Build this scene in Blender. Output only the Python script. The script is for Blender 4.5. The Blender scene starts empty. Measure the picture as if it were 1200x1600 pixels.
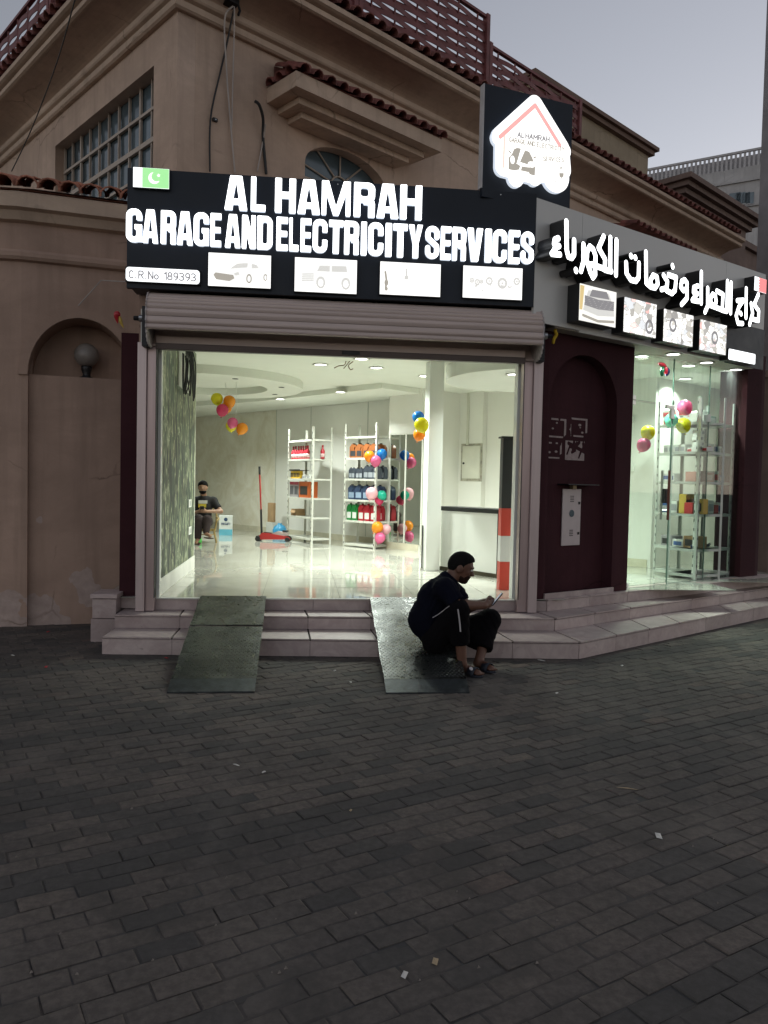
import bpy, math, random
import numpy as np
from mathutils import Vector, Matrix

random.seed(7)
sc = bpy.context.scene
COL = sc.collection
RAD = math.radians

# ------------------------------------------------------------------ camera
F_PX, YAW, PITCH, ROLL = 1200.0, RAD(6.2), RAD(-2.2), RAD(1.25)
EYE = np.array([0.0, 0.0, 1.62])
FWD = np.array([math.sin(YAW) * math.cos(PITCH), math.cos(YAW) * math.cos(PITCH), math.sin(PITCH)])
_r0 = np.array([math.cos(YAW), -math.sin(YAW), 0.0])
_u0 = np.cross(_r0, FWD)
RGT = _r0 * math.cos(ROLL) + _u0 * math.sin(ROLL)
UPV = -_r0 * math.sin(ROLL) + _u0 * math.cos(ROLL)
cam_data = bpy.data.cameras.new('camera')
cam = bpy.data.objects.new('camera', cam_data)
COL.objects.link(cam)
cam_data.sensor_fit = 'HORIZONTAL'
cam_data.sensor_width = 36.0
cam_data.lens = 36.0 * F_PX / 1200.0
cam_data.clip_start = 0.05
cam_data.clip_end = 2000
_m = Matrix.Identity(4)
for i in range(3):
    _m[i][0] = RGT[i]; _m[i][1] = UPV[i]; _m[i][2] = -FWD[i]; _m[i][3] = EYE[i]
cam.matrix_world = _m
sc.camera = cam

# ------------------------------------------------------------------ world, sun, exposure
SUN_EL, SUN_ROT = RAD(6), RAD(50)      # low, ahead and to the right, behind the houses
world = bpy.data.worlds.new('World')
sc.world = world
world.use_nodes = True
_nt = world.node_tree
_bg = _nt.nodes['Background']
_sky = _nt.nodes.new('ShaderNodeTexSky')
_sky.sky_type = 'NISHITA'
_sky.sun_disc = False
_sky.sun_elevation = SUN_EL
_sky.sun_rotation = SUN_ROT
_sky.air_density = 1.0
_sky.dust_density = 0.2
_sky.ozone_density = 1.0
_hs = _nt.nodes.new('ShaderNodeHueSaturation')
_hs.inputs['Saturation'].default_value = 0.38
_nt.links.new(_sky.outputs[0], _hs.inputs['Color'])
_tn = _nt.nodes.new('ShaderNodeMix'); _tn.data_type = 'RGBA'; _tn.blend_type = 'MULTIPLY'; _tn.inputs[0].default_value = 1.0; _tn.inputs[7].default_value = (1.04, 0.985, 1.03, 1)
_nt.links.new(_hs.outputs[0], _tn.inputs[6]); _nt.links.new(_tn.outputs[2], _bg.inputs['Color'])
_bg.inputs['Strength'].default_value = 0.15
sun_data = bpy.data.lights.new('sun', 'SUN')
sun_data.energy = 0.05
sun_data.angle = RAD(20)
sun_data.color = (1.0, 0.93, 0.88)
sun = bpy.data.objects.new('sun', sun_data)
COL.objects.link(sun)
sun.rotation_euler = Vector((math.sin(SUN_ROT) * math.cos(SUN_EL), math.cos(SUN_ROT) * math.cos(SUN_EL), math.sin(SUN_EL))).to_track_quat('Z', 'Y').to_euler()
sc.view_settings.view_transform = 'Standard'
sc.view_settings.look = 'None'
sc.view_settings.gamma = 1.0
sc.view_settings.exposure = 0.4
sc.view_settings.use_curve_mapping = False
sc.render.engine = 'CYCLES'
sc.cycles.use_denoising = True
sc.cycles.max_bounces = 8
sc.cycles.transparent_max_bounces = 12
sc.cycles.sample_clamp_indirect = 4.0
sc.cycles.caustics_reflective = False
sc.cycles.caustics_refractive = False

# ------------------------------------------------------------------ where a line of sight meets a plane (used to measure the place)
def ray(x, y):
    return FWD * F_PX + RGT * (x - 600.0) - UPV * (y - 800.0)
def onz(x, y, z):
    d = ray(x, y); return EYE + (z - EYE[2]) / d[2] * d
def ony(x, y, Y):
    d = ray(x, y); return EYE + (Y - EYE[1]) / d[1] * d
class Frame:
    """a vertical plane: s runs along it, d goes into the building, z is up"""
    def __init__(self, ox, oy, deg):
        self.o = np.array([ox, oy, 0.0]); self.a = RAD(deg)
        self.u = np.array([math.cos(self.a), math.sin(self.a), 0.0])
        self.n = np.array([-math.sin(self.a), math.cos(self.a), 0.0])
    def pix(self, x, y, d=0.0):
        r = ray(x, y); p0 = self.o + self.n * d
        p = EYE + ((p0 - EYE) @ self.n) / (r @ self.n) * r
        return float((p - self.o) @ self.u), float(p[2])
    def w(self, s, d=0.0, z=0.0):
        p = self.o + self.u * s + self.n * d; return (float(p[0]), float(p[1]), float(z))

# ------------------------------------------------------------------ scene helpers
def tag(o, label=None, cat=None, group=None, kind=None):
    if label: o['label'] = label
    if cat: o['category'] = cat
    if group: o['group'] = group
    if kind: o['kind'] = kind
    return o
def empty(name, loc=(0, 0, 0), rz=0.0, label=None, cat=None, group=None, kind=None):
    o = bpy.data.objects.new(name, None); COL.objects.link(o)
    o.empty_display_size = 0.1
    o.location = loc; o.rotation_euler = (0, 0, rz)
    return tag(o, label, cat, group, kind)
def link(name, me, mat, parent=None, loc=(0, 0, 0), rot=(0, 0, 0)):
    o = bpy.data.objects.new(name, me); COL.objects.link(o)
    if mat is not None and len(me.materials) == 0: me.materials.append(mat)
    if parent is not None: o.parent = parent
    o.location = loc; o.rotation_euler = rot
    return o
def copy_tree(o, parent=None):
    c = o.copy(); COL.objects.link(c); c.parent = parent
    for ch in list(o.children): copy_tree(ch, c)
    return c

class MB:
    def __init__(self): self.v = []; self.f = []
    def add(self, vs, fs):
        b = len(self.v); self.v += [tuple(map(float, p)) for p in vs]; self.f += [tuple(i + b for i in q) for q in fs]; return self
    def box(self, x0, x1, y0, y1, z0, z1):
        return self.add([(x0,y0,z0),(x1,y0,z0),(x1,y1,z0),(x0,y1,z0),(x0,y0,z1),(x1,y0,z1),(x1,y1,z1),(x0,y1,z1)],
                 [(0,3,2,1),(4,5,6,7),(0,1,5,4),(1,2,6,5),(2,3,7,6),(3,0,4,7)])
    def prism(self, poly, a0, a1, axis='y'):
        """poly extruded along an axis: y -> poly is (x,z); z -> poly is (x,y); x -> poly is (y,z)"""
        n = len(poly)
        def pt(p, a):
            return (p[0], a, p[1]) if axis == 'y' else ((p[0], p[1], a) if axis == 'z' else (a, p[0], p[1]))
        vs = [pt(p, a0) for p in poly] + [pt(p, a1) for p in poly]
        fs = [tuple(range(n))[::-1], tuple(range(n, 2 * n))] + [(i, (i + 1) % n, n + (i + 1) % n, n + i) for i in range(n)]
        area = sum(poly[i][0] * poly[(i+1) % n][1] - poly[(i+1) % n][0] * poly[i][1] for i in range(n))
        flip = (area < 0) != (axis == 'y')
        if flip: fs = [q[::-1] for q in fs]
        return self.add(vs, fs)
    def tube(self, pts, r, n=8, closed=False):
        pts = [Vector(p) for p in pts]; m = len(pts)
        rs = r if isinstance(r, (list, tuple)) else [r] * m
        vs = []; fs = []; up = None
        for i, p in enumerate(pts):
            if closed: t = (pts[(i + 1) % m] - pts[i - 1])
            else: t = (pts[min(i + 1, m - 1)] - pts[max(i - 1, 0)])
            t.normalize()
            if up is None: up = Vector((0, 0, 1)) if abs(t.z) < 0.9 else Vector((0, 1, 0))
            a = t.cross(up); a.normalize(); b = a.cross(t); b.normalize(); up = b
            for k in range(n):
                an = 2 * math.pi * k / n
                vs.append(p + (a * math.cos(an) + b * math.sin(an)) * rs[i])
        last = m if closed else m - 1
        for i in range(last):
            for k in range(n):
                j = (i + 1) % m
                fs.append((i * n + k, j * n + k, j * n + (k + 1) % n, i * n + (k + 1) % n)[::-1])
        if not closed:
            fs.append(tuple(range(n))[::-1][::-1]); fs.append(tuple((m - 1) * n + k for k in range(n))[::-1])
        return self.add(vs, fs)
    def lathe(self, prof, c=(0, 0, 0), n=16, sx=1.0, sy=1.0):
        vs = []; fs = []; m = len(prof)
        for r, z in prof:
            for k in range(n):
                a = 2 * math.pi * k / n
                vs.append((c[0] + r * sx * math.cos(a), c[1] + r * sy * math.sin(a), c[2] + z))
        for i in range(m - 1):
            for k in range(n):
                fs.append((i * n + k, i * n + (k + 1) % n, (i + 1) * n + (k + 1) % n, (i + 1) * n + k))
        fs.append(tuple(range(n))[::-1]); fs.append(tuple((m - 1) * n + k for k in range(n)))
        return self.add(vs, fs)
    def mesh(self, name, smooth=False):
        me = bpy.data.meshes.new(name); me.from_pydata(self.v, [], self.f); me.update()
        if smooth:
            for p in me.polygons: p.use_smooth = True
        return me
    def build(self, name, mat, parent=None, smooth=False, bevel=0.0, loc=(0, 0, 0), rot=(0, 0, 0), seg=2):
        o = link(name, self.mesh(name, smooth), mat, parent, loc, rot)
        if bevel:
            b = o.modifiers.new('bevel', 'BEVEL'); b.width = bevel; b.segments = seg; b.limit_method = 'ANGLE'; b.angle_limit = RAD(40)
        return o
def box(name, mat, x0, x1, y0, y1, z0, z1, parent=None, bevel=0.0, **k):
    return MB().box(x0, x1, y0, y1, z0, z1).build(name, mat, parent, bevel=bevel, **k)
def arc(cx, cz, rx, rz, a0, a1, n):
    return [(cx + rx * math.cos(RAD(a0 + (a1 - a0) * i / n)), cz + rz * math.sin(RAD(a0 + (a1 - a0) * i / n))) for i in range(n + 1)]

# ------------------------------------------------------------------ 2-D shapes: signed distances -> outlines -> solid meshes
class S2:
    def __init__(self, f): self.f = f
    def __or__(self, o): return S2(lambda x, y: np.minimum(self.f(x, y), o.f(x, y)))
    def __sub__(self, o): return S2(lambda x, y: np.maximum(self.f(x, y), -o.f(x, y)))
    def __and__(self, o): return S2(lambda x, y: np.maximum(self.f(x, y), o.f(x, y)))
    def grow(self, r): return S2(lambda x, y: self.f(x, y) - r)
def rrect(x0, x1, y0, y1, r=0.0):
    cx, cy, hx, hy = (x0 + x1) / 2, (y0 + y1) / 2, (x1 - x0) / 2 - r, (y1 - y0) / 2 - r
    def f(x, y):
        qx = np.abs(x - cx) - hx; qy = np.abs(y - cy) - hy
        return np.hypot(np.maximum(qx, 0), np.maximum(qy, 0)) + np.minimum(np.maximum(qx, qy), 0) - r
    return S2(f)
def ell(cx, cy, rx, ry):
    def f(x, y):
        k0 = np.hypot((x - cx) / rx, (y - cy) / ry); k1 = np.hypot((x - cx) / rx ** 2, (y - cy) / ry ** 2) + 1e-9
        return k0 * (k0 - 1) / k1
    return S2(f)
def stroke(pts, w, flat=False):
    pts = [np.array(p, float) for p in pts]
    def f(x, y):
        d = np.full(np.shape(x), 1e9)
        for a, b in zip(pts[:-1], pts[1:]):
            e = b - a; L2 = float(e @ e) + 1e-12
            t = ((x - a[0]) * e[0] + (y - a[1]) * e[1]) / L2
            tc = np.clip(t, 0, 1)
            d = np.minimum(d, np.hypot(x - a[0] - tc * e[0], y - a[1] - tc * e[1]))
        return d - w
    return S2(f)
def poly2(pts):
    P = [np.array(p, float) for p in pts]
    def f(x, y):
        d = np.full(np.shape(x), 1e9); ins = np.zeros(np.shape(x), bool)
        for i in range(len(P)):
            a, b = P[i], P[(i + 1) % len(P)]; e = b - a
            t = np.clip(((x - a[0]) * e[0] + (y - a[1]) * e[1]) / (float(e @ e) + 1e-12), 0, 1)
            d = np.minimum(d, np.hypot(x - a[0] - t * e[0], y - a[1] - t * e[1]))
            c = ((a[1] <= y) != (b[1] <= y))
            with np.errstate(divide='ignore', invalid='ignore'):
                xi = a[0] + (y - a[1]) * e[0] / (e[1] if e[1] != 0 else 1e-12)
            ins ^= c & (x < xi)
        return np.where(ins, -d, d)
    return S2(f)
def contours(s, x0, x1, y0, y1, h):
    nx = max(4, int((x1 - x0) / h) + 2); ny = max(4, int((y1 - y0) / h) + 2)
    gx = x0 - h + np.arange(nx + 2) * h; gy = y0 - h + np.arange(ny + 2) * h
    X, Y = np.meshgrid(gx, gy, indexing='ij'); D = s.f(X, Y)
    D = np.where(np.abs(D) < 1e-9, 1e-9, D)
    D[0, :] = D[-1, :] = h; D[:, 0] = D[:, -1] = h
    I = D < 0
    code = I[:-1, :-1] * 1 + I[1:, :-1] * 2 + I[1:, 1:] * 4 + I[:-1, 1:] * 8
    nxt = {}
    TAB = {1: [(3, 0)], 2: [(0, 1)], 3: [(3, 1)], 4: [(1, 2)], 5: [(3, 2), (1, 0)], 6: [(0, 2)], 7: [(3, 2)], 8: [(2, 3)], 9: [(2, 0)],
           10: [(0, 3), (2, 1)], 11: [(2, 1)], 12: [(1, 3)], 13: [(1, 0)], 14: [(0, 3)]}
    def key(i, j, e):
        return [('h', i, j), ('v', i + 1, j), ('h', i, j + 1), ('v', i, j)][e]
    for i, j in zip(*np.nonzero((code > 0) & (code < 15))):
        for a, b in TAB[int(code[i, j])]: nxt[key(i, j, b)] = key(i, j, a)
    def pos(k):
        t, i, j = k
        if t == 'h':
            a, b = D[i, j], D[i + 1, j]; return (gx[i] + h * a / (a - b), gy[j])
        a, b = D[i, j], D[i, j + 1]; return (gx[i], gy[j] + h * a / (a - b))
    out = []
    while nxt:
        k0 = next(iter(nxt)); k = k0; loop = []
        while k in nxt:
            n_ = nxt.pop(k); loop.append(pos(k)); k = n_
        if len(loop) > 3: out.append(simplify(loop, h * 0.12))
    return [c for c in out if len(c) > 2]
def simplify(P, tol):
    P = [np.array(p) for p in P]
    def rdp(a, b):
        if b <= a + 1: return []
        e = P[b % len(P)] - P[a]; L = math.hypot(*e) + 1e-12
        best, bi = -1, -1
        for i in range(a + 1, b):
            q = P[i] - P[a]; d = abs(e[0] * q[1] - e[1] * q[0]) / L if L > 1e-9 else math.hypot(*q)
            if d > best: best, bi = d, i
        if best < tol: return []
        return rdp(a, bi) + [bi] + rdp(bi, b)
    n = len(P); far = max(range(n), key=lambda i: float(np.hypot(*(P[i] - P[0]))))
    idx = [0] + rdp(0, far) + [far] + rdp(far, n)
    return [tuple(P[i]) for i in idx]
def solid(name, loops, depth, y=0.0):
    """closed outlines in (x,z) -> a solid `depth` thick whose front lies at local y"""
    cu = bpy.data.curves.new(name, 'CURVE'); cu.dimensions = '2D'; cu.fill_mode = 'BOTH'; cu.extrude = depth / 2
    for lp in loops:
        sp = cu.splines.new('POLY'); sp.points.add(len(lp) - 1)
        for q, p in zip(sp.points, lp): q.co = (p[0], p[1], 0, 1)
        sp.use_cyclic_u = True
    o = bpy.data.objects.new(name, cu); COL.objects.link(o)
    me = bpy.data.meshes.new_from_object(o)
    bpy.data.objects.remove(o); bpy.data.curves.remove(cu)
    n = len(me.vertices); co = np.empty(n * 3); me.vertices.foreach_get('co', co); co = co.reshape(-1, 3)
    co = np.stack([co[:, 0], -co[:, 2] + depth / 2 + y, co[:, 1]], 1)
    me.vertices.foreach_set('co', co.ravel()); me.update(); me.name = name
    return me
def shape(name, s, bb, h, depth, mat, parent, y=0.0, side=None, loc=(0, 0, 0)):
    me = solid(name, contours(s, bb[0], bb[1], bb[2], bb[3], h), depth, y)
    me.materials.clear(); me.materials.append(mat)
    if side is not None:
        me.materials.append(side)
        for p in me.polygons: p.material_index = 0 if p.normal.y < -0.9 else 1
    return link(name, me, None, parent, loc)
def plate(name, loops, depth, mat, parent, y=0.0, loc=(0, 0, 0), rot=(0, 0, 0)):
    return link(name, solid(name, loops, depth, y), mat, parent, loc, rot)

# ------------------------------------------------------------------ organic bodies: blended distance fields -> one closed surface
def surface_nets(fn, lo, hi, h):
    lo = np.array(lo, float); n = (np.ceil((np.array(hi) - lo) / h)).astype(int) + 1
    ax = [lo[i] + h * np.arange(n[i]) for i in range(3)]
    G = np.stack(np.meshgrid(*ax, indexing='ij'), -1)
    D = fn(G.reshape(-1, 3)).reshape(n)
    I = D < 0
    cs = tuple(n - 1)
    cnt = np.zeros(cs); acc = np.zeros(cs + (3,))
    def sl(o): return tuple(slice(o[i], o[i] + cs[i]) for i in range(3))
    offs = [(a, b, c) for a in (0, 1) for b in (0, 1) for c in (0, 1)]
    for o in offs:
        for k in range(3):
            if o[k] == 1: continue
            q = list(o); q[k] = 1
            da, db = D[sl(o)], D[sl(q)]; m = (da < 0) != (db < 0)
            t = np.where(m, da / np.where(m, da - db, 1), 0)
            for i in range(3): acc[..., i] += np.where(m, o[i] + (t if i == k else 0), 0)
            cnt += m
    act = cnt > 0
    idx = -np.ones(cs, int); idx[act] = np.arange(act.sum())
    base = np.argwhere(act)
    V = lo + h * (base + acc[act] / cnt[act][:, None])
    faces = []
    for k in range(3):
        a, b = [(1, 2), (2, 0), (0, 1)][k]
        sA = [slice(0, None)] * 3; sB = [slice(0, None)] * 3
        sA[k] = slice(0, n[k] - 1); sB[k] = slice(1, n[k])
        m = I[tuple(sA)] != I[tuple(sB)]
        pts = np.argwhere(m)
        ok = (pts[:, a] > 0) & (pts[:, b] > 0) & (pts[:, a] < cs[a]) & (pts[:, b] < cs[b])
        pts = pts[ok]
        neg = I[tuple(sA)][tuple(pts.T)]
        def cell(da, db):
            q = pts.copy(); q[:, a] -= da; q[:, b] -= db; return idx[tuple(q.T)]
        q = np.stack([cell(1, 1), cell(0, 1), cell(0, 0), cell(1, 0)], 1)
        q[~neg] = q[~neg][:, ::-1]
        faces.append(q)
    return V, np.concatenate(faces)
def field(prims, k):
    def fn(P):
        d = np.full(len(P), 1e3)
        for pr in prims:
            if pr[0] == 'c':
                a, b, ra, rb = np.array(pr[1], float), np.array(pr[2], float), pr[3], pr[4]
                e = b - a; t = np.clip((P - a) @ e / (float(e @ e) + 1e-12), 0, 1)
                q = np.sqrt(((P - a - t[:, None] * e) ** 2).sum(1)) - (ra + (rb - ra) * t)
            else:
                c = np.array(pr[1], float); r = np.array(pr[2], float)
                L = P - c
                if len(pr) > 3: L = L @ np.array(pr[3])
                k0 = np.sqrt(((L / r) ** 2).sum(1)); k1 = np.sqrt(((L / r ** 2) ** 2).sum(1)) + 1e-9
                q = k0 * (k0 - 1) / k1
            kk = pr[-1] if (pr[0] == 'c' and len(pr) > 5) else k
            hh = np.clip(0.5 + 0.5 * (d - q) / kk, 0, 1)
            d = d * (1 - hh) + q * hh - kk * hh * (1 - hh)
        return d
    return fn
def organic(name, prims, mat, parent, h=0.01, k=0.03, fn=None, pad=0.05, cut=None):
    pts = []
    for pr in prims:
        if pr[0] == 'c':
            for p, r in ((pr[1], pr[3]), (pr[2], pr[4])): pts += [np.array(p) - r, np.array(p) + r]
        else: pts += [np.array(pr[1]) - max(pr[2]), np.array(pr[1]) + max(pr[2])]
    lo = np.min(pts, 0) - pad; hi = np.max(pts, 0) + pad
    f0 = fn or field(prims, k)
    f = f0 if cut is None else (lambda P: np.maximum(f0(P), cut(P)))
    V, Fc = surface_nets(f, lo, hi, h)
    me = bpy.data.meshes.new(name)
    me.from_pydata(V.tolist(), [], Fc.tolist()); me.update()
    me.polygons.foreach_set('use_smooth', [True] * len(me.polygons))
    return link(name, me, mat, parent)

# ------------------------------------------------------------------ procedural materials
MATS = {}
def _new(name):
    m = bpy.data.materials.new(name); m.use_nodes = True
    nt = m.node_tree; b = nt.nodes['Principled BSDF']
    return m, nt, b
def _pos(nt, scale=(1, 1, 1), obj=False):
    if obj:
        g = nt.nodes.new('ShaderNodeTexCoord'); out = g.outputs['Object']
    else:
        g = nt.nodes.new('ShaderNodeNewGeometry'); out = g.outputs['Position']
    mp = nt.nodes.new('ShaderNodeMapping'); mp.inputs['Scale'].default_value = scale
    nt.links.new(out, mp.inputs['Vector']); return mp.outputs[0]
def _noise(nt, vec, scale, detail=6, rough=0.6, dist=0.0):
    n = nt.nodes.new('ShaderNodeTexNoise'); n.inputs['Scale'].default_value = scale
    n.inputs['Detail'].default_value = detail; n.inputs['Roughness'].default_value = rough; n.inputs['Distortion'].default_value = dist
    nt.links.new(vec, n.inputs['Vector']); return n.outputs[0]
def _ramp(nt, fac, stops):
    r = nt.nodes.new('ShaderNodeValToRGB'); nt.links.new(fac, r.inputs[0])
    e = r.color_ramp.elements
    while len(e) < len(stops): e.new(0.5)
    for q, (p, c) in zip(e, stops):
        q.position = p; q.color = (c, c, c, 1) if isinstance(c, (int, float)) else tuple(c) + (1,)
    return r.outputs[0]
def _mix(nt, fac, a, b, mode='MIX'):
    m = nt.nodes.new('ShaderNodeMix'); m.data_type = 'RGBA'; m.blend_type = mode
    for inp, v in ((0, fac), (6, a), (7, b)):
        if isinstance(v, (int, float)): m.inputs[inp].default_value = v
        elif isinstance(v, tuple): m.inputs[inp].default_value = v + (1,) if len(v) == 3 else v
        else: nt.links.new(v, m.inputs[inp])
    return m.outputs[2]
def _bump(nt, b, h, strength, dist):
    bp = nt.nodes.new('ShaderNodeBump'); bp.inputs['Strength'].default_value = strength; bp.inputs['Distance'].default_value = dist
    nt.links.new(h, bp.inputs['Height']); nt.links.new(bp.outputs[0], b.inputs['Normal'])
def pm(name, c, rough=0.6, metal=0.0, var=0.15, scale=3.0, bump=0.0, bscale=80.0, spec=0.5, obj=False, rvar=0.0, stretch=(1, 1, 1)):
    if name in MATS: return MATS[name]
    m, nt, b = _new(name)
    v = _pos(nt, stretch, obj)
    n = _noise(nt, v, scale)
    lo = tuple(max(0, x * (1 - var)) for x in c); hi = tuple(min(1, x * (1 + var)) for x in c)
    nt.links.new(_ramp(nt, n, [(0.3, lo), (0.7, hi)]), b.inputs['Base Color'])
    b.inputs['Roughness'].default_value = rough; b.inputs['Metallic'].default_value = metal
    b.inputs['Specular IOR Level'].default_value = spec
    if rvar:
        n3 = _noise(nt, v, scale * 4)
        nt.links.new(_ramp(nt, n3, [(0.3, max(0.02, rough - rvar)), (0.7, min(1, rough + rvar))]), b.inputs['Roughness'])
    if bump:
        n2 = _noise(nt, v, bscale, 4); _bump(nt, b, n2, 0.6, bump)
    MATS[name] = m; return m
def em(name, c, strength, var=0.0):
    if name in MATS: return MATS[name]
    m, nt, b = _new(name)
    b.inputs['Base Color'].default_value = tuple(x * 0.8 for x in c) + (1,)
    b.inputs['Emission Color'].default_value = tuple(c) + (1,)
    b.inputs['Emission Strength'].default_value = strength * 0.78
    if var:
        n = _noise(nt, _pos(nt), 9.0)
        nt.links.new(_ramp(nt, n, [(0.3, tuple(x * (1 - var) for x in c)), (0.7, tuple(c))]), b.inputs['Emission Color'])
    MATS[name] = m; return m

def stucco(name, c, peel=None, fine=1.0):
    """painted render: trowel unevenness, rain streaks, soot, optional peeled-off patches near the base"""
    m, nt, b = _new(name)
    v = _pos(nt); vs = _pos(nt, (3.0, 3.0, 0.25))
    n1 = _noise(nt, v, 0.9, 5); n2 = _noise(nt, vs, 2.2, 6); n3 = _noise(nt, v, 14, 5)
    base = _mix(nt, _ramp(nt, n1, [(0.35, 0.0), (0.7, 1.0)]), tuple(x * 0.86 for x in c), tuple(x * 1.08 for x in c))
    streak = _mix(nt, _ramp(nt, n2, [(0.48, 0.0), (0.75, 0.45)]), base, tuple(x * 0.5 for x in c))
    spots = _mix(nt, _ramp(nt, n3, [(0.62, 0.0), (0.75, 0.25)]), streak, tuple(x * 0.7 for x in c))
    colr = spots
    if peel:
        sep = nt.nodes.new('ShaderNodeSeparateXYZ'); g = nt.nodes.new('ShaderNodeNewGeometry')
        nt.links.new(g.outputs['Position'], sep.inputs[0])
        pn = _noise(nt, v, 3.2, 3, 0.45)
        zr = nt.nodes.new('ShaderNodeMapRange'); zr.inputs[1].default_value = peel[0]; zr.inputs[2].default_value = peel[1]
        zr.inputs[3].default_value = 0.62; zr.inputs[4].default_value = 0.30
        nt.links.new(sep.outputs['Z'], zr.inputs[0])
        gt = nt.nodes.new('ShaderNodeMath'); gt.operation = 'LESS_THAN'
        nt.links.new(pn, gt.inputs[0])
        sub = nt.nodes.new('ShaderNodeMath'); sub.operation = 'SUBTRACT'; sub.inputs[1].default_value = 0.06
        nt.links.new(zr.outputs[0], sub.inputs[0]); nt.links.new(sub.outputs[0], gt.inputs[1])
        patch = _mix(nt, _ramp(nt, n3, [(0.3, 0.0), (0.7, 1.0)]), peel[2], tuple(x * 0.8 for x in peel[2]))
        colr = _mix(nt, gt.outputs[0], colr, patch)
    vo = nt.nodes.new('ShaderNodeTexVoronoi'); vo.feature = 'DISTANCE_TO_EDGE'; vo.inputs['Scale'].default_value = 0.9
    wv = nt.nodes.new('ShaderNodeTexNoise'); wv.inputs['Scale'].default_value = 3.0; wv.inputs['Detail'].default_value = 6; nt.links.new(v, wv.inputs['Vector'])
    wm_ = nt.nodes.new('ShaderNodeMix'); wm_.data_type = 'VECTOR'; wm_.inputs[0].default_value = 0.22; nt.links.new(v, wm_.inputs[4]); nt.links.new(wv.outputs[1], wm_.inputs[5]); nt.links.new(wm_.outputs[1], vo.inputs['Vector'])
    mu = nt.nodes.new('ShaderNodeMath'); mu.operation = 'MULTIPLY'; nt.links.new(_ramp(nt, vo.outputs['Distance'], [(0.002, 0.8), (0.009, 0.0)]), mu.inputs[0]); nt.links.new(_ramp(nt, n1, [(0.5, 0.0), (0.6, 1.0)]), mu.inputs[1])
    colr = _mix(nt, mu.outputs[0], colr, tuple(x * 0.35 for x in c))
    n6 = _noise(nt, _pos(nt, (0.5, 0.5, 0.9)), 1.4, 7, 0.68, 0.6)
    colr = _mix(nt, _ramp(nt, n6, [(0.42, 0.42), (0.58, 0.0)]), colr, tuple(x * 0.62 for x in c))
    nt.links.new(colr, b.inputs['Base Color'])
    b.inputs['Roughness'].default_value = 0.9; b.inputs['Specular IOR Level'].default_value = 0.2
    _bump(nt, b, _noise(nt, v, 55 * fine, 5), 0.5, 0.004)
    MATS[name] = m; return m

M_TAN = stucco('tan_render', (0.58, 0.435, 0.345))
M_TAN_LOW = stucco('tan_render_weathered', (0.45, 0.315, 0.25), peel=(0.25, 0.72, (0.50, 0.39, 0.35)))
M_TRIM = stucco('cream_trim', (0.60, 0.46, 0.36))
M_MAROON = stucco('maroon_paint', (0.055, 0.018, 0.023), fine=0.8)
M_BEIGE2 = stucco('pale_beige_render', (0.40, 0.33, 0.24))
M_WHITE_FAR = stucco('white_render', (0.50, 0.49, 0.49))
M_BROWN_FAR = stucco('brown_render', (0.22, 0.16, 0.14))
M_TILE_ROOF = pm('terracotta', (0.17, 0.055, 0.045), 0.8, var=0.5, scale=7, bump=0.004)
M_TILE_OLD = pm('terracotta_pale', (0.36, 0.15, 0.10), 0.85, var=0.5, scale=9, bump=0.004)  # lighter terracotta of the garden wall tiles
M_LATT = pm('red_brown_lattice', (0.17, 0.05, 0.05), 0.6, var=0.25, scale=5)
M_BLACK_ACP = pm('black_panel', (0.011, 0.016, 0.026), 0.42, var=0.3, scale=1.5, rvar=0.08, spec=0.3)
M_GREY_ACP = pm('grey_panel', (0.55, 0.54, 0.52), 0.40, 0.1, var=0.06, scale=0.8, rvar=0.05)
M_CREAM_ACP = pm('cream_panel', (0.42, 0.38, 0.33), 0.45, var=0.05)
M_LED = em('led_white', (0.95, 0.98, 1.0), 3.2)
M_SIDE_GLOW = em('side_glow', (0.80, 0.88, 1.0), 0.75)  # glow added to letter and logo sides to brighten the board behind
M_ACRYL = em('acrylic_back_lit', (0.42, 0.55, 0.72), 0.16)
M_BOXLIGHT = em('lightbox_white', (1.0, 0.99, 0.97), 1.15)
M_PLATELIGHT = em('lightbox_cool', (0.95, 0.98, 1.0), 1.4)
M_INK = em('lightbox_ink_grey', (0.62, 0.61, 0.58), 0.95)
M_INK2 = em('lightbox_ink_pale', (0.86, 0.86, 0.84), 1.0)
M_INK_DK = em('lightbox_ink_dark', (0.26, 0.25, 0.26), 0.8)
M_INK_BR = em('lightbox_ink_brown', (0.40, 0.37, 0.32), 0.85)
M_INK_RED = em('lightbox_ink_red', (1.0, 0.42, 0.40), 0.95)
M_INK_FRED = em('lightbox_flag_red', (0.95, 0.25, 0.25), 0.95)
M_INK_GREEN = em('lightbox_flag_green', (0.36, 0.78, 0.33), 0.95)
M_INK_YEL = em('lightbox_ink_ochre', (0.72, 0.55, 0.25), 0.85)
M_BLACK = pm('black_plastic', (0.012, 0.012, 0.013), 0.45, var=0.2)
M_BLACKMET = pm('black_steel', (0.025, 0.025, 0.028), 0.45, 0.6, var=0.3, scale=12)
M_SHUT = pm('shutter_bronze', (0.53, 0.43, 0.395), 0.42, 0.12, var=0.10, scale=2, stretch=(0.4, 1, 6), rvar=0.08)
M_SHUTEDGE = pm('shutter_edge_grime', (0.45, 0.40, 0.39), 0.5, 0.2, var=0.3, scale=20)
M_ALU = pm('aluminium_post', (0.52, 0.43, 0.43), 0.35, 0.45, var=0.08, scale=3, stretch=(6, 6, 0.4), rvar=0.06)
M_STEEL = pm('brushed_steel', (0.55, 0.55, 0.54), 0.28, 1.0, var=0.1, scale=8)
M_SOCK = pm('white_plastic', (0.75, 0.75, 0.70), 0.4, var=0.05)
M_WIN = pm('window_glass_dark', (0.075, 0.11, 0.13), 0.12, var=0.5, scale=0.8, spec=0.8)
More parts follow.
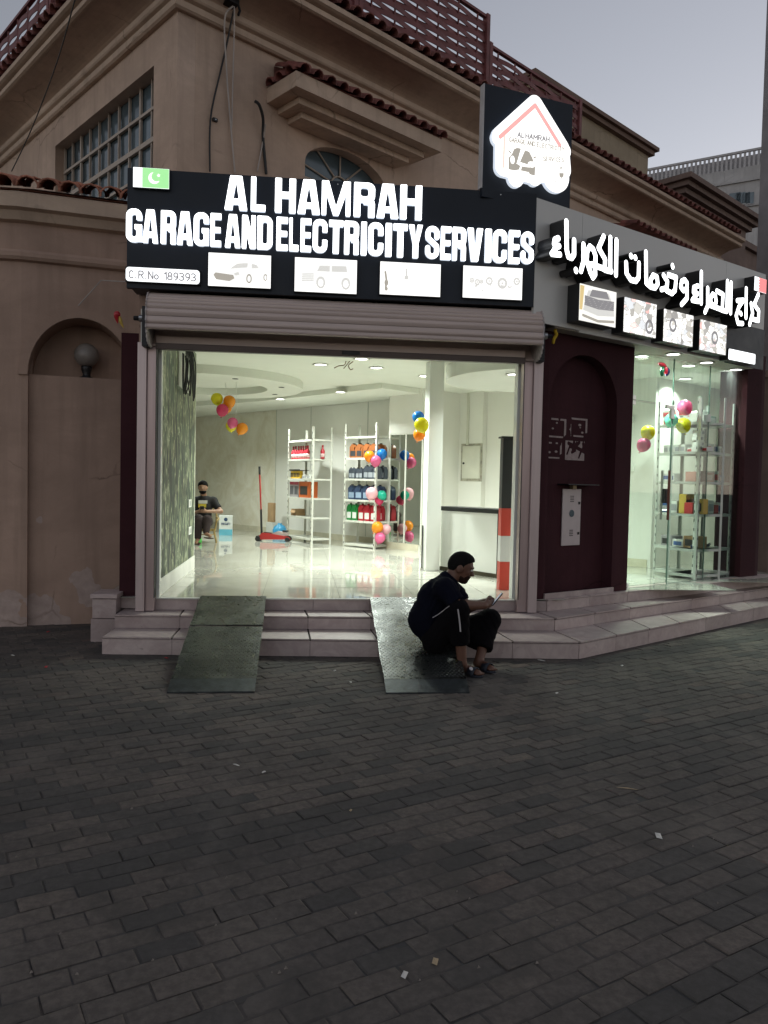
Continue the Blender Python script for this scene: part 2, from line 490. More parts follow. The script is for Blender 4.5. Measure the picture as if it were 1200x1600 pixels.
M_WFRAME = pm('window_frame_tan', (0.42, 0.35, 0.29), 0.55, var=0.1)
M_WHITE = pm('white_wall_paint', (0.76, 0.75, 0.70), 0.55, var=0.03, scale=1.2, bump=0.0008, bscale=30)
M_WHITE_GL = pm('white_gloss_panel', (0.74, 0.75, 0.71), 0.25, var=0.02)
M_CEIL = pm('ceiling_white', (0.72, 0.73, 0.66), 0.8, var=0.02)
M_RACK = pm('rack_enamel', (0.66, 0.66, 0.60), 0.4, 0.1, var=0.08, scale=6)
M_RACKG = pm('rack_grey', (0.42, 0.44, 0.42), 0.4, 0.5, var=0.08, scale=6)
M_CABLE_W = pm('cable_white', (0.45, 0.40, 0.37), 0.6)
M_CABLE_B = pm('cable_black', (0.02, 0.02, 0.022), 0.6)
M_CARD = pm('cardboard', (0.36, 0.23, 0.12), 0.85, var=0.15, scale=6)
M_PAPER = pm('paper_white', (0.62, 0.60, 0.56), 0.8, var=0.1, scale=20)
M_DIRTJ = pm('joint_dirt', (0.06, 0.05, 0.045), 0.95, var=0.4, scale=10)

def mk_tile():
    m, nt, b = _new('step_tile')
    v = _pos(nt)
    n1 = _noise(nt, v, 5, 8, 0.65, 1.5); n2 = _noise(nt, v, 1.7, 4); n3 = _noise(nt, v, 30, 4)
    oi = nt.nodes.new('ShaderNodeObjectInfo')
    c = _mix(nt, _ramp(nt, n1, [(0.4, 0.0), (0.62, 1.0)]), (0.42, 0.335, 0.325), (0.51, 0.425, 0.405))
    c = _mix(nt, _ramp(nt, n2, [(0.45, 0.0), (0.7, 0.45)]), c, (0.30, 0.215, 0.205))
    c = _mix(nt, _ramp(nt, n3, [(0.66, 0.0), (0.74, 0.5)]), c, (0.16, 0.13, 0.12))
    c = _mix(nt, 0.14, c, oi.outputs['Random'], 'OVERLAY')
    nt.links.new(c, b.inputs['Base Color']); b.inputs['Roughness'].default_value = 0.42
    nt.links.new(_ramp(nt, n2, [(0.3, 0.3), (0.7, 0.6)]), b.inputs['Roughness'])
    _bump(nt, b, n3, 0.3, 0.001)
    return m
M_STEP = mk_tile()
def mk_floor():
    m, nt, b = _new('polished_porcelain')
    v = _pos(nt)
    n1 = _noise(nt, v, 1.1, 6, 0.6, 1.0); n2 = _noise(nt, v, 2.2, 5, 0.55, 2.0)
    c = _mix(nt, _ramp(nt, n1, [(0.4, 0.0), (0.65, 1.0)]), (0.40, 0.39, 0.335), (0.48, 0.47, 0.415))
    nt.links.new(c, b.inputs['Base Color'])
    nt.links.new(_ramp(nt, n2, [(0.42, 0.02), (0.6, 0.075)]), b.inputs['Roughness'])
    b.inputs['Specular IOR Level'].default_value = 1.0
    _bump(nt, b, _noise(nt, v, 6, 2), 0.05, 0.004)
    return m
M_FLOOR = mk_floor()
def mk_paver(attr):
    m, nt, b = _new('paver_joined' if attr else 'paver_single')
    v = _pos(nt)
    if attr:
        a = nt.nodes.new('ShaderNodeAttribute'); a.attribute_name = 'tint'; val = a.outputs['Fac']
    else:
        a = nt.nodes.new('ShaderNodeAttribute'); a.attribute_type = 'OBJECT'; a.attribute_name = 'tint'; val = a.outputs['Fac']
    c = _ramp(nt, val, [(0.0, (0.078, 0.074, 0.070)), (0.3, (0.108, 0.098, 0.090)), (0.42, (0.145, 0.122, 0.108)), (0.75, (0.168, 0.140, 0.120)), (0.93, (0.186, 0.152, 0.130)), (1.0, (0.178, 0.124, 0.102))])
    n1 = _noise(nt, v, 0.55, 5); n2 = _noise(nt, v, 28, 6, 0.7); n3 = _noise(nt, v, 160, 3, 0.7)
    c = _mix(nt, _ramp(nt, n1, [(0.38, 0.0), (0.66, 0.75)]), c, (0.094, 0.087, 0.080))
    c = _mix(nt, _ramp(nt, n2, [(0.4, 0.45), (0.62, 0.0)]), c, (0.052, 0.047, 0.044))
    n4 = _noise(nt, v, 2.4, 6, 0.62, 0.8); n5 = _noise(nt, _pos(nt, (1.0, 0.35, 1)), 1.3, 5, 0.6, 1.2)
    c = _mix(nt, _ramp(nt, n4, [(0.36, 0.55), (0.52, 0.0)]), c, (0.068, 0.063, 0.058))
    c = _mix(nt, _ramp(nt, n5, [(0.52, 0.0), (0.7, 0.45)]), c, (0.185, 0.162, 0.142))
    c = _mix(nt, _ramp(nt, n3, [(0.66, 0.0), (0.74, 0.35)]), c, (0.19, 0.17, 0.155))
    nt.links.new(c, b.inputs['Base Color'])
    nt.links.new(_ramp(nt, n1, [(0.35, 0.8), (0.7, 0.95)]), b.inputs['Roughness'])
    b.inputs['Specular IOR Level'].default_value = 0.15
    _bump(nt, b, n2, 0.6, 0.004)
    return m
M_PAVE, M_PAVE1 = mk_paver(True), mk_paver(False)
def mk_ground():
    m, nt, b = _new('street_ground')
    v = _pos(nt)
    mp = nt.nodes.new('ShaderNodeMapping'); mp.inputs['Rotation'].default_value = (0, 0, RAD(-25)); nt.links.new(v, mp.inputs['Vector'])
    br = nt.nodes.new('ShaderNodeTexBrick'); nt.links.new(mp.outputs[0], br.inputs['Vector'])
    br.inputs['Scale'].default_value = 1.0; br.inputs['Brick Width'].default_value = 0.2; br.inputs['Row Height'].default_value = 0.1; br.inputs['Mortar Size'].default_value = 0.004
    br.inputs['Color1'].default_value = (0.090, 0.073, 0.061, 1); br.inputs['Color2'].default_value = (0.05, 0.048, 0.048, 1); br.inputs['Mortar'].default_value = (0.056, 0.047, 0.040, 1)
    n1 = _noise(nt, v, 0.5, 5)
    nt.links.new(_mix(nt, _ramp(nt, n1, [(0.4, 0.0), (0.7, 0.7)]), br.outputs[0], (0.04, 0.04, 0.042)), b.inputs['Base Color'])
    b.inputs['Roughness'].default_value = 0.85
    _bump(nt, b, _noise(nt, v, 40, 5), 0.5, 0.004)
    return m
M_GROUND = mk_ground()
def mk_leaf():
    """wallpaper of long green and gold leaves on a dark ground"""
    m, nt, b = _new('leaf_wallpaper')
    def streaks(rot, ys, zs, seed):
        v = _pos(nt); mp = nt.nodes.new('ShaderNodeMapping'); mp.inputs['Rotation'].default_value = (RAD(rot), 0, 0); mp.inputs['Scale'].default_value = (1, ys, zs); mp.inputs['Location'].default_value = (seed, seed * 2.3, seed)
        nt.links.new(v, mp.inputs['Vector']); return _noise(nt, mp.outputs[0], 1.0, 3, 0.55, 0.6)
    c = _ramp(nt, streaks(7, 7.0, 2.2, 1.0), [(0.42, (0.006, 0.012, 0.010)), (0.51, (0.022, 0.040, 0.028)), (0.56, (0.075, 0.115, 0.07)), (0.61, (0.03, 0.055, 0.035))])
    c2 = _ramp(nt, streaks(-9, 9.0, 2.6, 4.0), [(0.53, (0.0, 0.0, 0.0)), (0.575, (0.12, 0.16, 0.09)), (0.60, (0.58, 0.60, 0.42)), (0.625, (0.16, 0.20, 0.11)), (0.68, (0.02, 0.035, 0.02))])
    c3 = _ramp(nt, streaks(14, 9.0, 2.4, 9.0), [(0.55, (0.0, 0.0, 0.0)), (0.60, (0.40, 0.42, 0.26)), (0.64, (0.05, 0.08, 0.04))])
    nt.links.new(_mix(nt, 1.0, _mix(nt, 1.0, c, c2, 'LIGHTEN'), c3, 'LIGHTEN'), b.inputs['Base Color'])
    b.inputs['Roughness'].default_value = 0.5
    return m
M_LEAF = mk_leaf()
def mk_marble():
    m, nt, b = _new('marbled_wall')
    v = _pos(nt)
    n1 = _noise(nt, v, 1.6, 7, 0.6, 1.8); n2 = _noise(nt, v, 6, 4, 0.6, 2.5)
    c = _mix(nt, _ramp(nt, n1, [(0.38, 0.0), (0.62, 1.0)]), (0.67, 0.62, 0.50), (0.78, 0.75, 0.66))
    c = _mix(nt, _ramp(nt, n2, [(0.56, 0.0), (0.64, 0.3)]), c, (0.80, 0.78, 0.70))
    nt.links.new(c, b.inputs['Base Color']); b.inputs['Roughness'].default_value = 0.28
    return m
M_MARBLE = mk_marble()
def mk_glass(name, tint, refl_rough=0.01, ior=1.45, smear=0.0):
    m, nt, b = _new(name); nt.nodes.remove(b); out = nt.nodes['Material Output']
    tr = nt.nodes.new('ShaderNodeBsdfTransparent'); tr.inputs[0].default_value = tint + (1,)
    gl = nt.nodes.new('ShaderNodeBsdfGlossy'); gl.inputs['Roughness'].default_value = refl_rough
    lwt = nt.nodes.new('ShaderNodeLayerWeight'); lwt.inputs[0].default_value = 0.5
    pw = nt.nodes.new('ShaderNodeMath'); pw.operation = 'POWER'; pw.inputs[1].default_value = 5.0; nt.links.new(lwt.outputs['Facing'], pw.inputs[0])
    fr = nt.nodes.new('ShaderNodeMath'); fr.operation = 'MULTIPLY_ADD'; fr.inputs[1].default_value = 0.90; fr.inputs[2].default_value = 0.045; nt.links.new(pw.outputs[0], fr.inputs[0])
    mx = nt.nodes.new('ShaderNodeMixShader'); nt.links.new(fr.outputs[0], mx.inputs[0]); nt.links.new(tr.outputs[0], mx.inputs[1]); nt.links.new(gl.outputs[0], mx.inputs[2])
    last = mx.outputs[0]
    if smear:
        df = nt.nodes.new('ShaderNodeBsdfDiffuse'); df.inputs[0].default_value = (0.7, 0.78, 0.74, 1)
        v = _pos(nt, (9, 9, 0.9)); n = _noise(nt, v, 2.0, 5)
        sep = nt.nodes.new('ShaderNodeSeparateXYZ'); g = nt.nodes.new('ShaderNodeNewGeometry'); nt.links.new(g.outputs['Position'], sep.inputs[0])
        zr = nt.nodes.new('ShaderNodeMapRange'); zr.inputs[1].default_value = 2.5; zr.inputs[2].default_value = 3.3; zr.inputs[3].default_value = 0.1; zr.inputs[4].default_value = 1.0
        nt.links.new(sep.outputs['Z'], zr.inputs[0])
        mu = nt.nodes.new('ShaderNodeMath'); mu.operation = 'MULTIPLY'; nt.links.new(_ramp(nt, n, [(0.4, 0.0), (0.75, smear)]), mu.inputs[0]); nt.links.new(zr.outputs[0], mu.inputs[1])
        m2 = nt.nodes.new('ShaderNodeMixShader'); nt.links.new(mu.outputs[0], m2.inputs[0]); nt.links.new(last, m2.inputs[1]); nt.links.new(df.outputs[0], m2.inputs[2]); last = m2.outputs[0]
    nt.links.new(last, out.inputs['Surface'])
    return m
M_GLASS = mk_glass('shop_glass', (0.86, 0.93, 0.89), smear=0.12)
M_MIRROR = pm('mirror_silver', (0.72, 0.76, 0.72), 0.03, 1.0, var=0.02)
def mk_checker():
    """worn checker-plate steel: raised lozenges, oil film, bare scuffed spots"""
    m, nt, b = _new('checker_plate')
    v = _pos(nt)
    w = nt.nodes.new('ShaderNodeTexChecker')
    mp = nt.nodes.new('ShaderNodeMapping'); mp.inputs['Rotation'].default_value = (0, 0, RAD(45)); nt.links.new(v, mp.inputs['Vector'])
    nt.links.new(mp.outputs[0], w.inputs['Vector']); w.inputs['Scale'].default_value = 42
    n1 = _noise(nt, v, 2.6, 6, 0.65); n2 = _noise(nt, v, 18, 5)
    c = _mix(nt, _ramp(nt, n1, [(0.45, 0.0), (0.72, 1.0)]), (0.030, 0.032, 0.031), (0.125, 0.132, 0.128))
    nt.links.new(c, b.inputs['Base Color']); b.inputs['Metallic'].default_value = 0.88
    nt.links.new(_ramp(nt, n2, [(0.35, 0.22), (0.7, 0.46)]), b.inputs['Roughness'])
    mx = _mix(nt, 0.45, w.outputs['Fac'], n2)
    _bump(nt, b, mx, 0.8, 0.004)
    return m
M_CHECK = mk_checker()
M_SKIN = pm('skin_brown', (0.125, 0.058, 0.037), 0.5, var=0.12, scale=14)
M_SKIN2 = pm('skin_light_brown', (0.30, 0.165, 0.105), 0.5, var=0.12, scale=14)
M_HAIR = pm('hair_black', (0.0035, 0.003, 0.003), 0.75, var=0.4, scale=60, bump=0.006, bscale=140, spec=0.15)
M_NAVY = pm('navy_jersey', (0.0035, 0.0042, 0.010), 0.95, var=0.25, scale=9, bump=0.004, bscale=22, spec=0.1)
M_TROU = pm('black_tracksuit', (0.004, 0.0035, 0.0045), 0.95, var=0.25, scale=9, bump=0.004, bscale=20, spec=0.1)
M_BLACKTEE = pm('black_tee', (0.014, 0.013, 0.014), 0.9, var=0.2, scale=9, bump=0.003, bscale=22)
M_DKPANTS = pm('dark_trousers', (0.030, 0.018, 0.018), 0.9, var=0.2, scale=9)
M_RUB = pm('slipper_rubber', (0.012, 0.016, 0.028), 0.6)

# ================================================================== THE SETTING
ZF, ZC = 0.42, 3.28                      # shop floor and ceiling levels
F1 = Frame(0, 7.8, 0)                    # the shutter front
F2 = Frame(2.5, 8.02, 29.5)              # the glass front
BW = Frame(2.222, 13.826, -52.6)         # back wall of the shop
VR = Frame(-1.46, 9.0, 37)               # villa, wall running away to the right
VL = Frame(-1.46, 9.0, -53)              # villa, wall running away to the left

# ---- ground sheet and block paving
g = MB().add([(-300, -300, -0.0052), (300, -300, -0.0052), (300, 300, -0.0052), (-300, 300, -0.0052)], [(0, 1, 2, 3)])
ground = tag(g.build('street', M_GROUND), kind='structure')
def build_paving():
    a = RAD(25); ca, sa = math.cos(a), math.sin(a)
    L, Wd, gap = 0.21, 0.105, 0.005
    rnd = random.Random(3)
    cells = []
    for j in range(-10, 130):
        for i in range(-20, 60):
            u = (i + 0.5 * (j % 2)) * L; v = j * Wd - 2.5
            cx, cy = u + L / 2, v + Wd / 2
            x, y = cx * ca - cy * sa, cx * sa + cy * ca
            if y < 1.6 or y > 10.5: continue
            d = np.array([x, y, 0.0]) - EYE; zz = d @ FWD
            px = 600 + 1200 * (d @ RGT) / zz; py = 800 - 1200 * (d @ UPV) / zz
            if px < -500 or px > 1750 or py > 1900 or py < 925: continue
            if (x < -1.8 and y > 8.55) or (-1.8 <= x <= 2.62 and y > 7.3) or (x > 2.62 and y > 7.05 + (x - 2.62) * .676): continue
            # darker bands laid into the paving, and single replaced blocks
            t = min(0.99, max(0.0, rnd.gauss(0.58, 0.14)))
            if j % 17 in (3, 4): t = rnd.uniform(0.05, 0.3)
            elif (i // 3 + j // 5) % 4 == 0: t *= rnd.uniform(0.35, 0.9)
            if rnd.random() < 0.07: t = rnd.uniform(0.0, 0.25)
            if rnd.random() < 0.012: t = 0.97
            cells.append((math.hypot(x, y), x, y, t))
    cells.sort()
    def proto(k):
        r = random.Random(k); hx, hy, ch, b = L / 2 - gap / 2, Wd / 2 - gap / 2, 0.006, 0.004
        j_ = lambda s: r.uniform(-s, s)
        out = [(-hx + j_(.002), -hy + j_(.002)), (hx + j_(.002), -hy + j_(.002)), (hx + j_(.002), hy + j_(.002)), (-hx + j_(.002), hy + j_(.002))]
        vs = [(x, y, -0.03) for x, y in out] + [(x, y, -b) for x, y in out]
        vs += [(x - math.copysign(ch + abs(j_(.002)), x), y - math.copysign(ch + abs(j_(.002)), y), j_(.0012)) for x, y in out]
        fs = []
        for k_ in range(4):
            n = (k_ + 1) % 4
            fs += [(k_, n, 4 + n, 4 + k_), (4 + k_, 4 + n, 8 + n, 8 + k_)]
        fs.append((8, 9, 10, 11))
        return vs, fs
    protos = [proto(k) for k in range(8)]
    pmesh = []
    for vs, fs in protos:
        b = MB(); b.add(vs, fs); me = b.mesh('paving_block'); me.materials.append(M_PAVE1); pmesh.append(me)
    vv, ff, tt = [], [], []
    for n, (dist, x, y, t) in enumerate(cells):
        k = rnd.randrange(8); dz = rnd.gauss(0, 0.0014) - (.002 if rnd.random() < .05 else 0); dz = max(-.0032, dz); tx, ty = rnd.gauss(0, .012), rnd.gauss(0, .016); rz = a + rnd.gauss(0, .008)
        if n < 300:
            o = bpy.data.objects.new('paving_block', pmesh[k]); COL.objects.link(o); o.parent = ground
            o.location = (x, y, dz); o.rotation_euler = (tx, ty, rz); o['tint'] = float(t)
        else:
            c_, s_ = math.cos(rz), math.sin(rz); b0 = len(vv)
            for p in protos[k][0]:
                vv.append((x + p[0] * c_ - p[1] * s_, y + p[0] * s_ + p[1] * c_, dz + p[2] + p[0] * -ty + p[1] * tx))
            ff += [tuple(q + b0 for q in f) for f in protos[k][1]]; tt += [t] * 12
    me = bpy.data.meshes.new('paving_blocks'); me.from_pydata(vv, [], ff); me.update()
    at = me.attributes.new('tint', 'FLOAT', 'POINT'); at.data.foreach_set('value', tt)
    o = link('paving_blocks', me, M_PAVE, ground); o['kind'] = 'stuff'
build_paving()

# ---- shop interior shell
def poly_slab(name, pts, z0, z1, mat, kind='structure', parent=None):
    o = MB().prism(pts, z0, z1, 'z').build(name, mat, parent)
    return tag(o, kind=kind) if parent is None else o
bw = lambda s, d: BW.w(s, d)[:2]
f2 = lambda s, d: F2.w(s, d)[:2]
ROOM = [(-1.62, 7.872), (2.42, 7.872), f2(0.0, 0.12), f2(4.55, 0.12), (7.6, 12.6), (5.35, 11.12), bw(0.3, 0.78), bw(0.3, 0.06), bw(-8.6, 0.06), (-6.1, 17.6), (-6.1, 10.6), (-1.62, 10.6)]
floor = poly_slab('shop_floor', ROOM, 0.2, ZF - 0.006, M_DIRTJ)
def floor_tiles():
    rnd = random.Random(5); T = 0.8; me = {}
    prot = MB().prism([(-T/2+.0015, -T/2+.0015), (T/2-.0015, -T/2+.0015), (T/2-.0015, T/2-.0015), (-T/2+.0015, T/2-.0015)], -0.006, 0.0, 'z').mesh('floor_tile')
    prot.materials.append(M_FLOOR)
    R = [np.array(p) for p in ROOM]
    def inside(x, y):
        c = False
        for i in range(len(R)):
            a, b = R[i], R[(i + 1) % len(R)]
            if (a[1] > y) != (b[1] > y) and x < a[0] + (y - a[1]) * (b[0] - a[0]) / (b[1] - a[1]): c = not c
        return c
    for i in range(-8, 12):
        for j in range(0, 17):
            cx, cy = -0.38 + T * (i + .5), 8.26 + T * j
            if not any(inside(cx + dx, cy + dy) for dx in (-.4, 0, .4) for dy in (-.4, 0, .4)): continue
            if cx < -1.6 and cy < 10.4: continue
            if cx > 2.6 and cy < 8.9: continue
            o = bpy.data.objects.new('floor_tile', prot); COL.objects.link(o); o.parent = floor
            o.location = (cx, cy, ZF + rnd.gauss(0, .0004)); o.rotation_euler = (rnd.gauss(0, .0018), rnd.gauss(0, .0018), rnd.choice((0, 1, 2, 3)) * math.pi / 2)
floor_tiles()
ceiling = poly_slab('shop_ceiling', [(-1.61, 8.09), (2.42, 8.09)] + ROOM[2:], ZC, ZC + 0.3, M_CEIL)
def wall_seg(name, p, q, mat, th=0.12, z0=0.2, z1=3.56, side=1, parent=None):
    p, q = np.array(p, float), np.array(q, float); e = (q - p) / np.hypot(*(q - p)); n = np.array([-e[1], e[0]]) * th * side
    return poly_slab(name, [tuple(p), tuple(q), tuple(q + n), tuple(p + n)], z0, z1, mat, parent=parent)
wall_seg('shop_wall_back', bw(-8.5, 0), bw(-4.6, 0), M_MARBLE)
wall_seg('shop_wall_back_white', bw(-4.6, 0.0), bw(0.35, 0.0), M_WHITE)
wall_seg('shop_wall_mirror', bw(BW.pix(605, 800, -.42)[0], -.42), bw(0.32, -.42), M_WHITE, th=.41)
wall_seg('shop_wall_return', bw(0.3, 0.12), bw(0.3, 0.75), M_WHITE, side=1)
wall_seg('shop_wall_recess', bw(0.2, 0.72), bw(4.05, 0.72), M_WHITE)
wall_seg('shop_wall_far_right', (5.31, 11.08), (7.6, 12.8), M_WHITE)
wall_seg('shop_wall_right', f2(4.42, 0.1), (7.6, 12.7), M_WHITE, side=-1)
wall_seg('shop_wall_left_back', (-6.0, 17.55), bw(-8.2, 0.0), M_WHITE)
wall_seg('shop_wall_left', (-6.0, 17.6), (-6.0, 10.5), M_WHITE, side=-1)
wall_seg('shop_wall_left_front', (-6.1, 10.62), (-1.6, 10.62), M_WHITE, side=-1)
# skirting along the back walls
sk = MB()
for (a, b, fr, d) in ((-8.4, -0.75, BW, 0.0), (0.32, 4.0, BW, .72), (BW.pix(605, 800, -.42)[0] + .01, 0.3, BW, -.42)):
    p, q, r, t = fr.w(a, d - .014), fr.w(b, d - .014), fr.w(b, d - .002), fr.w(a, d - .002)
    sk.prism([p[:2], q[:2], r[:2], t[:2]], ZF, ZF + .12, 'z')
tag(sk.build('skirting', pm('skirting_tile', (.58, .54, .42), .25)), kind='structure')
# wall panel joints on the white back wall
for i, s in enumerate((-4.6, -3.35, -1.55)):
    p = BW.w(s, -.004); o = box('wall_joint', pm('joint_grey', (.45, .46, .42), .6), -.008, .008, -.002, .004, ZF + .13, ZC - .02); o.location = p; o.rotation_euler = (0, 0, BW.a); tag(o, kind='structure')
# entrance wall with leaf wallpaper
lw = MB().box(-1.60, -1.425, 7.86, 10.6, ZF, ZC).build('entrance_wall', M_WHITE); tag(lw, kind='structure')
box('wallpaper', M_LEAF, -1.424, -1.412, 7.95, 10.48, ZF + .17, ZC - .01, lw)
box('skirting', pm('skirting_white', (.72, .71, .66), .3), -1.424, -1.404, 7.95, 10.5, ZF, ZF + .168, lw)
box('jamb', M_WHITE_GL, -1.424, -1.395, 7.863, 7.945, ZF, 2.95, lw)
# pillar
pl_ = onz(663, 892, ZF); pr_ = onz(690, 891, ZF)
pil = tag(box('pillar', M_WHITE_GL, 0, .205, 0, .19, ZF, ZC, bevel=.006), kind='structure'); pil.location = (pl_[0] + .012, pl_[1] - .03, 0); pil.rotation_euler = (0, 0, RAD(10))
# right-hand entrance pier (white end of the corner wall)
tag(box('entrance_pier', M_WHITE_GL, 2.24, 2.43, 7.9, 8.02, ZF, ZC - .002), kind='structure')
wall_seg('corner_wall_inside', f2(0.02, .12), f2(1.42, .12), M_WHITE, th=.06)
# ceiling features
RC, RR = (-1.75, 13.2), (1.75, 1.15)
rg = MB(); n = 72; cx, cy = RC; R1, R2 = RR
vs, fs = [], []
for k in range(n):
    a_ = 2 * math.pi * k / n; c_, s_ = math.cos(a_), math.sin(a_)
    vs += [(cx + R1*c_, cy + R1*s_, ZC), (cx + R1*c_, cy + R1*s_, ZC-.13), (cx + R2*c_, cy + R2*s_, ZC-.13), (cx + R2*c_, cy + R2*s_, ZC-.01)]
for k in range(n):
    b0, b1 = 4*k, 4*((k+1) % n)
    fs += [(b0, b0+1, b1+1, b1), (b0+1, b0+2, b1+2, b1+1), (b0+2, b0+3, b1+3, b1+2)]
fs.append(tuple(4*k+3 for k in range(n)))
rg.add(vs, fs); link_ring = rg.build('ring', M_CEIL, ceiling)
# lowered border along the back wall and above the recess
so = MB(); p = [bw(-8.5, -.02), bw(0.25, -.02), bw(0.25, -1.35), bw(-3.2, -1.35), bw(-8.5, -2.0)]; so.prism(p, ZC - .09, ZC - .001, 'z'); so.build('border', M_CEIL, ceiling)
so = MB(); c0 = (3.35, 10.6); p = [(c0[0] + 1.35 * math.cos(RAD(t)), c0[1] + 1.35 * math.sin(RAD(t))) for t in range(120, 285, 5)] + [(3.7, 9.0), (3.7, 11.9)]
so.prism(p, ZC - .2, ZC - .001, 'z'); so.build('curved_bulkhead', M_WHITE_GL, ceiling)

# ---- shop front masonry
shop = empty('shop_building', (0, 7.8, 0), 0, 'single-storey corner shop with maroon front wall and lit white interior', 'building')
def shopbox(name, mat, x0, x1, y0, y1, z0, z1, **k): return box(name, mat, x0, x1, y0 - 7.8, y1 - 7.8, z0, z1, shop, **k)
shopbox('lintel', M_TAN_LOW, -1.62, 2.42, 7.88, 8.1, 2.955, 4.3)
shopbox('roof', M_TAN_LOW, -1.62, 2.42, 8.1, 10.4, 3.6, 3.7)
for x0, x1 in ((-1.60, -1.515), (2.36, 2.455)): shopbox('guide_channel', M_ALU, x0, x1, 7.72, 7.86, .30, 2.93, bevel=.004)
for x0, x1 in ((-1.513, -1.425), (2.258, 2.358)): shopbox('guide_rail', pm('aluminium_face', (.42, .33, .33), .32, .6, var=.1, scale=3, stretch=(6, 6, .4)), x0, x1, 7.76, 7.855, .30, 2.93, bevel=.003)
for x in (-1.43, 2.262):   # rubber draught strips
    shopbox('seal', M_BLACK, x, x + .006, 7.75, 7.86, .43, 2.92)
# maroon strip by the arch
shopbox('maroon_wall', M_MAROON, -1.80, -1.605, 7.93, 8.4, .42, 3.05)
shopbox('plinth', M_STEP, -1.81, -1.60, 7.92, 8.4, .30, .42)
# maroon corner wall with its blind arch, on the glass front
mw = empty('maroon_corner_wall', F2.w(0, 0), F2.a, 'maroon rendered wall with tall blind arch beside the glass front', 'wall')
sL, sR = 0.0, 1.43
ax = 0.59; arx = .555; spring = 2.52; apex = 3.06
arch_loop = [(ax - arx, .425)] + [(ax - arx, spring)] + arc(ax, spring, arx, apex - spring, 180, 0, 26)[1:-1] + [(ax + arx, spring), (ax + arx, .425)]
plate('face', [[(sL, .42), (sR, .42), (sR, 3.62), (sL, 3.62)], arch_loop[::-1]], .14, M_MAROON, mw, y=-.14)
plate('recess_back', [[(sL, .42), (sR, .42), (sR, 3.62), (sL, 3.62)]], .09, M_MAROON, mw, y=.002)
box('ledge', M_STEP, sL + .02, ax + arx + .02, -.16, -.141, .42, .475, mw)
MB().prism([(sL - .1, -.13), (sL, -.14), (sL, .09), (sL - .1, .09)], .30, 3.62, 'z').build('corner_return', M_MAROON, mw)
mj = empty('maroon_door_jamb', F2.w(4.35, 0), F2.a, 'narrow maroon wall strip at the far end of the glass front', 'wall')
s0 = F2.pix(1157, 740, 0)[0] - 4.35; s1 = F2.pix(1180, 740, 0)[0] - 4.35
box('strip', M_MAROON, s0, s1, -.05, .35, .42, 3.55, mw).parent = mj
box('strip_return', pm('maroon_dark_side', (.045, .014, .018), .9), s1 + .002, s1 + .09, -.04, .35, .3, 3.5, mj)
rw = empty('neighbour_wall', F2.w(5.1, .1), F2.a, 'dark brown rendered wall beyond the steps at the picture edge', 'wall')
box('face', M_BROWN_FAR, .05, 4.0, .05, .4, 0, 3.3, rw); box('cap', M_BROWN_FAR, .0, 4.05, .0, .45, 3.302, 3.4, rw)

# ---- steps, each tile on its own
steps = empty('entrance_steps', (0, 7.2, 0), 0, 'three tiled entrance steps wrapping round the shop corner', 'steps')
Z1, Z2 = .165, .295
T1 = [(-1.775, 7.18), (2.62, 6.93), (6.6, 9.62)]
T2 = [(-1.76, 7.58), (2.56, 7.46), (6.9, 10.18)]
T3 = [(-1.60, 7.86), (2.47, 7.86), F2.w(0, -.20)[:2], F2.w(4.75, -.20)[:2]]
def sub(p): return (p[0], p[1] - 7.2)
rnd = random.Random(11)
def core(name, front, back, z):
    MB().prism([sub(p) for p in front] + [sub(p) for p in back], -.02, z - .014, 'z').build(name, M_DIRTJ, steps)
def inset(p, q, d):
    p, q = np.array(p), np.array(q); e = (q - p) / np.hypot(*(q - p)); n = np.array([-e[1], e[0]]); return tuple(p + n * d), tuple(q + n * d)
def riser(front, z0, z1, T=.62, stub=None):
    for a, b in zip(front[:-1], front[1:]):
        a, b = np.array(a), np.array(b); L = np.hypot(*(b - a)); m = max(1, round(L / T)); e = (b - a) / L; nrm = np.array([e[1], -e[0]])
        for k in range(m):
            p = a + e * (L * k / m + .002); q = a + e * (L * (k + 1) / m - .002); t = .012 + rnd.uniform(0, .002)
            pts = [sub(p), sub(q), sub(q - nrm * -0 + nrm * t), sub(p + nrm * t)]
            MB().prism(pts, z0 + .003, z1 - .021, 'z').build('riser_tile', M_STEP, steps)
def tread(front, back, z, T=.62):
    fr, bk = [np.array(p) for p in front], [np.array(p) for p in back]
    for (a, b), (c, d) in zip(zip(fr[:-1], fr[1:]), zip(bk[:-1], bk[1:])):
        L = np.hypot(*(b - a)); m = max(1, round(L / T)); e = (b - a) / L; nrm = np.array([e[1], -e[0]]) * .022
        for k in range(m):
            t0, t1 = k / m + .002, (k + 1) / m - .002
            pts = [a + (b - a) * t0 + nrm, a + (b - a) * t1 + nrm, c + (d - c) * t1, c + (d - c) * t0]
            dz = rnd.uniform(-.0015, .0015)
            MB().prism([sub(p) for p in pts], z - .014 + dz, z + dz, 'z').build('tread_tile', M_STEP, steps)
B1 = [(6.7, 9.9), (2.56, 7.6), (-1.76, 7.75)]
core('core', T1, [(6.9, 10.4), (6.9, 11), (2.5, 8.6), (-1.77, 8.4)], Z1)
core('core', T2, [(6.9, 11), (2.5, 8.6), (-1.76, 8.4)], Z2)
riser(T1, 0, Z1); riser(T2, Z1, Z2)
tread(T1, T2, Z1); tread(T2, [(-1.75, 8.0), (2.44, 8.0), (6.8, 10.5)], Z2)
riser(T3[:2], Z2, ZF + .016 - .012); riser(T3[1:], Z2, ZF + .016 - .012, T=.66)
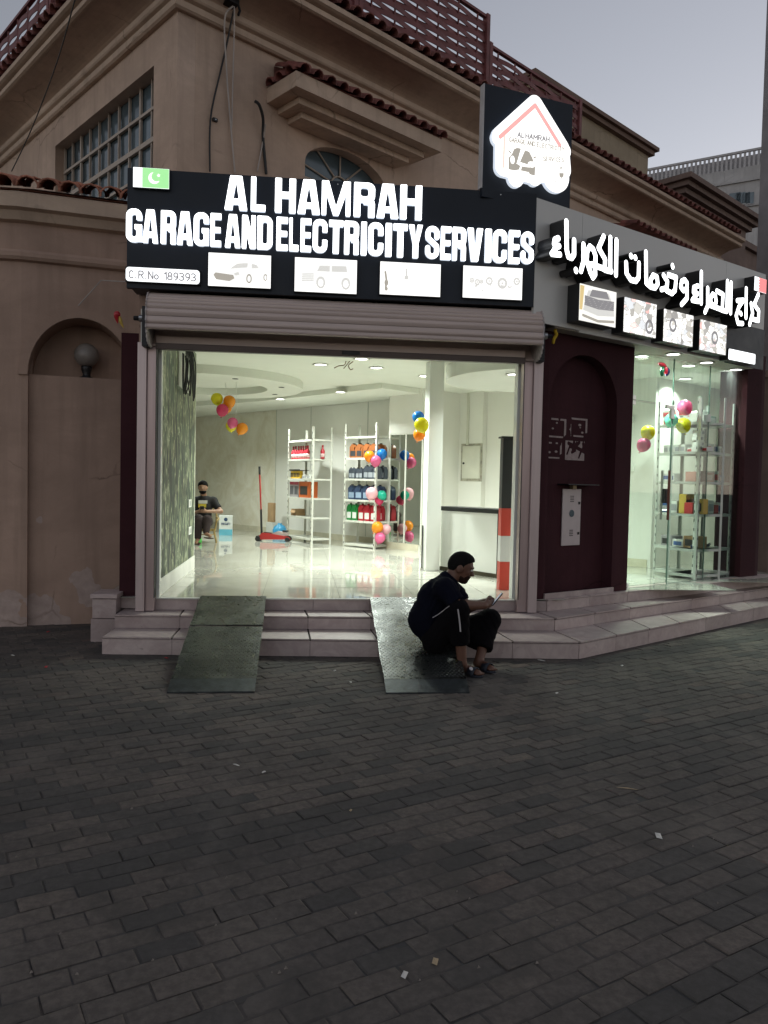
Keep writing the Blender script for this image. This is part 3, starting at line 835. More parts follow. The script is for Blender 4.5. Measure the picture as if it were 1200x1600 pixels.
core3 = MB(); core3.prism([sub(p) for p in T3] + [sub(p) for p in (F2.w(4.75, .12)[:2], F2.w(0, .12)[:2], (2.42, 7.88), (-1.6, 7.88))], .2, ZF - .012, 'z'); core3.build('core', M_DIRTJ, steps)
# landing in front of the maroon wall and the glass
a3 = [F2.w(0, -.222)[:2], F2.w(4.77, -.222)[:2]]; b3 = [F2.w(0, .05)[:2], F2.w(4.77, .05)[:2]]
for k in range(7):
    t0, t1 = k / 7 + .0015, (k + 1) / 7 - .0015
    A, B, Cc, D = [np.array(x) for x in (a3[0], a3[1], b3[1], b3[0])]
    MB().prism([sub(A + (B - A) * t0), sub(A + (B - A) * t1), sub(D + (Cc - D) * t1), sub(D + (Cc - D) * t0)], ZF - .012, ZF + rnd.uniform(-.001, .001), 'z').build('tread_tile', M_STEP, steps)
# threshold sill of the shutter opening
MB().box(-1.42, 2.25, 7.825 - 7.2, 7.862 - 7.2, ZF - .012, ZF + .001).build('sill', pm('sill_pale', (.66, .66, .60), .3), steps)

# ================================================================== SIGNS
# ---- letter shapes: heavy condensed capitals in a unit cell (0..w, 0..1)
def letter(ch, w):
    st = min(.36 * w, .20) if ch not in 'I' else w
    g_ = .15 if w > .3 else .12
    H = 1.0
    if ch == 'I': return rrect(0, w, 0, H, .01)
    if ch == 'L': return rrect(0, st, 0, H, .01) | rrect(0, w, 0, .2, .01)
    if ch == 'E': return rrect(0, st * 1.1, 0, H, .01) | rrect(0, w, 0, .19, .01) | rrect(0, w * .95, .42, .59, .01) | rrect(0, w, .81, 1, .01)
    if ch == 'T': return rrect(0, w, .80, 1, .01) | rrect(w / 2 - st * .6, w / 2 + st * .6, 0, 1, .01)
    if ch == 'H': return rrect(0, st, 0, 1, .01) | rrect(w - st, w, 0, 1, .01) | rrect(0, w, .42, .61, .0)
    if ch == 'N': return rrect(0, st * .95, 0, 1, .01) | rrect(w - st * .95, w, 0, 1, .01) | poly2([(0, 1), (st * 1.15, 1), (w, 0), (w - st * 1.15, 0)])
    if ch == 'M':
        t = st * .72
        return rrect(0, t, 0, 1, .01) | rrect(w - t, w, 0, 1, .01) | poly2([(0, 1), (t * 1.45, 1), (w / 2 + t * .55, 0), (w / 2 - t * .55, 0)]) | poly2([(w, 1), (w - t * 1.45, 1), (w / 2 - t * .55, 0), (w / 2 + t * .55, 0)])
    if ch == 'A':
        a = poly2([(0, 0), (w * .24, 1), (w * .76, 1), (w, 0)])
        hole = poly2([(w * .5 - w * .115, .34), (w * .5, .80), (w * .5 + w * .115, .34)])
        foot = poly2([(w * .34, -.1), (w * .38, .17), (w * .62, .17), (w * .66, -.1)])
        return a - hole - foot
    if ch == 'V': return poly2([(0, 1), (st * 1.12, 1), (w * .5, .22), (w - st * 1.12, 1), (w, 1), (w * .5 + st * .62, 0), (w * .5 - st * .62, 0)])
    if ch == 'Y': return poly2([(0, 1), (st * 1.1, 1), (w * .5, .6), (w - st * 1.1, 1), (w, 1), (w / 2 + st * .56, .42), (w / 2 + st * .56, 0), (w / 2 - st * .56, 0), (w / 2 - st * .56, .42)])
    ri = min(.12, (w - 2 * st) * .5)
    ring = rrect(0, w, 0, 1, min(.26, w * .46)) - rrect(st, w - st, .17, .83, max(.01, ri * .95))
    if ch == 'D': return (rrect(0, w * .7, 0, 1, .01) | rrect(0, w, 0, 1, min(.26, w * .46))) - rrect(st, w - st, .18, .82, max(.01, ri * .9))
    if ch == 'O': return ring
    if ch == 'C': return ring - rrect(w * .5, w * 1.1, .40, .61)
    if ch == 'G': return (ring - rrect(w * .5, w * 1.1, .53, .66)) | rrect(w * .52, w, .38, .54, .01) | rrect(w - st, w, 0.02, .5, .02)
    if ch == 'R':
        bowl = (rrect(0, w * .6, .42, 1, .01) | rrect(0, w, .42, 1, min(.2, w * .4))) - rrect(st, w - st, .60, .84, max(.01, ri * .6))
        leg = rrect(w - st * 1.02, w, 0, .42, .01) | rrect(w * .45, w * .97, .36, .5, .04)
        return rrect(0, st, 0, 1, .01) | bowl | leg
    if ch == 'S':
        hw = st * .5
        x0, x1, y0, y1 = hw, w - hw, .09, .91
        pts = [(x1, .66), (x1, .76)] + arc((x0 + x1) / 2, .77, (x1 - x0) / 2, y1 - .77, 0, 180, 10) + [(x0, .70), (x0 + .01, .62), (x1 - .01, .40), (x1, .32)] + arc((x0 + x1) / 2, .23, (x1 - x0) / 2, .23 - y0, 0, -180, 10) + [(x0, .34)]
        return stroke(pts, hw)
    raise KeyError(ch)
# thin drawn characters for small print, unit height
SEG = {
 'C': [arc(.25, .5, .25, .5, 45, 315, 12)], '.': [[(.02, .04), (.06, .04)]], ':': [[(.05, .18), (.06, .18)], [(.05, .6), (.06, .6)]],
 'R': [[(0, 0), (0, 1)], [(0, 1), (.3, 1)] + arc(.3, .75, .2, .25, 90, -90, 8) + [(0, .5)], [(.25, .5), (.5, 0)]],
 'N': [[(0, 0), (0, 1), (.5, 0), (.5, 1)]], 'o': [arc(.22, .3, .22, .3, 0, 360, 12)],
 '1': [[(.05, .78), (.25, 1), (.25, 0)]], '8': [arc(.25, .75, .2, .24, 0, 360, 12), arc(.25, .26, .25, .26, 0, 360, 12)],
 '9': [arc(.25, .7, .23, .29, 0, 360, 12), [(.48, .7), (.45, .3), (.2, 0)]], '3': [arc(.2, .74, .25, .25, 140, -90, 8) + arc(.2, .26, .28, .26, 90, -140, 8)],
 'A': [[(0, 0), (.25, 1), (.5, 0)], [(.1, .36), (.4, .36)]], 'L': [[(0, 1), (0, 0), (.4, 0)]], 'H': [[(0, 0), (0, 1)], [(.5, 0), (.5, 1)], [(0, .5), (.5, .5)]],
 'M': [[(0, 0), (0, 1), (.3, .3), (.6, 1), (.6, 0)]], 'G': [arc(.28, .5, .26, .5, 50, 300, 12) + [(.5, .45), (.3, .45)]], 'E': [[(.42, 1), (0, 1), (0, 0), (.42, 0)], [(0, .5), (.35, .5)]],
 'D': [[(0, 0), (0, 1), (.2, 1)] + arc(.2, .5, .28, .5, 90, -90, 10) + [(0, 0)]], 'T': [[(0, 1), (.5, 1)], [(.25, 1), (.25, 0)]], 'I': [[(.1, 0), (.1, 1)]],
 'Y': [[(0, 1), (.25, .5), (.5, 1)], [(.25, .5), (.25, 0)]], 'S': [arc(.25, .75, .22, .24, 30, 270, 9) + arc(.25, .26, .24, .25, 90, -150, 9)], 'V': [[(0, 1), (.25, 0), (.5, 1)]],
 'F': [[(0, 0), (0, 1), (.42, 1)], [(0, .5), (.35, .5)]], 'K': [[(0, 0), (0, 1)], [(.45, 1), (0, .45), (.48, 0)]], 'X': [[(0, 0), (.5, 1)], [(0, 1), (.5, 0)]], 'P': [[(0, 0), (0, 1), (.3, 1)] + arc(.3, .75, .2, .25, 90, -90, 8) + [(0, .5)]]}
def smalltext(name, txt, x, z, h, wd, mat, parent, y, slope=0.0, lw=.07):
    """a line of small print as one flat part, letters h tall spread over width wd"""
    loops = []; adv = []
    for ch in txt:
        adv.append(.42 if ch in '.:I1' else (.35 if ch == ' ' else (.8 if ch == 'M' else .68)))
    sc_x = wd / sum(adv); cx = 0.0
    for ch, a in zip(txt, adv):
        if ch != ' ':
            s = None
            for st in SEG[ch]:
                q = stroke([(x + (cx + p[0] * 1.0) * sc_x, z + p[1] * h + slope * (cx * sc_x)) for p in st], lw * h)
                s = q if s is None else s | q
            loops += contours(s, x + (cx - .15) * sc_x, x + (cx + a + .2) * sc_x, z - .2 * h - abs(slope) * wd, z + 1.2 * h + abs(slope) * wd, h / 22)
        cx += a
    return plate(name, loops, .002, mat, parent, y)

# ---- English sign over the shutter
SY = 7.50
def p1(x, y, Y=SY): q = ony(x, y, Y); return float(q[0]), float(q[2])
sign = empty('shop_sign', (0, SY, 0), 0, 'black shop sign with lit white English letters above the roller shutter', 'sign')
SX0, SX1, SZ0, SZ1 = -1.66, 2.262, 3.395, 4.50
box('panel', M_BLACK_ACP, SX0, SX1, 0, .06, SZ0, SZ1, sign)
box('frame', M_BLACKMET, SX0 + .02, SX1 - .02, .062, .36, SZ0 + .02, SZ1 - .02, sign)
for x in (-1.3, -.5, .3, 1.1, 1.9):   # panel fixing screws
    MB().lathe([(.006, 0), (.006, .003)], n=8).build('screw', M_STEEL, sign, loc=(x, -.001, SZ1 - .03), rot=(RAD(90), 0, 0))
row1 = [('A', 351, 388), ('L', 392, 416), ('H', 429.5, 463), ('A', 464.5, 501), ('M', 502, 548), ('R', 552, 586), ('A', 587.5, 623), ('H', 624, 659)]
row2 = [('G', 198, 224), ('A', 223.5, 249), ('R', 252, 276.6), ('A', 277, 303), ('G', 303, 328), ('E', 329, 347), ('A', 351.7, 377), ('N', 378, 400.5), ('D', 401.7, 427), ('E', 431.5, 450.5), ('L', 451.5, 467.5), ('E', 469, 487), ('C', 488, 512), ('T', 513, 536.5), ('R', 537, 561), ('I', 563, 573), ('C', 574, 599), ('I', 601, 612), ('T', 613, 636.5), ('Y', 637, 660), ('S', 663, 686), ('E', 687, 704), ('R', 705, 727.5), ('V', 728, 753.5), ('I', 756, 767), ('C', 768, 791), ('E', 792.5, 811), ('S', 811.5, 833)]
def put_row(row, ytop_a, ybot_a, xa, ytop_b, ybot_b, xb):
    za1, za0 = p1(xa, ytop_a)[1], p1(xa, ybot_a)[1]; zb1, zb0 = p1(xb, ytop_b)[1], p1(xb, ybot_b)[1]
    for ch, x0, x1 in row:
        ym = ytop_a + (ytop_b - ytop_a) * (x0 - xa) / (xb - xa) + 25
        a, b = p1(x0 + .4, ym)[0], p1(x1 - .4, ym)[0]
        t = ((x0 + x1) / 2 - xa) / (xb - xa); z1 = za1 + (zb1 - za1) * t; z0 = za0 + (zb0 - za0) * t
        h = z1 - z0; w = (b - a) / h
        lp = [[(q[0] * h, q[1] * h) for q in c] for c in contours(letter(ch, w).grow(-.006), -.02, w + .02, -.02, 1.02, .022)]
        me = solid('letter', lp, .035); me.materials.append(M_LED); me.materials.append(M_SIDE_GLOW)
        for pg in me.polygons: pg.material_index = 0 if pg.normal.y < -.9 else 1
        lo = link('letter', me, None, sign, (a, -.045, z0))
put_row(row1, 276, 330, 352, 292.5, 346.5, 659)
put_row(row2, 327.5, 380, 200, 363.5, 416, 833)
def lightbox(name, parent, x0, x1, z0, z1, yf, depth, face, edge=M_BLACK, rad=0.0):
    e = empty(name, (0, 0, 0)); e.parent = parent
    box('housing', edge, x0, x1, yf + .004, yf + depth, z0, z1, e)
    m = .004
    if rad:
        me = solid('face', contours(rrect(x0 + m, x1 - m, z0 + m, z1 - m, rad), x0, x1, z0, z1, .004), .004, yf); link('face', me, face, e)
    else: box('face', face, x0 + m, x1 - m, yf, yf + .0038, z0 + m, z1 - m, e)
    return e
def quad(pl, pts):
    P = [pl(*p) for p in pts]; xs = [p[0] for p in P]; zs = [p[1] for p in P]
    return (xs[0] + xs[3]) / 2, (xs[1] + xs[2]) / 2, (zs[2] + zs[3]) / 2, (zs[0] + zs[1]) / 2
def ink(parent, name, s, bb, mat, y=-.0465, h=.004):
    me = solid(name, contours(s, *bb, h), .001, y); return link(name, me, mat, parent)
# number plate
x0, x1, z0, z1 = quad(p1, [(198, 418), (314, 424), (313, 447), (197, 441)])
cr = lightbox('number_plate', sign, x0, x1, z0, z1, -.045, .043, M_PLATELIGHT, rad=.03)
smalltext('print', 'C.R.No:189393', x0 + .035, z0 + .032, (z1 - z0) - .07, (x1 - x0) - .06, M_INK_DK, cr, -.0475, lw=.085)
# flag box
x0, x1, z0, z1 = quad(p1, [(209, 263), (266, 267), (266, 299), (209, 295)])
fl = lightbox('flag_box', sign, x0, x1, z0, z1, -.045, .043, M_PLATELIGHT)
gx = x0 + (x1 - x0) * .26
ink(fl, 'green_field', rrect(gx, x1 - .005, z0 + .006, z1 - .006), (x0, x1, z0, z1), M_INK_GREEN)
cx, cz, rr = gx + (x1 - gx) * .44, (z0 + z1) / 2, (z1 - z0) * .28
ink(fl, 'crescent', ell(cx, cz, rr, rr) - ell(cx + rr * .38, cz + rr * .28, rr * .86, rr * .86), (x0, x1, z0, z1), M_BOXLIGHT, -.048, .003)
sx_, sz_ = cx + rr * .75, cz + rr * .5
ink(fl, 'star', poly2([(sx_ + (rr * .36 if k % 2 == 0 else rr * .15) * math.cos(RAD(100 + 36 * k)), sz_ + (rr * .36 if k % 2 == 0 else rr * .15) * math.sin(RAD(100 + 36 * k))) for k in range(10)]), (x0, x1, z0, z1), M_BOXLIGHT, -.048, .002)
# four picture boxes
def pbox(pts): 
    q = quad(p1, pts); return lightbox('picture_box', sign, *q[:2], q[2], q[3], -.045, .043, M_BOXLIGHT), q
def mapper(q): return lambda u, v: (q[0] + (q[1] - q[0]) * u, q[2] + (q[3] - q[2]) * v)
def wheel(m, u, v, r, q):
    c = m(u, v); R_ = r * (q[1] - q[0]); return c, R_
# 1: saloon car
e1, q = pbox([(325.5, 396), (424, 401), (424, 453), (326, 449)]); m = mapper(q); bb = q
body = poly2([m(*p) for p in [(.07, .30), (.08, .44), (.20, .50), (.33, .52), (.45, .70), (.62, .76), (.76, .72), (.86, .56), (.93, .50), (.95, .34), (.88, .22), (.66, .17), (.30, .13), (.14, .18)]])
ink(e1, 'car_body', body, bb, M_INK2)
ink(e1, 'windscreen', poly2([m(*p) for p in [(.34, .54), (.46, .71), (.63, .73), (.62, .60)]]), bb, M_INK, -.0475)
ink(e1, 'side_windows', poly2([m(*p) for p in [(.69, .58), (.69, .72), (.77, .69), (.80, .60)]]), bb, M_INK, -.0475)
ink(e1, 'grille', poly2([m(*p) for p in [(.09, .34), (.12, .41), (.40, .36), (.42, .26), (.34, .17), (.13, .21)]]), bb, M_INK_BR, -.0475)
ink(e1, 'headlamp', poly2([m(*p) for p in [(.40, .40), (.48, .46), (.50, .38), (.44, .34)]]), bb, M_INK, -.0475)
for u, v, r in ((.65, .27, .058), (.91, .33, .042)):
    c, R_ = wheel(m, u, v, r, q); ink(e1, 'wheel', ell(c[0], c[1], R_ * .75, R_ * 1.3) - ell(c[0], c[1], R_ * .45, R_ * .85), bb, M_INK_BR, -.048, .003)
# 2: off-road wagon
e2, q = pbox([(460, 403), (558, 408.5), (557, 462), (460, 457)]); m = mapper(q); bb = q
ink(e2, 'car_body', poly2([m(*p) for p in [(.12, .28), (.12, .55), (.32, .60), (.36, .82), (.84, .84), (.88, .58), (.90, .30), (.6, .22), (.2, .22)]]), bb, M_INK2)
ink(e2, 'windows', poly2([m(*p) for p in [(.36, .62), (.40, .78), (.56, .79), (.56, .62)]]) | poly2([m(*p) for p in [(.59, .62), (.59, .79), (.82, .80), (.84, .63)]]), bb, M_INK, -.0475)
g2 = None
for k in range(4):
    s_ = stroke([m(.12, .33 + .06 * k), m(.30, .35 + .06 * k)], .006); g2 = s_ if g2 is None else g2 | s_
ink(e2, 'grille', g2, bb, M_INK, -.0475)
for u in (.42, .82):
    c, R_ = wheel(m, u, .29, .085, q); ink(e2, 'wheel', ell(c[0], c[1], R_ * .85, R_ * 1.15) - ell(c[0], c[1], R_ * .5, R_ * .7), bb, M_INK, -.048, .003)
# 3: bottles and tools on white
e3, q = pbox([(593, 410.5), (688, 414), (687, 466), (592, 462)]); m = mapper(q); bb = q
ink(e3, 'tool', stroke([m(.10, .20), m(.11, .45), m(.09, .68)], .010) | ell(*m(.11, .36), .02, .03) | ell(*m(.11, .18), .016, .02), bb, M_INK_BR)
ink(e3, 'bottle', rrect(m(.40, 0)[0], m(.47, 0)[0], m(0, .48)[1], m(0, .60)[1], .005) | rrect(m(.42, 0)[0], m(.45, 0)[0], m(0, .6)[1], m(0, .82)[1], .003), bb, M_INK)
ink(e3, 'spray', stroke([m(.66, .55), m(.72, .58)], .006) | stroke([m(.8, .3), m(.88, .34)], .004), bb, M_INK2)
# 4: gears and engine parts
e4, q = pbox([(722, 417), (815, 420), (814, 471), (721, 467)]); m = mapper(q); bb = q
rnd = random.Random(2)
gr = None
for u, v, r in ((.15, .55, .024), (.24, .50, .028), (.31, .52, .02), (.44, .55, .036), (.66, .50, .05), (.90, .58, .034)):
    c = m(u, v); s_ = ell(c[0], c[1], r, r * 1.1) - ell(c[0], c[1], r * .55, r * .6)
    for k in range(6): s_ = s_ | stroke([c, (c[0] + r * math.cos(k * 1.05), c[1] + r * 1.1 * math.sin(k * 1.05))], .003)
    gr = s_ if gr is None else gr | s_
for k in range(12):
    c = m(rnd.uniform(.08, .85), rnd.uniform(.2, .42)); gr = gr | stroke([c, (c[0] + rnd.uniform(-.03, .04), c[1] + rnd.uniform(-.01, .015))], rnd.uniform(.003, .008))
ink(e4, 'parts', gr, bb, M_INK, h=.003)

# ---- logo tower sign
FG = Frame(*p1(752, 290, 7.46)[:1], 7.46, 16)
logo = empty('logo_sign', FG.w(0, 0), FG.a, 'tall black sign panel with lit house-and-car logo at the shop corner', 'sign')
lw_, lz = FG.pix(895, 165)[0], FG.pix(757, 130)[1]
box('panel', M_BLACK_ACP, 0.012, lw_, 0, .05, 4.43, lz, logo)
box('side_return', pm('panel_side_grey', (.50, .48, .48), .5), 0, .0115, 0, .07, 4.512, lz, logo)
box('frame', M_BLACKMET, .03, lw_ - .02, .052, .068, 4.52, lz - .02, logo)
for k in range(3): box('strut', M_BLACKMET, .2 + .28 * k, .24 + .28 * k, .07, .5, 4.56, 4.60, logo)
def lg(p): return FG.pix(750 + p[0] / 7.5, 120 + p[1] / 7.5, -.05)
def lgs(pts): return [lg(p) for p in pts]
U = (lg((1000, 700))[0] - lg((200, 700))[0]) / 800.0
outline = (poly2(lgs([(645, 320), (240, 690), (275, 720), (270, 1060), (620, 1150), (980, 1090), (960, 830)])).grow(88 * U) | ell(*lg((420, 1190)), 88 * U, 88 * U) | ell(*lg((640, 1178)), 85 * U, 85 * U)
           | ell(*lg((890, 1165)), 160 * U, 165 * U) | ell(*lg((985, 870)), 82 * U, 82 * U) | ell(*lg((225, 715)), 84 * U, 84 * U))
bbl = (0, lw_, 4.4, lz)
lb = shape('light_box', outline, bbl, .008, .045, em('logo_white', (1, .99, .97), 1.35), logo, y=-.052, side=M_SIDE_GLOW)
def li(name, s, mat, h=.004, y=-.054): return ink(logo, name, s, bbl, mat, y, h)
def _into(o): o.parent = lb; return o
_into(li('roof_line', stroke(lgs([(235, 705), (645, 335), (930, 800)]), 21 * U), M_INK_RED))
_into(li('wall_line', stroke(lgs([(285, 700), (272, 1060)]), 11 * U), em('lightbox_ink_salmon', (1, .66, .58), .98)))
carL = poly2(lgs([(375, 900), (395, 850), (430, 833), (478, 842), (430, 1010), (420, 1020), (385, 1020), (345, 940)]))
carR = poly2(lgs([(525, 862), (575, 880), (610, 950), (625, 990), (560, 1030), (465, 1000)]))
carB = poly2(lgs([(332, 930), (345, 945), (380, 1010), (430, 1020), (470, 1045), (455, 1090), (400, 1100), (332, 1085)]))
carD = poly2(lgs([(490, 1050), (560, 1062), (620, 1060), (648, 1010), (640, 1160), (580, 1145), (570, 1120), (475, 1100)]))
_into(li('car', carL | carR | carB | carD | stroke(lgs([(335, 868), (358, 895)]), 7 * U) | stroke(lgs([(628, 950), (650, 942)]), 7 * U), M_INK_BR))
_into(li('headlamp', ell(*lg((378, 975)), 26 * U, 40 * U), M_BOXLIGHT, y=-.0555)); _into(li('headlamp', ell(*lg((600, 1030)), 42 * U, 30 * U), M_BOXLIGHT, y=-.0555))
_into(li('cable', stroke(lgs([(650, 1010), (700, 1030), (760, 1110), (810, 1190), (880, 1232), (945, 1205), (960, 1180)]), 4.5 * U), M_INK))
_into(li('plug', poly2(lgs([(925, 1128), (980, 1130), (975, 1170), (955, 1190), (930, 1170)])) | stroke(lgs([(948, 1060), (946, 1075)]), 9 * U), M_INK_BR))
a_, b_ = lg((440, 690)), lg((820, 760)); t = smalltext('print', 'ALHAMRAH', a_[0], a_[1] - .012, .045, b_[0] - a_[0], M_INK_DK, logo, -.0545, slope=(b_[1] - a_[1] + .01) / (b_[0] - a_[0]), lw=.11); _into(t)
a_, b_ = lg((340, 735)), lg((990, 890)); t = smalltext('print', 'GARAGE AND ELECTRICITY', a_[0], a_[1] - .02, .04, b_[0] - a_[0], M_INK_BR, logo, -.0545, slope=(b_[1] - a_[1] + .03) / (b_[0] - a_[0]), lw=.10); _into(t)
a_, b_ = lg((740, 960)), lg((985, 1010)); t = smalltext('print', 'SERVICES', a_[0], a_[1] - .02, .04, b_[0] - a_[0], M_INK_BR, logo, -.0545, slope=(b_[1] - a_[1] + .03) / (b_[0] - a_[0]), lw=.10); _into(t)

# ---- Arabic sign along the glass front
PD = -.334
asg = empty('arabic_shop_sign', F2.w(0, PD), F2.a, 'grey shop sign with lit raised Arabic letters above the glass front', 'sign')
def p2(x, y, d): return F2.pix(x, y, PD + d)
aZ1 = p2(1000, 363, 0)[1]; aZ0 = p2(1000, 538, 0)[1]
aS0 = -.46; aS1 = p2(1194, 500, 0)[0]
js = [aS0, p2(908, 420, 0)[0], p2(1134, 450, 0)[0], aS1]
for k in range(3): box('panel', M_GREY_ACP, js[k] + .002, js[k + 1] - .002, 0, .03, aZ0 if k else aZ0 + .02, aZ1, asg)
box('soffit', M_CREAM_ACP, aS0 + .35, aS1 - .02, .032, .46, aZ0 + .01, aZ0 + .05, asg)
box('frame', M_BLACKMET, aS0 + .05, aS1 - .05, .032, .30, aZ0 + .052, aZ1 - .03, asg)
box('end_panel', M_BLACK_ACP, p2(1134, 520, -.005)[0], aS1, -.012, -.002, aZ0 - .02, p2(1170, 510, 0)[1], asg)
AR = [
 [[(108, 208), (90, 215), (86, 238), (98, 250), (112, 248)], [(98, 250), (76, 288)], [(74, 288), (116, 292)]],
 [[(150, 120), (152, 270), (160, 303), (178, 310), (190, 292), (190, 218)]], [[(199, 372), (201, 378)]],
 [[(239, 240), (239, 330), (226, 378)]],
 [[(272, 250), (258, 275), (255, 320), (262, 345), (300, 345), (302, 300), (290, 265), (272, 250)], [(262, 345), (275, 385), (288, 412), (300, 395), (298, 345)]],
 [[(344, 198), (318, 258), (352, 318), (350, 368), (300, 350)], [(350, 372), (384, 380)]],
 [[(379, 205), (378, 378)]], [[(411, 218), (408, 398)]],
 [[(461, 335), (463, 390), (485, 424), (512, 431), (526, 412), (528, 338)]], [[(486, 298), (488, 302)]], [[(508, 306), (510, 310)]],
 [[(564, 280), (566, 440), (588, 460), (602, 464)], [(602, 400), (588, 425), (592, 455), (612, 466), (626, 445), (622, 410), (602, 400)]],
 [[(656, 400), (676, 432), (672, 468), (645, 474)], [(682, 398), (722, 412), (716, 478), (700, 495), (672, 480)]], [[(702, 350), (704, 356)]],
 [[(778, 470), (760, 480), (746, 462), (750, 432), (766, 424), (778, 440), (778, 520), (750, 552)]],
 [[(834, 456), (814, 464), (812, 488), (832, 496)], [(832, 495), (806, 530), (838, 536)]], [[(853, 385), (852, 545)]],
 [[(886, 468), (886, 560), (872, 592)]],
 [[(912, 498), (900, 520), (904, 552), (922, 560), (930, 538), (926, 508), (912, 498)], [(886, 552), (960, 580)], [(934, 482), (966, 500), (962, 575)]],
 [[(989, 432), (986, 588), (960, 582)]], [[(1008, 440), (1005, 596)]],
 [[(1040, 532), (1072, 530), (1048, 566), (1034, 612), (1044, 650), (1068, 652)]], [[(1058, 598), (1060, 602)]], [[(1087, 470), (1085, 620)]],
 [[(1112, 548), (1120, 598), (1104, 656)]], [[(1150, 500), (1128, 552), (1152, 586), (1150, 636), (1116, 628)]],
]
for grp in AR:
    s = None; X = []
    for st_ in grp:
        pts = [p2(840 + a / 3.333, 310 + b / 3.333, -.20) for a, b in st_]; X += pts
        q = stroke(pts, .0295); s = q if s is None else s | q
    bb = (min(p[0] for p in X) - .05, max(p[0] for p in X) + .05, min(p[1] for p in X) - .05, max(p[1] for p in X) + .05)
    shape('letter', s, bb, .011, .19, M_LED, asg, y=-.20, side=M_BLACK)
# picture boxes
def abox(pts, depth=.16):
    q = quad(lambda x, y: p2(x, y, -depth), pts); return lightbox('picture_box', asg, *q, -depth, depth - .004, em('photo_base', (.93, .92, .86), .95)), q
def photo_print(k):
    """a backlit photograph of an engine bay: hoses, covers and bright metal as broken cells"""
    m_, nt, b = _new('engine_photo_%d' % k); v = _pos(nt, (1, 1, 1.2))
    nv = nt.nodes.new('ShaderNodeTexNoise'); nv.inputs['Scale'].default_value = 7; nt.links.new(v, nv.inputs['Vector'])
    ad = nt.nodes.new('ShaderNodeMix'); ad.data_type = 'VECTOR'; ad.inputs[0].default_value = .14; nt.links.new(v, ad.inputs[4]); nt.links.new(nv.outputs[1], ad.inputs[5])
    vo = nt.nodes.new('ShaderNodeTexVoronoi'); vo.feature = 'DISTANCE_TO_EDGE'; vo.inputs['Scale'].default_value = 11 + k; nt.links.new(ad.outputs[1], vo.inputs['Vector'])
    vc = nt.nodes.new('ShaderNodeTexVoronoi'); vc.inputs['Scale'].default_value = 11 + k; nt.links.new(ad.outputs[1], vc.inputs['Vector'])
    hs = nt.nodes.new('ShaderNodeSeparateColor'); nt.links.new(vc.outputs['Color'], hs.inputs[0])
    acc = {2: (.85, .35, .30), 3: (.50, .46, .38), 4: (.80, .40, .36)}[k]
    base = _ramp(nt, hs.outputs[0], [(.0, (.22, .21, .20)), (.16, (.45, .43, .38)), (.3, (.95, .94, .9)), (.72, (1, 1, .97)), (.8, acc), (.88, (.6, .62, .64))])
    c = _mix(nt, _ramp(nt, vo.outputs['Distance'], [(.01, 1.0), (.06, 0.0)]), base, (.30, .28, .25))
    n = _noise(nt, v, 30, 4); c = _mix(nt, _ramp(nt, n, [(.55, 0.0), (.7, .5)]), c, (.4, .38, .35))
    nt.links.new(c, b.inputs['Emission Color']); b.inputs['Emission Strength'].default_value = 1.05; b.inputs['Base Color'].default_value = (.3, .3, .3, 1)
    return m_
def pic(e, q, kind, y):
    m = mapper(q); bb = q; r = random.Random(kind)
    def A(name, s, mat, dy=0.0): ink(e, name, s, bb, mat, y - .0015 - dy, .006)
    if kind == 1:
        A('car_bonnet', poly2([m(*p) for p in [(.12, .48), (.22, .86), (.78, .90), (.92, .55), (.95, .30), (.5, .22), (.1, .30)]]), M_INK)
        A('car_windscreen', poly2([m(*p) for p in [(.26, .70), (.32, .90), (.72, .93), (.80, .74)]]), M_INK_DK, .001)
        s = None
        for k in range(6):
            t_ = stroke([m(.14, .46 + .045 * k), m(.5, .42 + .045 * k), m(.92, .47 + .045 * k)], .007); s = t_ if s is None else s | t_
        A('grille', s, M_INK_DK, .002); A('bumper', stroke([m(.10, .16), m(.5, .08), m(.93, .15)], .014), M_INK_BR, .001); A('wing', poly2([m(*p) for p in [(.01, .3), (.01, .95), (.12, .95), (.08, .3)]]), M_INK_YEL)
    else:
        [c_ for c_ in e.children if c_.name.startswith('face')][0].data.materials[0] = photo_print(kind)
        c = m(*{2: (.78, .3), 3: (.3, .55), 4: (.55, .5)}[kind])
        A('round_part', ell(c[0], c[1], .07, .08) - ell(c[0], c[1], .042, .048), M_INK_DK)
for kind, pts in ((1, [(905.5, 441), (963.5, 457), (962, 514), (905, 499)]), (2, [(976, 462), (1027, 477), (1024, 531), (974, 516)]), (3, [(1038, 481), (1084, 494), (1082, 545), (1036, 530)]), (4, [(1095, 497), (1136, 510), (1134, 558), (1092, 544)])):
    e, q = abox(pts); pic(e, q, kind, -.16)
q = quad(lambda x, y: p2(x, y, -.14), [(1139, 543), (1181, 554), (1180, 571), (1138, 561)]); lightbox('number_plate', asg, *q, -.14, .12, M_PLATELIGHT, rad=.02)
q = quad(lambda x, y: p2(x, y, -.14), [(1180, 432), (1198, 436), (1197.5, 459), (1178, 454)]); fb = lightbox('flag_box', asg, *q, -.14, .136, M_PLATELIGHT)
w_ = q[1] - q[0]; zz = [(q[0] + w_ * (.30 if k % 2 == 0 else .42), q[2] + (q[3] - q[2]) * (.03 + .94 * k / 10)) for k in range(11)]
ink(fb, 'red_field', poly2(zz + [(q[1] - .006, q[3] - .006), (q[1] - .006, q[2] + .006)]), q, M_INK_FRED, -.1415, .004)

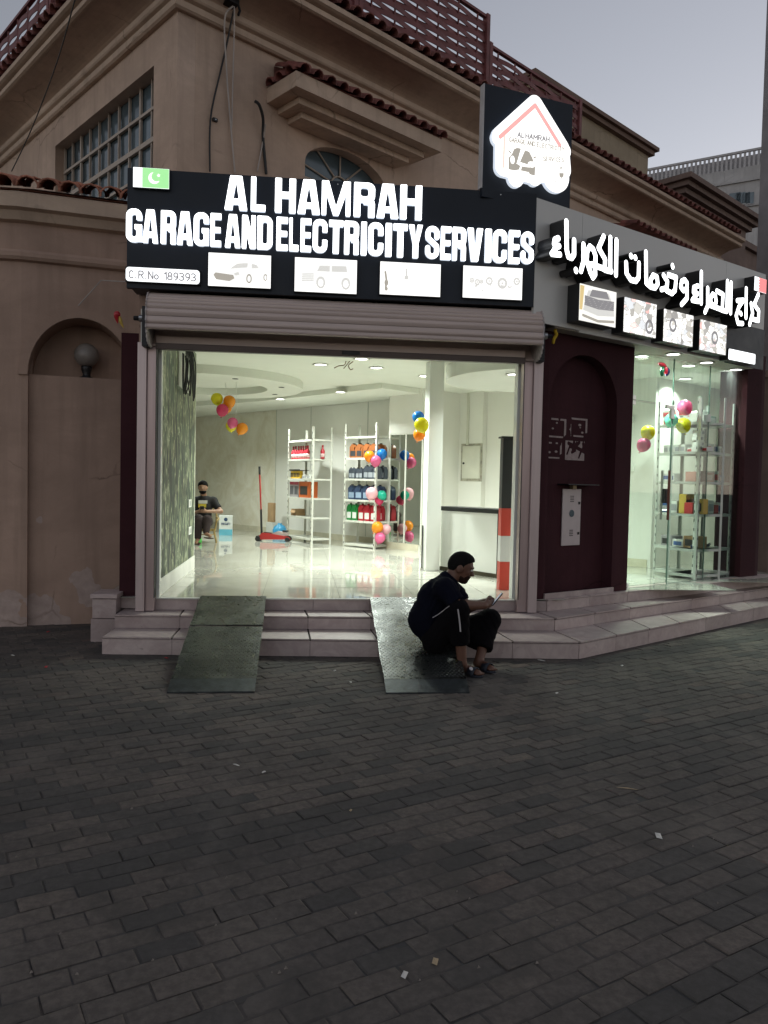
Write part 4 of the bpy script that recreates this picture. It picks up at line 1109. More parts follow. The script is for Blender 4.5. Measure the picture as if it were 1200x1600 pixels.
# ---- roller shutter, rolled up in its coil
shut = empty('roller_shutter', (0, 7.66, 0), 0, 'bronze roller shutter rolled up above the shop entrance', 'shutter')
RX0, RX1, zc, Rr = -1.465, 2.352, 3.135, .24
N = 28
def drum(a, o):   # coil flattened from a true circle so its front faces out and catches light
    c, s = math.cos(a), math.sin(a); f = lambda t: math.copysign(abs(t) ** .80, t)
    return (.205 + o) * f(c), zc + (Rr + o) * f(s)
for k in range(N):
    a0, a1 = 360 * k / N, 360 * (k + 1) / N
    am = (a0 + a1) / 2
    if 20 < am < 100: continue     # top back stays against the wall
    pr = []
    for t in range(6):
        aa = RAD(a0 + (a1 - a0) * t / 5 * .97 + 180 - 0); bulge = .012 * math.sin(math.pi * t / 5)
        pr.append(drum(aa, bulge))
    inn = [drum(RAD(a1 * .97 + a0 * .03 + 180), -.012), drum(RAD(a0 + 180), -.012)]
    MB().prism(pr + inn, RX0, RX1, 'x').build('slat', M_SHUT, shut)
for x0, x1 in ((RX0 - .012, RX0 - .001), (RX1 + .001, RX1 + .012)):
    loop = []
    for k in range(N * 2):
        a_ = RAD(360 * k / (N * 2)); loop.append(drum(a_, .022 if k % 2 else .008))
    MB().prism(loop, x0, x1, 'x').build('end_clip', M_SHUTEDGE, shut)
box('curtain_end', M_SHUT, -1.43, 2.262, .085, .10, 2.93, 3.0, shut); 
box('bottom_rail', pm('rail_dark_bronze', (.075, .055, .05), .4, .4), -1.43, 2.262, .055, .13, 2.868, 2.93, shut, bevel=.006)
box('lock', M_BLACKMET, .38, .56, .04, .056, 2.885, 2.925, shut, bevel=.004)
for sx, x in ((-1, RX0), (1, RX1)):
    MB().tube([(x - sx * .1, 0, zc + .01), (x + sx * .16, 0, zc + .01)], .022, 10).build('axle', M_BLACKMET, shut)
    box('bracket', M_BLACKMET, min(x + sx * .02, x + sx * .075), max(x + sx * .02, x + sx * .075), -.05, .19, zc - .26, zc + .12, shut, bevel=.004)
    MB().lathe([(.035, 0), (.035, .03), (.02, .034), (.02, .05)], n=12).build('bearing', M_STEEL, shut, loc=(x + sx * .078, 0, zc + .01), rot=(0, RAD(90 * sx), 0))

# ================================================================== VILLA BEHIND THE SHOP
VC = np.array([-1.46, 9.0])
villa = empty('villa', (-1.46, 9.0, 0), 0, 'two-storey tan villa with moulded eaves and red lattice behind the shop sign', 'building')
def vr(s, out=0.0): p = VR.w(s, -out); return (p[0] + 1.46, p[1] - 9.0)
def vl(s, out=0.0): p = VL.w(-s, -out); return (p[0] + 1.46, p[1] - 9.0)
LR, LL = 14.0, 11.0
# wall slabs with window openings, built in each wall's own plane
def in_frame(o, fr):
    o.parent = villa; o.rotation_euler = (0, 0, fr.a); return o
ws0, ws1, wz0, wz1 = 1.80, 3.22, 5.0, 6.05
wm = (ws0 + ws1) / 2
awin = [(ws0, wz0), (ws0, 5.72)] + arc(wm, 5.72, (ws1 - ws0) / 2, .33, 180, 0, 18)[1:-1] + [(ws1, 5.72), (ws1, wz0)]
in_frame(plate('wall', [[(.221, 3.3), (LR, 3.3), (LR, 7.0), (.221, 7.0)], awin[::-1]], .22, M_TAN, villa), VR)
lw0, lw1 = -3.68, -.57
in_frame(plate('wall', [[(-LL, 3.3), (0, 3.3), (0, 7.0), (-LL, 7.0)], [(lw0, 4.75), (lw0, 6.45), (lw1, 6.45), (lw1, 4.75)]], .22, M_TAN, villa), VL)
# left extra return so both slabs meet at the corner
in_frame(box('backing', M_BLACK, .1, LR, .5, .55, 3.3, 7.0, villa), VR); in_frame(box('backing', M_BLACK, -LL, -.8, .5, .55, 3.3, 7.0, villa), VL)
# mouldings and eaves swept round the corner
def sweep(name, prof, mat, sr=LR, slf=LL):
    """profile (out, z) swept along the left wall, round the corner and along the right wall, mitred"""
    def corner(o):
        u1, u2 = VL.n, VR.n; q = -(u1 + u2)[:2] * o; return tuple(q)
    rows = []
    for o, z in prof:
        a = vl(slf, o); c = corner(o); b = vr(sr, o)
        rows.append([(a[0], a[1], z), (c[0], c[1], z), (b[0], b[1], z)])
    b_ = MB(); n = len(prof); vs = [p for r in rows for p in r]; fs = []
    for i in range(n - 1):
        for k in range(2): fs.append((i*3+k, i*3+k+1, (i+1)*3+k+1, (i+1)*3+k))
    fs.append(tuple(i * 3 + 2 for i in range(n))); fs.append(tuple(i * 3 for i in range(n))[::-1])
    b_.add(vs, fs); return b_.build(name, mat, villa)
sweep('string_course', [(-.02, 6.84), (.05, 6.84), (.075, 6.86), (.075, 6.93), (.05, 6.945), (.10, 6.965), (.115, 6.985), (.115, 7.04), (.09, 7.06), (-.02, 7.06)], M_TRIM)
cove = [(.0, 7.062)] + [(.02 + .44 * (1 - math.cos(RAD(t))), 7.062 + .17 * math.sin(RAD(t))) for t in range(0, 91, 10)]
sweep('eaves_cove', cove + [(-.02, 7.24)], M_TAN)
sweep('fascia', [(-.02, 7.236), (.50, 7.236), (.53, 7.25), (.53, 7.31), (.50, 7.32), (.57, 7.335), (.60, 7.35), (.60, 7.41), (.56, 7.42), (-.02, 7.45)], M_TRIM)
sweep('roof_edge', [(.58, 7.424), (.30, 7.55), (-.4, 7.80), (-.4, 7.46), (.5, 7.425)], M_TILE_ROOF)
# barrel tiles along the eaves
def tile_mesh(r=.085, L=.36, th=.014):
    b_ = MB(); n = 6; vs = []; fs = []
    for j in range(2):
        rr = r * (1.0 if j == 0 else .86)
        for k in range(n + 1):
            a = math.pi * k / n; vs.append((rr * math.cos(a), j * L, rr * math.sin(a)))
        for k in range(n + 1):
            a = math.pi * k / n; vs.append(((rr - th) * math.cos(a), j * L, (rr - th) * math.sin(a)))
    m_ = n + 1
    for k in range(n):
        fs += [(k, k+1, 2*m_+k+1, 2*m_+k)[::-1], (m_+k, m_+k+1, 3*m_+k+1, 3*m_+k), (k, k+1, m_+k+1, m_+k)]
    b_.add(vs, fs); me = b_.mesh('roof_tile', True); return me
TM = tile_mesh(); TM.materials.append(M_TILE_ROOF)
rnd = random.Random(21)
def put_tile(parent, x, y, z, rz, pitch=.42, mesh=TM, sc_=1.0):
    o = bpy.data.objects.new('roof_tile', mesh); COL.objects.link(o); o.parent = parent
    o.location = (x, y, z); o.rotation_euler = (pitch + rnd.gauss(0, .02), rnd.gauss(0, .02), rz + rnd.gauss(0, .03)); o.scale = (sc_, sc_, sc_); return o
for k in range(66):
    s = .25 + .205 * k
    if s > 13.7: break
    p = vr(s, .635); put_tile(villa, p[0], p[1], 7.432, VR.a)
for k in range(24):
    p = vl(.4 + .205 * k, .635); put_tile(villa, p[0], p[1], 7.432, VL.a)
# canopy over the arched window
can = empty('window_canopy', (0, 0, 0), VR.a); can.parent = villa
s0, s1 = 1.20, 3.71
steps_p = [(0, 6.10, .0), (.28, 6.115, .26), (.28, 6.165, .28), (.43, 6.18, .42), (.43, 6.235, .44), (.60, 6.25, .0)]
def cbox(name, o, z0, z1, ext): return box(name, M_TRIM, s0 + (.6 - o) - ext, s1 - (.6 - o) + ext, -o, -.001, z0, z1, can)
cbox('step', .28, 6.085, 6.155, .0); cbox('step', .43, 6.157, 6.235, .0); cbox('slab', .60, 6.237, 6.415, .0)
MB().prism([(-.62, 6.418), (-.0, 6.72), (-.0, 6.418)], s0 + .1, s1 - .1, 'x').build('roof_slope', M_TILE_ROOF, can)
for k in range(13):
    put_tile(can, s0 + .08 + .2 * k, -.66, 6.425, 0, .44, sc_=.95)
for k in range(13):
    put_tile(can, s0 + .12 + .2 * k, -.36, 6.56, 0, .44, sc_=.92)
for k in range(3): put_tile(can, s0 - .03, -.5 + .2 * k, 6.425, RAD(-90), .44, sc_=.9)
for k in range(3): put_tile(can, s1 + .03, -.5 + .2 * k, 6.425, RAD(90), .44, sc_=.9)
# arched window
aw = empty('window', (0, 0, 0), VR.a); aw.parent = villa
plate('pane', [[(p[0], p[1]) for p in awin]], .01, M_WIN, aw, y=.17)
mun = MB(); c0 = (wm, 5.60)
for a_ in (20, 55, 90, 125, 160):
    a_ = RAD(a_); mun.tube([(c0[0] + .15 * math.cos(a_), .155, c0[1] + .15 * math.sin(a_)), (c0[0] + .72 * math.cos(a_), .155, c0[1] + .5 * math.sin(a_))], .012, 6)
mun.tube([(p[0], .155, p[1]) for p in arc(wm, 5.60, .16, .16, 0, 180, 10)], .013, 6)
mun.box(ws0, ws1, .14, .165, 5.55, 5.60); mun.build('glazing_bars', M_WFRAME, aw)
# big grid window on the left wall
bwn = empty('window', (0, 0, 0), VL.a); bwn.parent = villa
for r_, (za, zb) in enumerate(((6.09, 6.45), (5.72, 6.09), (5.35, 5.72), (4.75, 5.35))):
    for k in range(10):
        sa = lw0 + (lw1 - lw0) * k / 10; sb = lw0 + (lw1 - lw0) * (k + 1) / 10
        MB().add([(sa, .165 + rnd.uniform(-.002, .002), za), (sb, .165 + rnd.uniform(-.002, .002), za), (sb, .165 + rnd.uniform(-.002, .002), zb), (sa, .165 + rnd.uniform(-.002, .002), zb)], [(0, 1, 2, 3)]).build('pane', M_WIN, bwn)
for k in range(11):
    x = lw0 + (lw1 - lw0) * k / 10; w = .03 if k in (0, 10) else (.02 if k in (2, 8) else .011)
    box('glazing_bar', M_WFRAME, x - w, x + w, .125, .155, 4.75, 6.45, bwn)
for z, w in ((6.09, .018), (5.72, .030), (5.35, .018)): box('glazing_bar', M_WFRAME, lw0, lw1, .118, .157, z - w, z + w, bwn)
# woven lattice screens on the roof edge
def lattice(fr, s0, s1, z0, z1, out, name='lattice_screen'):
    e = empty(name, (0, 0, 0), fr.a); e.parent = villa
    n = int((z1 - z0) / .078); me = {}
    for ph in (0, 1):
        b_ = MB(); L = s1 - s0; m_ = max(4, int(L / .06)); vs = []; fs = []
        for i in range(m_ + 1):
            x = s0 + L * i / m_; y = .020 * math.cos(math.pi * (x / .42 + ph)); zz_ = .006 * math.sin(math.pi * (x / .42 + ph) * 1)
            for (dy, dz) in ((-.005, -.035), (.005, -.035), (.005, .035), (-.005, .035)): vs.append((x, y + dy, dz + zz_))
        for i in range(m_):
            for k in range(4): fs.append((4*i+k, 4*i+(k+1) % 4, 4*i+4+(k+1) % 4, 4*i+4+k))
        b_.add(vs, fs); me[ph] = b_.mesh('slat'); me[ph].materials.append(M_LATT)
    for k in range(n):
        o = bpy.data.objects.new('slat', me[k % 2]); COL.objects.link(o); o.parent = e; o.location = (0, -out, z0 + .04 + .078 * k)
    x = s0 + .21
    while x < s1:
        MB().tube([(x, -out, z0), (x, -out, z1)], .014, 6).build('rod', M_LATT, e); x += .42
    for x in (s0, s1): box('post', M_LATT, x - .035, x + .035, -out - .045, -out + .045, z0 - .15, z1 + .05, e)
    box('top_rail', M_LATT, s0 + .036, s1 - .036, -out - .03, -out + .03, z1 - .01, z1 + .03, e); box('bottom_rail', M_LATT, s0 + .036, s1 - .036, -out - .03, -out + .03, z0 - .03, z0, e)
    return e
lattice(VR, 2.30, 4.82, 7.60, 8.60, .42); lattice(VR, 4.90, 7.33, 7.60, 8.22, .42); lattice(VR, -.3, 2.22, 7.62, 8.6, .42)
lattice(VL, -5.9, -2.72, 7.62, 8.24, .42); lattice(VL, -2.62, .1, 7.66, 8.5, .42)
# villa roof lid
MB().prism([vl(LL, 0), (0, 0), vr(LR, 0), (vr(LR)[0] - 4, vr(LR)[1] + 5), (vl(LL)[0] + 6, vl(LL)[1] + 6)], 7.70, 7.74, 'z').build('roof', M_BROWN_FAR, villa)
# small red tile roof glimpsed above the Arabic panel
tr = empty('lean_to_roof', VR.w(0, 0), VR.a, 'low red tile roof edge just above the Arabic sign', 'roof')
a_ = VR.pix(975, 344, -.9); b_ = VR.pix(1075, 384, -.9)
MB().prism([(-1.1, a_[1] - .10), (-.2, a_[1] + .12), (-.2, a_[1] - .1)], a_[0], b_[0], 'x').build('slope', M_TILE_ROOF, tr)
for k in range(int((b_[0] - a_[0]) / .2)): put_tile(tr, a_[0] + .1 + .2 * k, -1.12, a_[1] - .09, 0, .25, sc_=.9)

# ================================================================== LEFT GARDEN WALL WITH ARCH
CL = (-2.95, 8.5); FA = Frame(CL[0], CL[1], 12)
gw = empty('garden_wall', (CL[0], CL[1], 0), 0, 'weathered tan garden wall with arched niche left of the shop', 'wall')
ga = empty('arch_bay', (0, 0, 0), FA.a); ga.parent = gw
aL, aR = FA.pix(40, 700)[0] + .02, FA.pix(207, 640)[0]; ac = (aL + aR) / 2; ar = (aR - aL) / 2
zsp = FA.pix(120, 590)[1]; zap = FA.pix(128, 498)[1]
loopA = [(aL, .0), (aL, zsp)] + arc(ac, zsp, ar, zap - zsp, 180, 0, 26)[1:-1] + [(aR, zsp), (aR, .0)]
wall_top = 4.42
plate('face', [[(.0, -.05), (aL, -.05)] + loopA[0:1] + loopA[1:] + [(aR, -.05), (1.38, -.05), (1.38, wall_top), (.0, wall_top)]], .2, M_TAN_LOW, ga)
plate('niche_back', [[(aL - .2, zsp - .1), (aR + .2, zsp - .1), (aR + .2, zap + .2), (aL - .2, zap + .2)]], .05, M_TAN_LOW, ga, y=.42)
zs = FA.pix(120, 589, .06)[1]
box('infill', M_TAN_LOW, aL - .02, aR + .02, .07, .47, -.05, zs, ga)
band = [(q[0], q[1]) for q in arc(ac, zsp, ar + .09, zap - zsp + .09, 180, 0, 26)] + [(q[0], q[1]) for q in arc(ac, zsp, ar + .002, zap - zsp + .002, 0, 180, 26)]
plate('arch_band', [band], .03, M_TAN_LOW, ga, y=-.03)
rev = MB(); nA = 26; aa = [(aL, zs)] + arc(ac, zsp, ar, zap - zsp, 180, 0, nA) + [(aR, zs)]
vs, fs = [], []
for p in aa: vs += [(p[0], .2, p[1]), (p[0], .43, p[1])]
for k in range(len(aa) - 1): fs.append((2*k, 2*k+1, 2*k+3, 2*k+2))
rev.add(vs, fs).build('reveal', M_TAN_LOW, ga)
# left pier, parallel to the street
MB().prism([(-4.0, -.02), (0, 0), (.05, .2), (-4.0, .3)], -.05, wall_top, 'z').build('pier', M_TAN_LOW, gw)
# cornice mouldings following both faces
def wsweep(name, prof, mat):
    u1, u2 = np.array([1.0, .005]), np.array([math.cos(FA.a), math.sin(FA.a)]); n1, n2 = np.array([.005, -1.0]), np.array([math.sin(FA.a), -math.cos(FA.a)])
    mid = (n1 + n2) / (1 + n1 @ n2); rows = []
    for o, z in prof: rows.append([tuple(-u1 * 4 + n1 * o) + (z,), tuple(mid * o) + (z,), tuple(u2 * 1.38 + n2 * o) + (z,)])
    b_ = MB(); n = len(prof); vs = [p for r in rows for p in r]; fs = []
    for i in range(n - 1):
        for k in range(2): fs.append((i*3+k, i*3+k+1, (i+1)*3+k+1, (i+1)*3+k))
    fs.append(tuple(i * 3 + 2 for i in range(n))); fs.append(tuple(i * 3 for i in range(n))[::-1]); b_.add(vs, fs); return b_.build(name, mat, gw)
wsweep('cornice', [(-.02, 4.24), (.07, 4.26), (.12, 4.34), (.18, 4.36), (.18, 4.50), (.16, 4.52), (-.05, 4.54)], M_TRIM)
wsweep('string_course', [(-.02, 3.84), (.05, 3.86), (.07, 3.89), (.07, 3.93), (.05, 3.96), (-.02, 3.97)], M_TAN_LOW)
TO = tile_mesh(.115, .46, .018); TO.materials.append(M_TILE_OLD)
wsweep('tile_bed', [(.12, 4.545), (.0, 4.60), (-.5, 4.78), (-.5, 4.545)], M_TILE_OLD)
for k in range(15): put_tile(gw, -2.9 + .2 * k, -.24, 4.545, RAD(0), .36, TO)
for k in range(7):
    p = np.array([math.cos(FA.a), math.sin(FA.a)]) * (.08 + .2 * k) + np.array([math.sin(FA.a), -math.cos(FA.a)]) * .24; put_tile(gw, p[0], p[1], 4.545, FA.a, .36, TO)
for k in range(6):
    p = np.array([math.cos(FA.a), math.sin(FA.a)]) * (.12 + .2 * k) + np.array([math.sin(FA.a), -math.cos(FA.a)]) * -.05; put_tile(gw, p[0], p[1], 4.64, FA.a, .36, TO)
for k in range(14): put_tile(gw, -2.8 + .2 * k, .05, 4.64, RAD(0), .36, TO)
# globe lamp in the niche
gp = FA.pix(135, 586, .22); glamp = empty('globe_lamp', FA.w(gp[0], .24, zs), FA.a, 'unlit frosted globe lamp standing in the arched niche', 'lamp')
MB().lathe([(.075, 0), (.075, .02), (.045, .03), (.04, .06), (.055, .10), (.06, .13), (.05, .15)], n=18).build('base', M_BLACK, glamp, True)
MB().lathe([(max(.002, .13 * math.sin(RAD(t))), .265 - .13 * math.cos(RAD(t))) for t in range(18, 181, 9)], n=24).build('globe', pm('frosted_globe', (.24, .21, .19), .35, var=.15, scale=9), glamp, True)
# tiled block beside the steps
tb = empty('tile_block', (-2.02, 7.72, 0), RAD(-2), 'stub of grey tiled masonry beside the lowest step on the left', 'block')
box('course', M_STEP, 0, .24, 0, .35, -.02, .225, tb); box('course', M_STEP, .012, .235, .01, .35, .232, .42, tb); box('cap', M_STEP, -.005, .25, -.01, .35, .428, .47, tb, bevel=.004)

# ================================================================== BACKGROUND
# beige roof room of the villa block
q0 = VR.pix(912, 178, 3.0); q1 = VR.pix(1013, 238, 3.0)
rr_ = empty('roof_room', VR.w(0, 3.0), VR.a, 'pale beige roof-top room with brown cornice against the sky', 'building')
box('wall', M_BEIGE2, q0[0] - 2.2, q1[0], 0, 4, 7.0, q1[1] - .1, rr_)
box('cornice', pm('brown_cornice', (.16, .10, .075), .8), q0[0] - 2.3, q1[0] + .13, -.13, 4.1, q1[1] - .098, q1[1] + .02, rr_); box('cornice', pm('brown_cornice', (.16, .10, .075), .8), q0[0] - 2.35, q1[0] + .22, -.22, 4.2, q1[1] + .022, q1[1] + .12, rr_)
# brown neighbouring villa
NB = Frame(*VR.w(16.5, 1.0)[:2], 37)
q0 = NB.pix(1068, 285); q1 = NB.pix(1166, 348)
nb = empty('neighbour_villa', NB.w(0, 0), NB.a, 'brown neighbouring villa with stepped parapet beyond the tiled eaves', 'building')
box('wall', M_BROWN_FAR, q0[0], q1[0], 0, 8, 0, q1[1] - .25, nb)
for k, (o, z) in enumerate(((.12, -.25), (.24, -.12), (.36, .0))): box('parapet_moulding', M_BROWN_FAR, q0[0] - o, q1[0] + o, -o, 8, q1[1] + z + .002, q1[1] + z + .126, nb)
lowp = NB.pix(1170, 392, 3)
box('low_wing', M_BROWN_FAR, q1[0] + .5, q1[0] + 9, 3.0, 8, 0, lowp[1], nb); box('low_wing_coping', M_BROWN_FAR, q1[0] + .4, q1[0] + 9.1, 2.85, 8.1, lowp[1] + .002, lowp[1] + .22, nb)
MB().prism(arc(0, 0, .35, .35, 0, 180, 12), 0, .3, 'y').build('satellite_dome', M_WHITE_FAR, nb, loc=(q1[0] - 1.6, 1, q1[1] + .1))
# white apartment block far off
AP = Frame(*onz(1110, 700, 2)[:2], 0); AP = Frame(20.0, 46.0, -38)
ap = empty('apartment_block', AP.w(0, 0), AP.a, 'white apartment block with roof railing in the far distance', 'building')
c0 = AP.pix(1015, 290)[0]; c1 = AP.pix(1200, 260)[0]; zt = AP.pix(1190, 256)[1]; zr = AP.pix(1190, 232)[1]
box('wall', M_WHITE_FAR, c0 - 6, c1 + 4, 0, 12, 0, zt, ap)
box('string_course', M_WHITE_FAR, c0 - 6, c1 + 4, -.12, -.001, AP.pix(1190, 280)[1], AP.pix(1190, 276)[1], ap); box('string_course', M_WHITE_FAR, c0 - 6, c1 + 4, -.12, -.001, AP.pix(1190, 320)[1], AP.pix(1190, 317)[1], ap)
fm = pm('railing_grey', (.42, .41, .42), .7)
x = c0 - 5.8; pk = MB().box(-.06, .06, .1, .16, zt, zr).mesh('picket'); pk.materials.append(fm)
while x < c1 + 3.8:
    o = bpy.data.objects.new('picket', pk); COL.objects.link(o); o.parent = ap; o.location = (x, 0, 0); x += .24
box('top_rail', fm, c0 - 6, c1 + 4, .05, .2, zr, zr + .12, ap); box('screen', pm('railing_backing', (.46, .45, .46), .8), c0 - 6, c1 + 4, .5, .55, zt, zr - .06, ap)
for cx_ in (1148, 1155.5, 1163, 1169):
    s_, z_ = AP.pix(cx_, 311); w = empty('window', (0, 0, 0)); w.parent = ap; box('pane', M_WIN, s_ - .30, s_ + .30, -.03, -.002, z_ - .32, z_ + .35, w); box('sill', M_WHITE_FAR, s_ - .34, s_ + .34, -.12, -.004, z_ - .40, z_ - .322, w)
# tall grey post at the picture edge
tp = ony(1201, 300, 15.0); tpo = empty('street_pole', (tp[0] + .12, 15.0, 0), RAD(20), 'tall grey square street pole at the right edge of the picture', 'pole')
box('shaft', pm('pole_grey', (.22, .21, .22), .6), -.06, .40, -.08, .3, 0, 14, tpo); box('base_plate', M_BLACKMET, -.14, .5, -.16, .4, 0, .03, tpo)

# ================================================================== CABLES ON THE VILLA
def cable(pts, r, mat, label, name='cable', grp=None):
    return tag(MB().tube(pts, r, 6).build(name, mat), label, 'cable', grp)
def vp(fr, x, y, out=.03): s, z = fr.pix(x, y, -out); return fr.w(s, -out, z)
def curve(pts, n=6):
    P = [np.array(p) for p in pts]; out = []
    for i in range(len(P) - 1):
        a, b, c, d = P[max(i-1, 0)], P[i], P[i+1], P[min(i+2, len(P)-1)]
        for k in range(n):
            t = k / n; out.append(tuple(.5 * ((2*b) + (-a+c)*t + (2*a-5*b+4*c-d)*t*t + (-a+3*b-3*c+d)*t**3)))
    out.append(tuple(P[-1])); return out
cable(curve([vp(VL, 117, 0, .75), vp(VL, 88, 100, .5), vp(VL, 50, 200, .3), vp(VL, 18, 268, .45)]), .008, M_CABLE_B, 'thin black cable hanging down across the villa wall on the left')
cable(curve([vp(VR, 366, 12, .16), vp(VR, 353, 75), vp(VR, 345, 110), vp(VR, 329, 185), vp(VR, 328, 268)]), .011, M_CABLE_B, 'dark cable running down the villa wall left of the white cables')
cable(curve([vp(VR, 364, 10, .18), vp(VR, 351, 30, .14), vp(VR, 354, 110, .06), vp(VR, 360, 190), vp(VR, 367, 270)]), .010, M_CABLE_W, 'white cable hanging from the eaves bracket to the sign, thicker one')
cable(curve([vp(VR, 366, 10, .2), vp(VR, 366, 40, .16), vp(VR, 364, 120, .06), vp(VR, 362, 200)]), .008, M_CABLE_W, 'white cable hanging straight beside the thicker white cable')
cable(curve([vp(VR, 398, 158, .14), vp(VR, 405, 164, .16), vp(VR, 411, 185, .1), vp(VR, 411, 215), vp(VR, 416, 272)]), .018, M_CABLE_B, 'thick black cable bundle curving out of the villa wall under the canopy')
cable(curve([vp(VR, 415, 194, .12), vp(VR, 411, 220), vp(VR, 402, 268)]), .009, M_CABLE_W, 'short white cable leaving the black cable bundle')
br = empty('cable_bracket', vp(VR, 364, 4, .12), VR.a, 'dark bracket with tangled cable ends under the eaves', 'bracket')
box('plate', M_BLACKMET, -.09, .06, -.05, .1, -.03, .05, br, bevel=.01); MB().tube([(.05, -.03, -.01), (.07, -.04, -.08), (.05, -.04, -.14)], .016, 6).build('hook', M_BLACKMET, br)
wk = empty('wall_outlet', vp(VR, 335, 188, .0), VR.a, 'small dark cable clip on the villa wall', 'clip'); box('body', M_BLACK, -.03, .03, -.03, .001, -.02, .02, wk, bevel=.004); box('screw', M_STEEL, -.006, .006, -.034, -.031, -.006, .006, wk)
cable([FA.w(*((lambda q: (q[0], -.04, q[1]))(FA.pix(122, 478, -.04)))), FA.w(*((lambda q: (q[0], -.10, q[1]))(FA.pix(158, 438, -.10)))), p1(197, 432)[:1] + (7.7,) + p1(197, 432)[1:]], .006, M_CABLE_W, 'thin wire from the arch top up to the English sign')

# ================================================================== INSIDE THE SHOP
def at(x, y, Y): q = ony(x, y, Y); return (float(q[0]), float(q[1]), float(q[2]))
# ---- ceiling downlights: each a recessed lamp with its own light
LAMP = em('lamp_disc', (1.0, 1.0, .94), 9.0)
RIM = MB().lathe([(.10, 0), (.115, -.012), (.085, -.014), (.085, -.004)], n=24).mesh('rim', True); RIM.materials.append(M_SOCK)
DSC = MB().lathe([(.001, -.006), (.083, -.006), (.083, -.003)], n=20).mesh('lens'); DSC.materials.append(LAMP)
def downlight(x, y, z, label, power, size=.16, col=(.91, 1.0, .92), spread=135, grp='recessed ceiling downlights', sc_=1.0):
    e = empty('downlight', (x, y, z), 0, label, 'lamp', grp); e.scale = (sc_,) * 3
    for nm, me in (('rim', RIM), ('lens', DSC)):
        o = bpy.data.objects.new(nm, me); COL.objects.link(o); o.parent = e
    ld = bpy.data.lights.new('downlight_bulb', 'AREA'); ld.shape = 'DISK'; ld.size = size; ld.energy = power; ld.color = col; ld.spread = RAD(spread)
    lo = bpy.data.objects.new('downlight_bulb', ld); COL.objects.link(lo); lo.parent = e; lo.location = (0, 0, -.02)
    return e
WP = 38.0
for (px, py, lab) in ((501, 569, 'lit downlight left of the pair near the shutter'), (565, 560, 'nearest lit downlight just behind the shutter rail'), (588, 574, 'lit downlight right of the pair near the shutter'),
                      (664, 587, 'lit downlight beside the white pillar top')):
    q = onz(px, py, ZC); downlight(q[0], q[1], ZC, lab, WP)
for (px, py, lab) in ((532, 612, 'lit downlight above the gap between the two bottle racks'), (438, 623, 'lit downlight above the floor jack')):
    q = onz(px, py, ZC - .09); downlight(q[0], q[1], ZC - .091, lab, WP)
for (x, y, lab) in ((-3.4, 13.2, 'lit downlight hidden behind the leaf wallpaper wall, nearer one'), (-2.6, 16.2, 'lit downlight over the seated man indoors'), (2.75, 9.9, 'lit downlight in the recess behind the corner wall')):
    downlight(x, y, ZC - (.2 if x > 2 else 0), lab, WP * (.7 if x > 2 else 1.1))
for (px, py, lab) in ((1003, 556, 'lit downlight inside above the glass door'), (1076, 571, 'lit downlight inside behind the middle of the glass front')):
    q = onz(px, py, ZC); downlight(q[0], q[1] , ZC, lab, WP * 1.0)
downlight(5.7, 11.05, ZC, 'lit downlight inside behind the far end of the glass front', WP * .6)
for (px, py, lab) in ((1052, 553, 'lit soffit light under the Arabic sign, nearest the door'), (1104, 566, 'lit soffit light under the Arabic sign, middle one'), (1150, 577, 'lit soffit light under the Arabic sign, farthest one')):
    q = onz(px, py, aZ0 + .008); downlight(q[0], q[1], aZ0 + .009, lab, 1.2, grp='soffit lights under the Arabic sign', sc_=.9)
for k, a_ in enumerate((200, 250, 300, 345, 30)):
    MB().lathe([(.045, 0), (.05, -.006), (.03, -.008)], n=14).build('unlit_spot', M_BLACKMET, ceiling, loc=(RC[0] + 1.45 * math.cos(RAD(a_)), RC[1] + 1.45 * math.sin(RAD(a_)), ZC - .13))
q = onz(540, 566, ZC); wd = empty('dangling_wire', (q[0], q[1] - .1, ZC), 0, 'loose brown wires dangling from the ceiling behind the shutter rail', 'wire')
for k in range(3): MB().tube(curve([(.05 * k, 0, 0), (-.02 + .03 * k, .02, -.05), (-.10 + .08 * k, 0, -.07 - .02 * k), (-.16 + .13 * k, .01, -.10)]), .007, 5).build('strand', pm('wire_brown', (.20, .13, .07), .7), wd)

# ---- racks
def rack(fx, fy, deg, w, d, h, levels, label, mat=M_RACK, hs=None):
    e = empty('shelf_rack', (fx, fy, ZF), RAD(deg), label, 'shelf')
    for (x, y) in ((0, 0), (w, 0), (0, d), (w, d)):
        b_ = MB(); sx, sy = (1 if x == 0 else -1), (1 if y == 0 else -1)
        b_.box(min(x, x + sx*.036), max(x, x + sx*.036), min(y, y + sy*.004), max(y, y + sy*.004), 0, h); b_.box(min(x, x + sx*.004), max(x, x + sx*.004), min(y + sy*.004, y + sy*.036), max(y + sy*.004, y + sy*.036), 0, h)
        po = b_.build('post', mat, e)
        if y == 0:
            hb = MB()
            for k in range(int(h / .12)): hb.box(x + sx*.016, x + sx*.030, -.0012, -.0004, .05 + .12*k, .085 + .12*k)
            ho = hb.build('slot_holes', M_BLACKMET, po); ho['kind'] = 'stuff'
    for z in levels:
        sh = box('shelf', mat, .005, w - .005, .005, d - .005, z - .03, z, e)
        box('lip', mat, .037, w - .037, -.002, .003, z - .036, z, sh)
    return e
def ang(a, b): return math.degrees(math.atan2(b[1] - a[1], b[0] - a[0]))
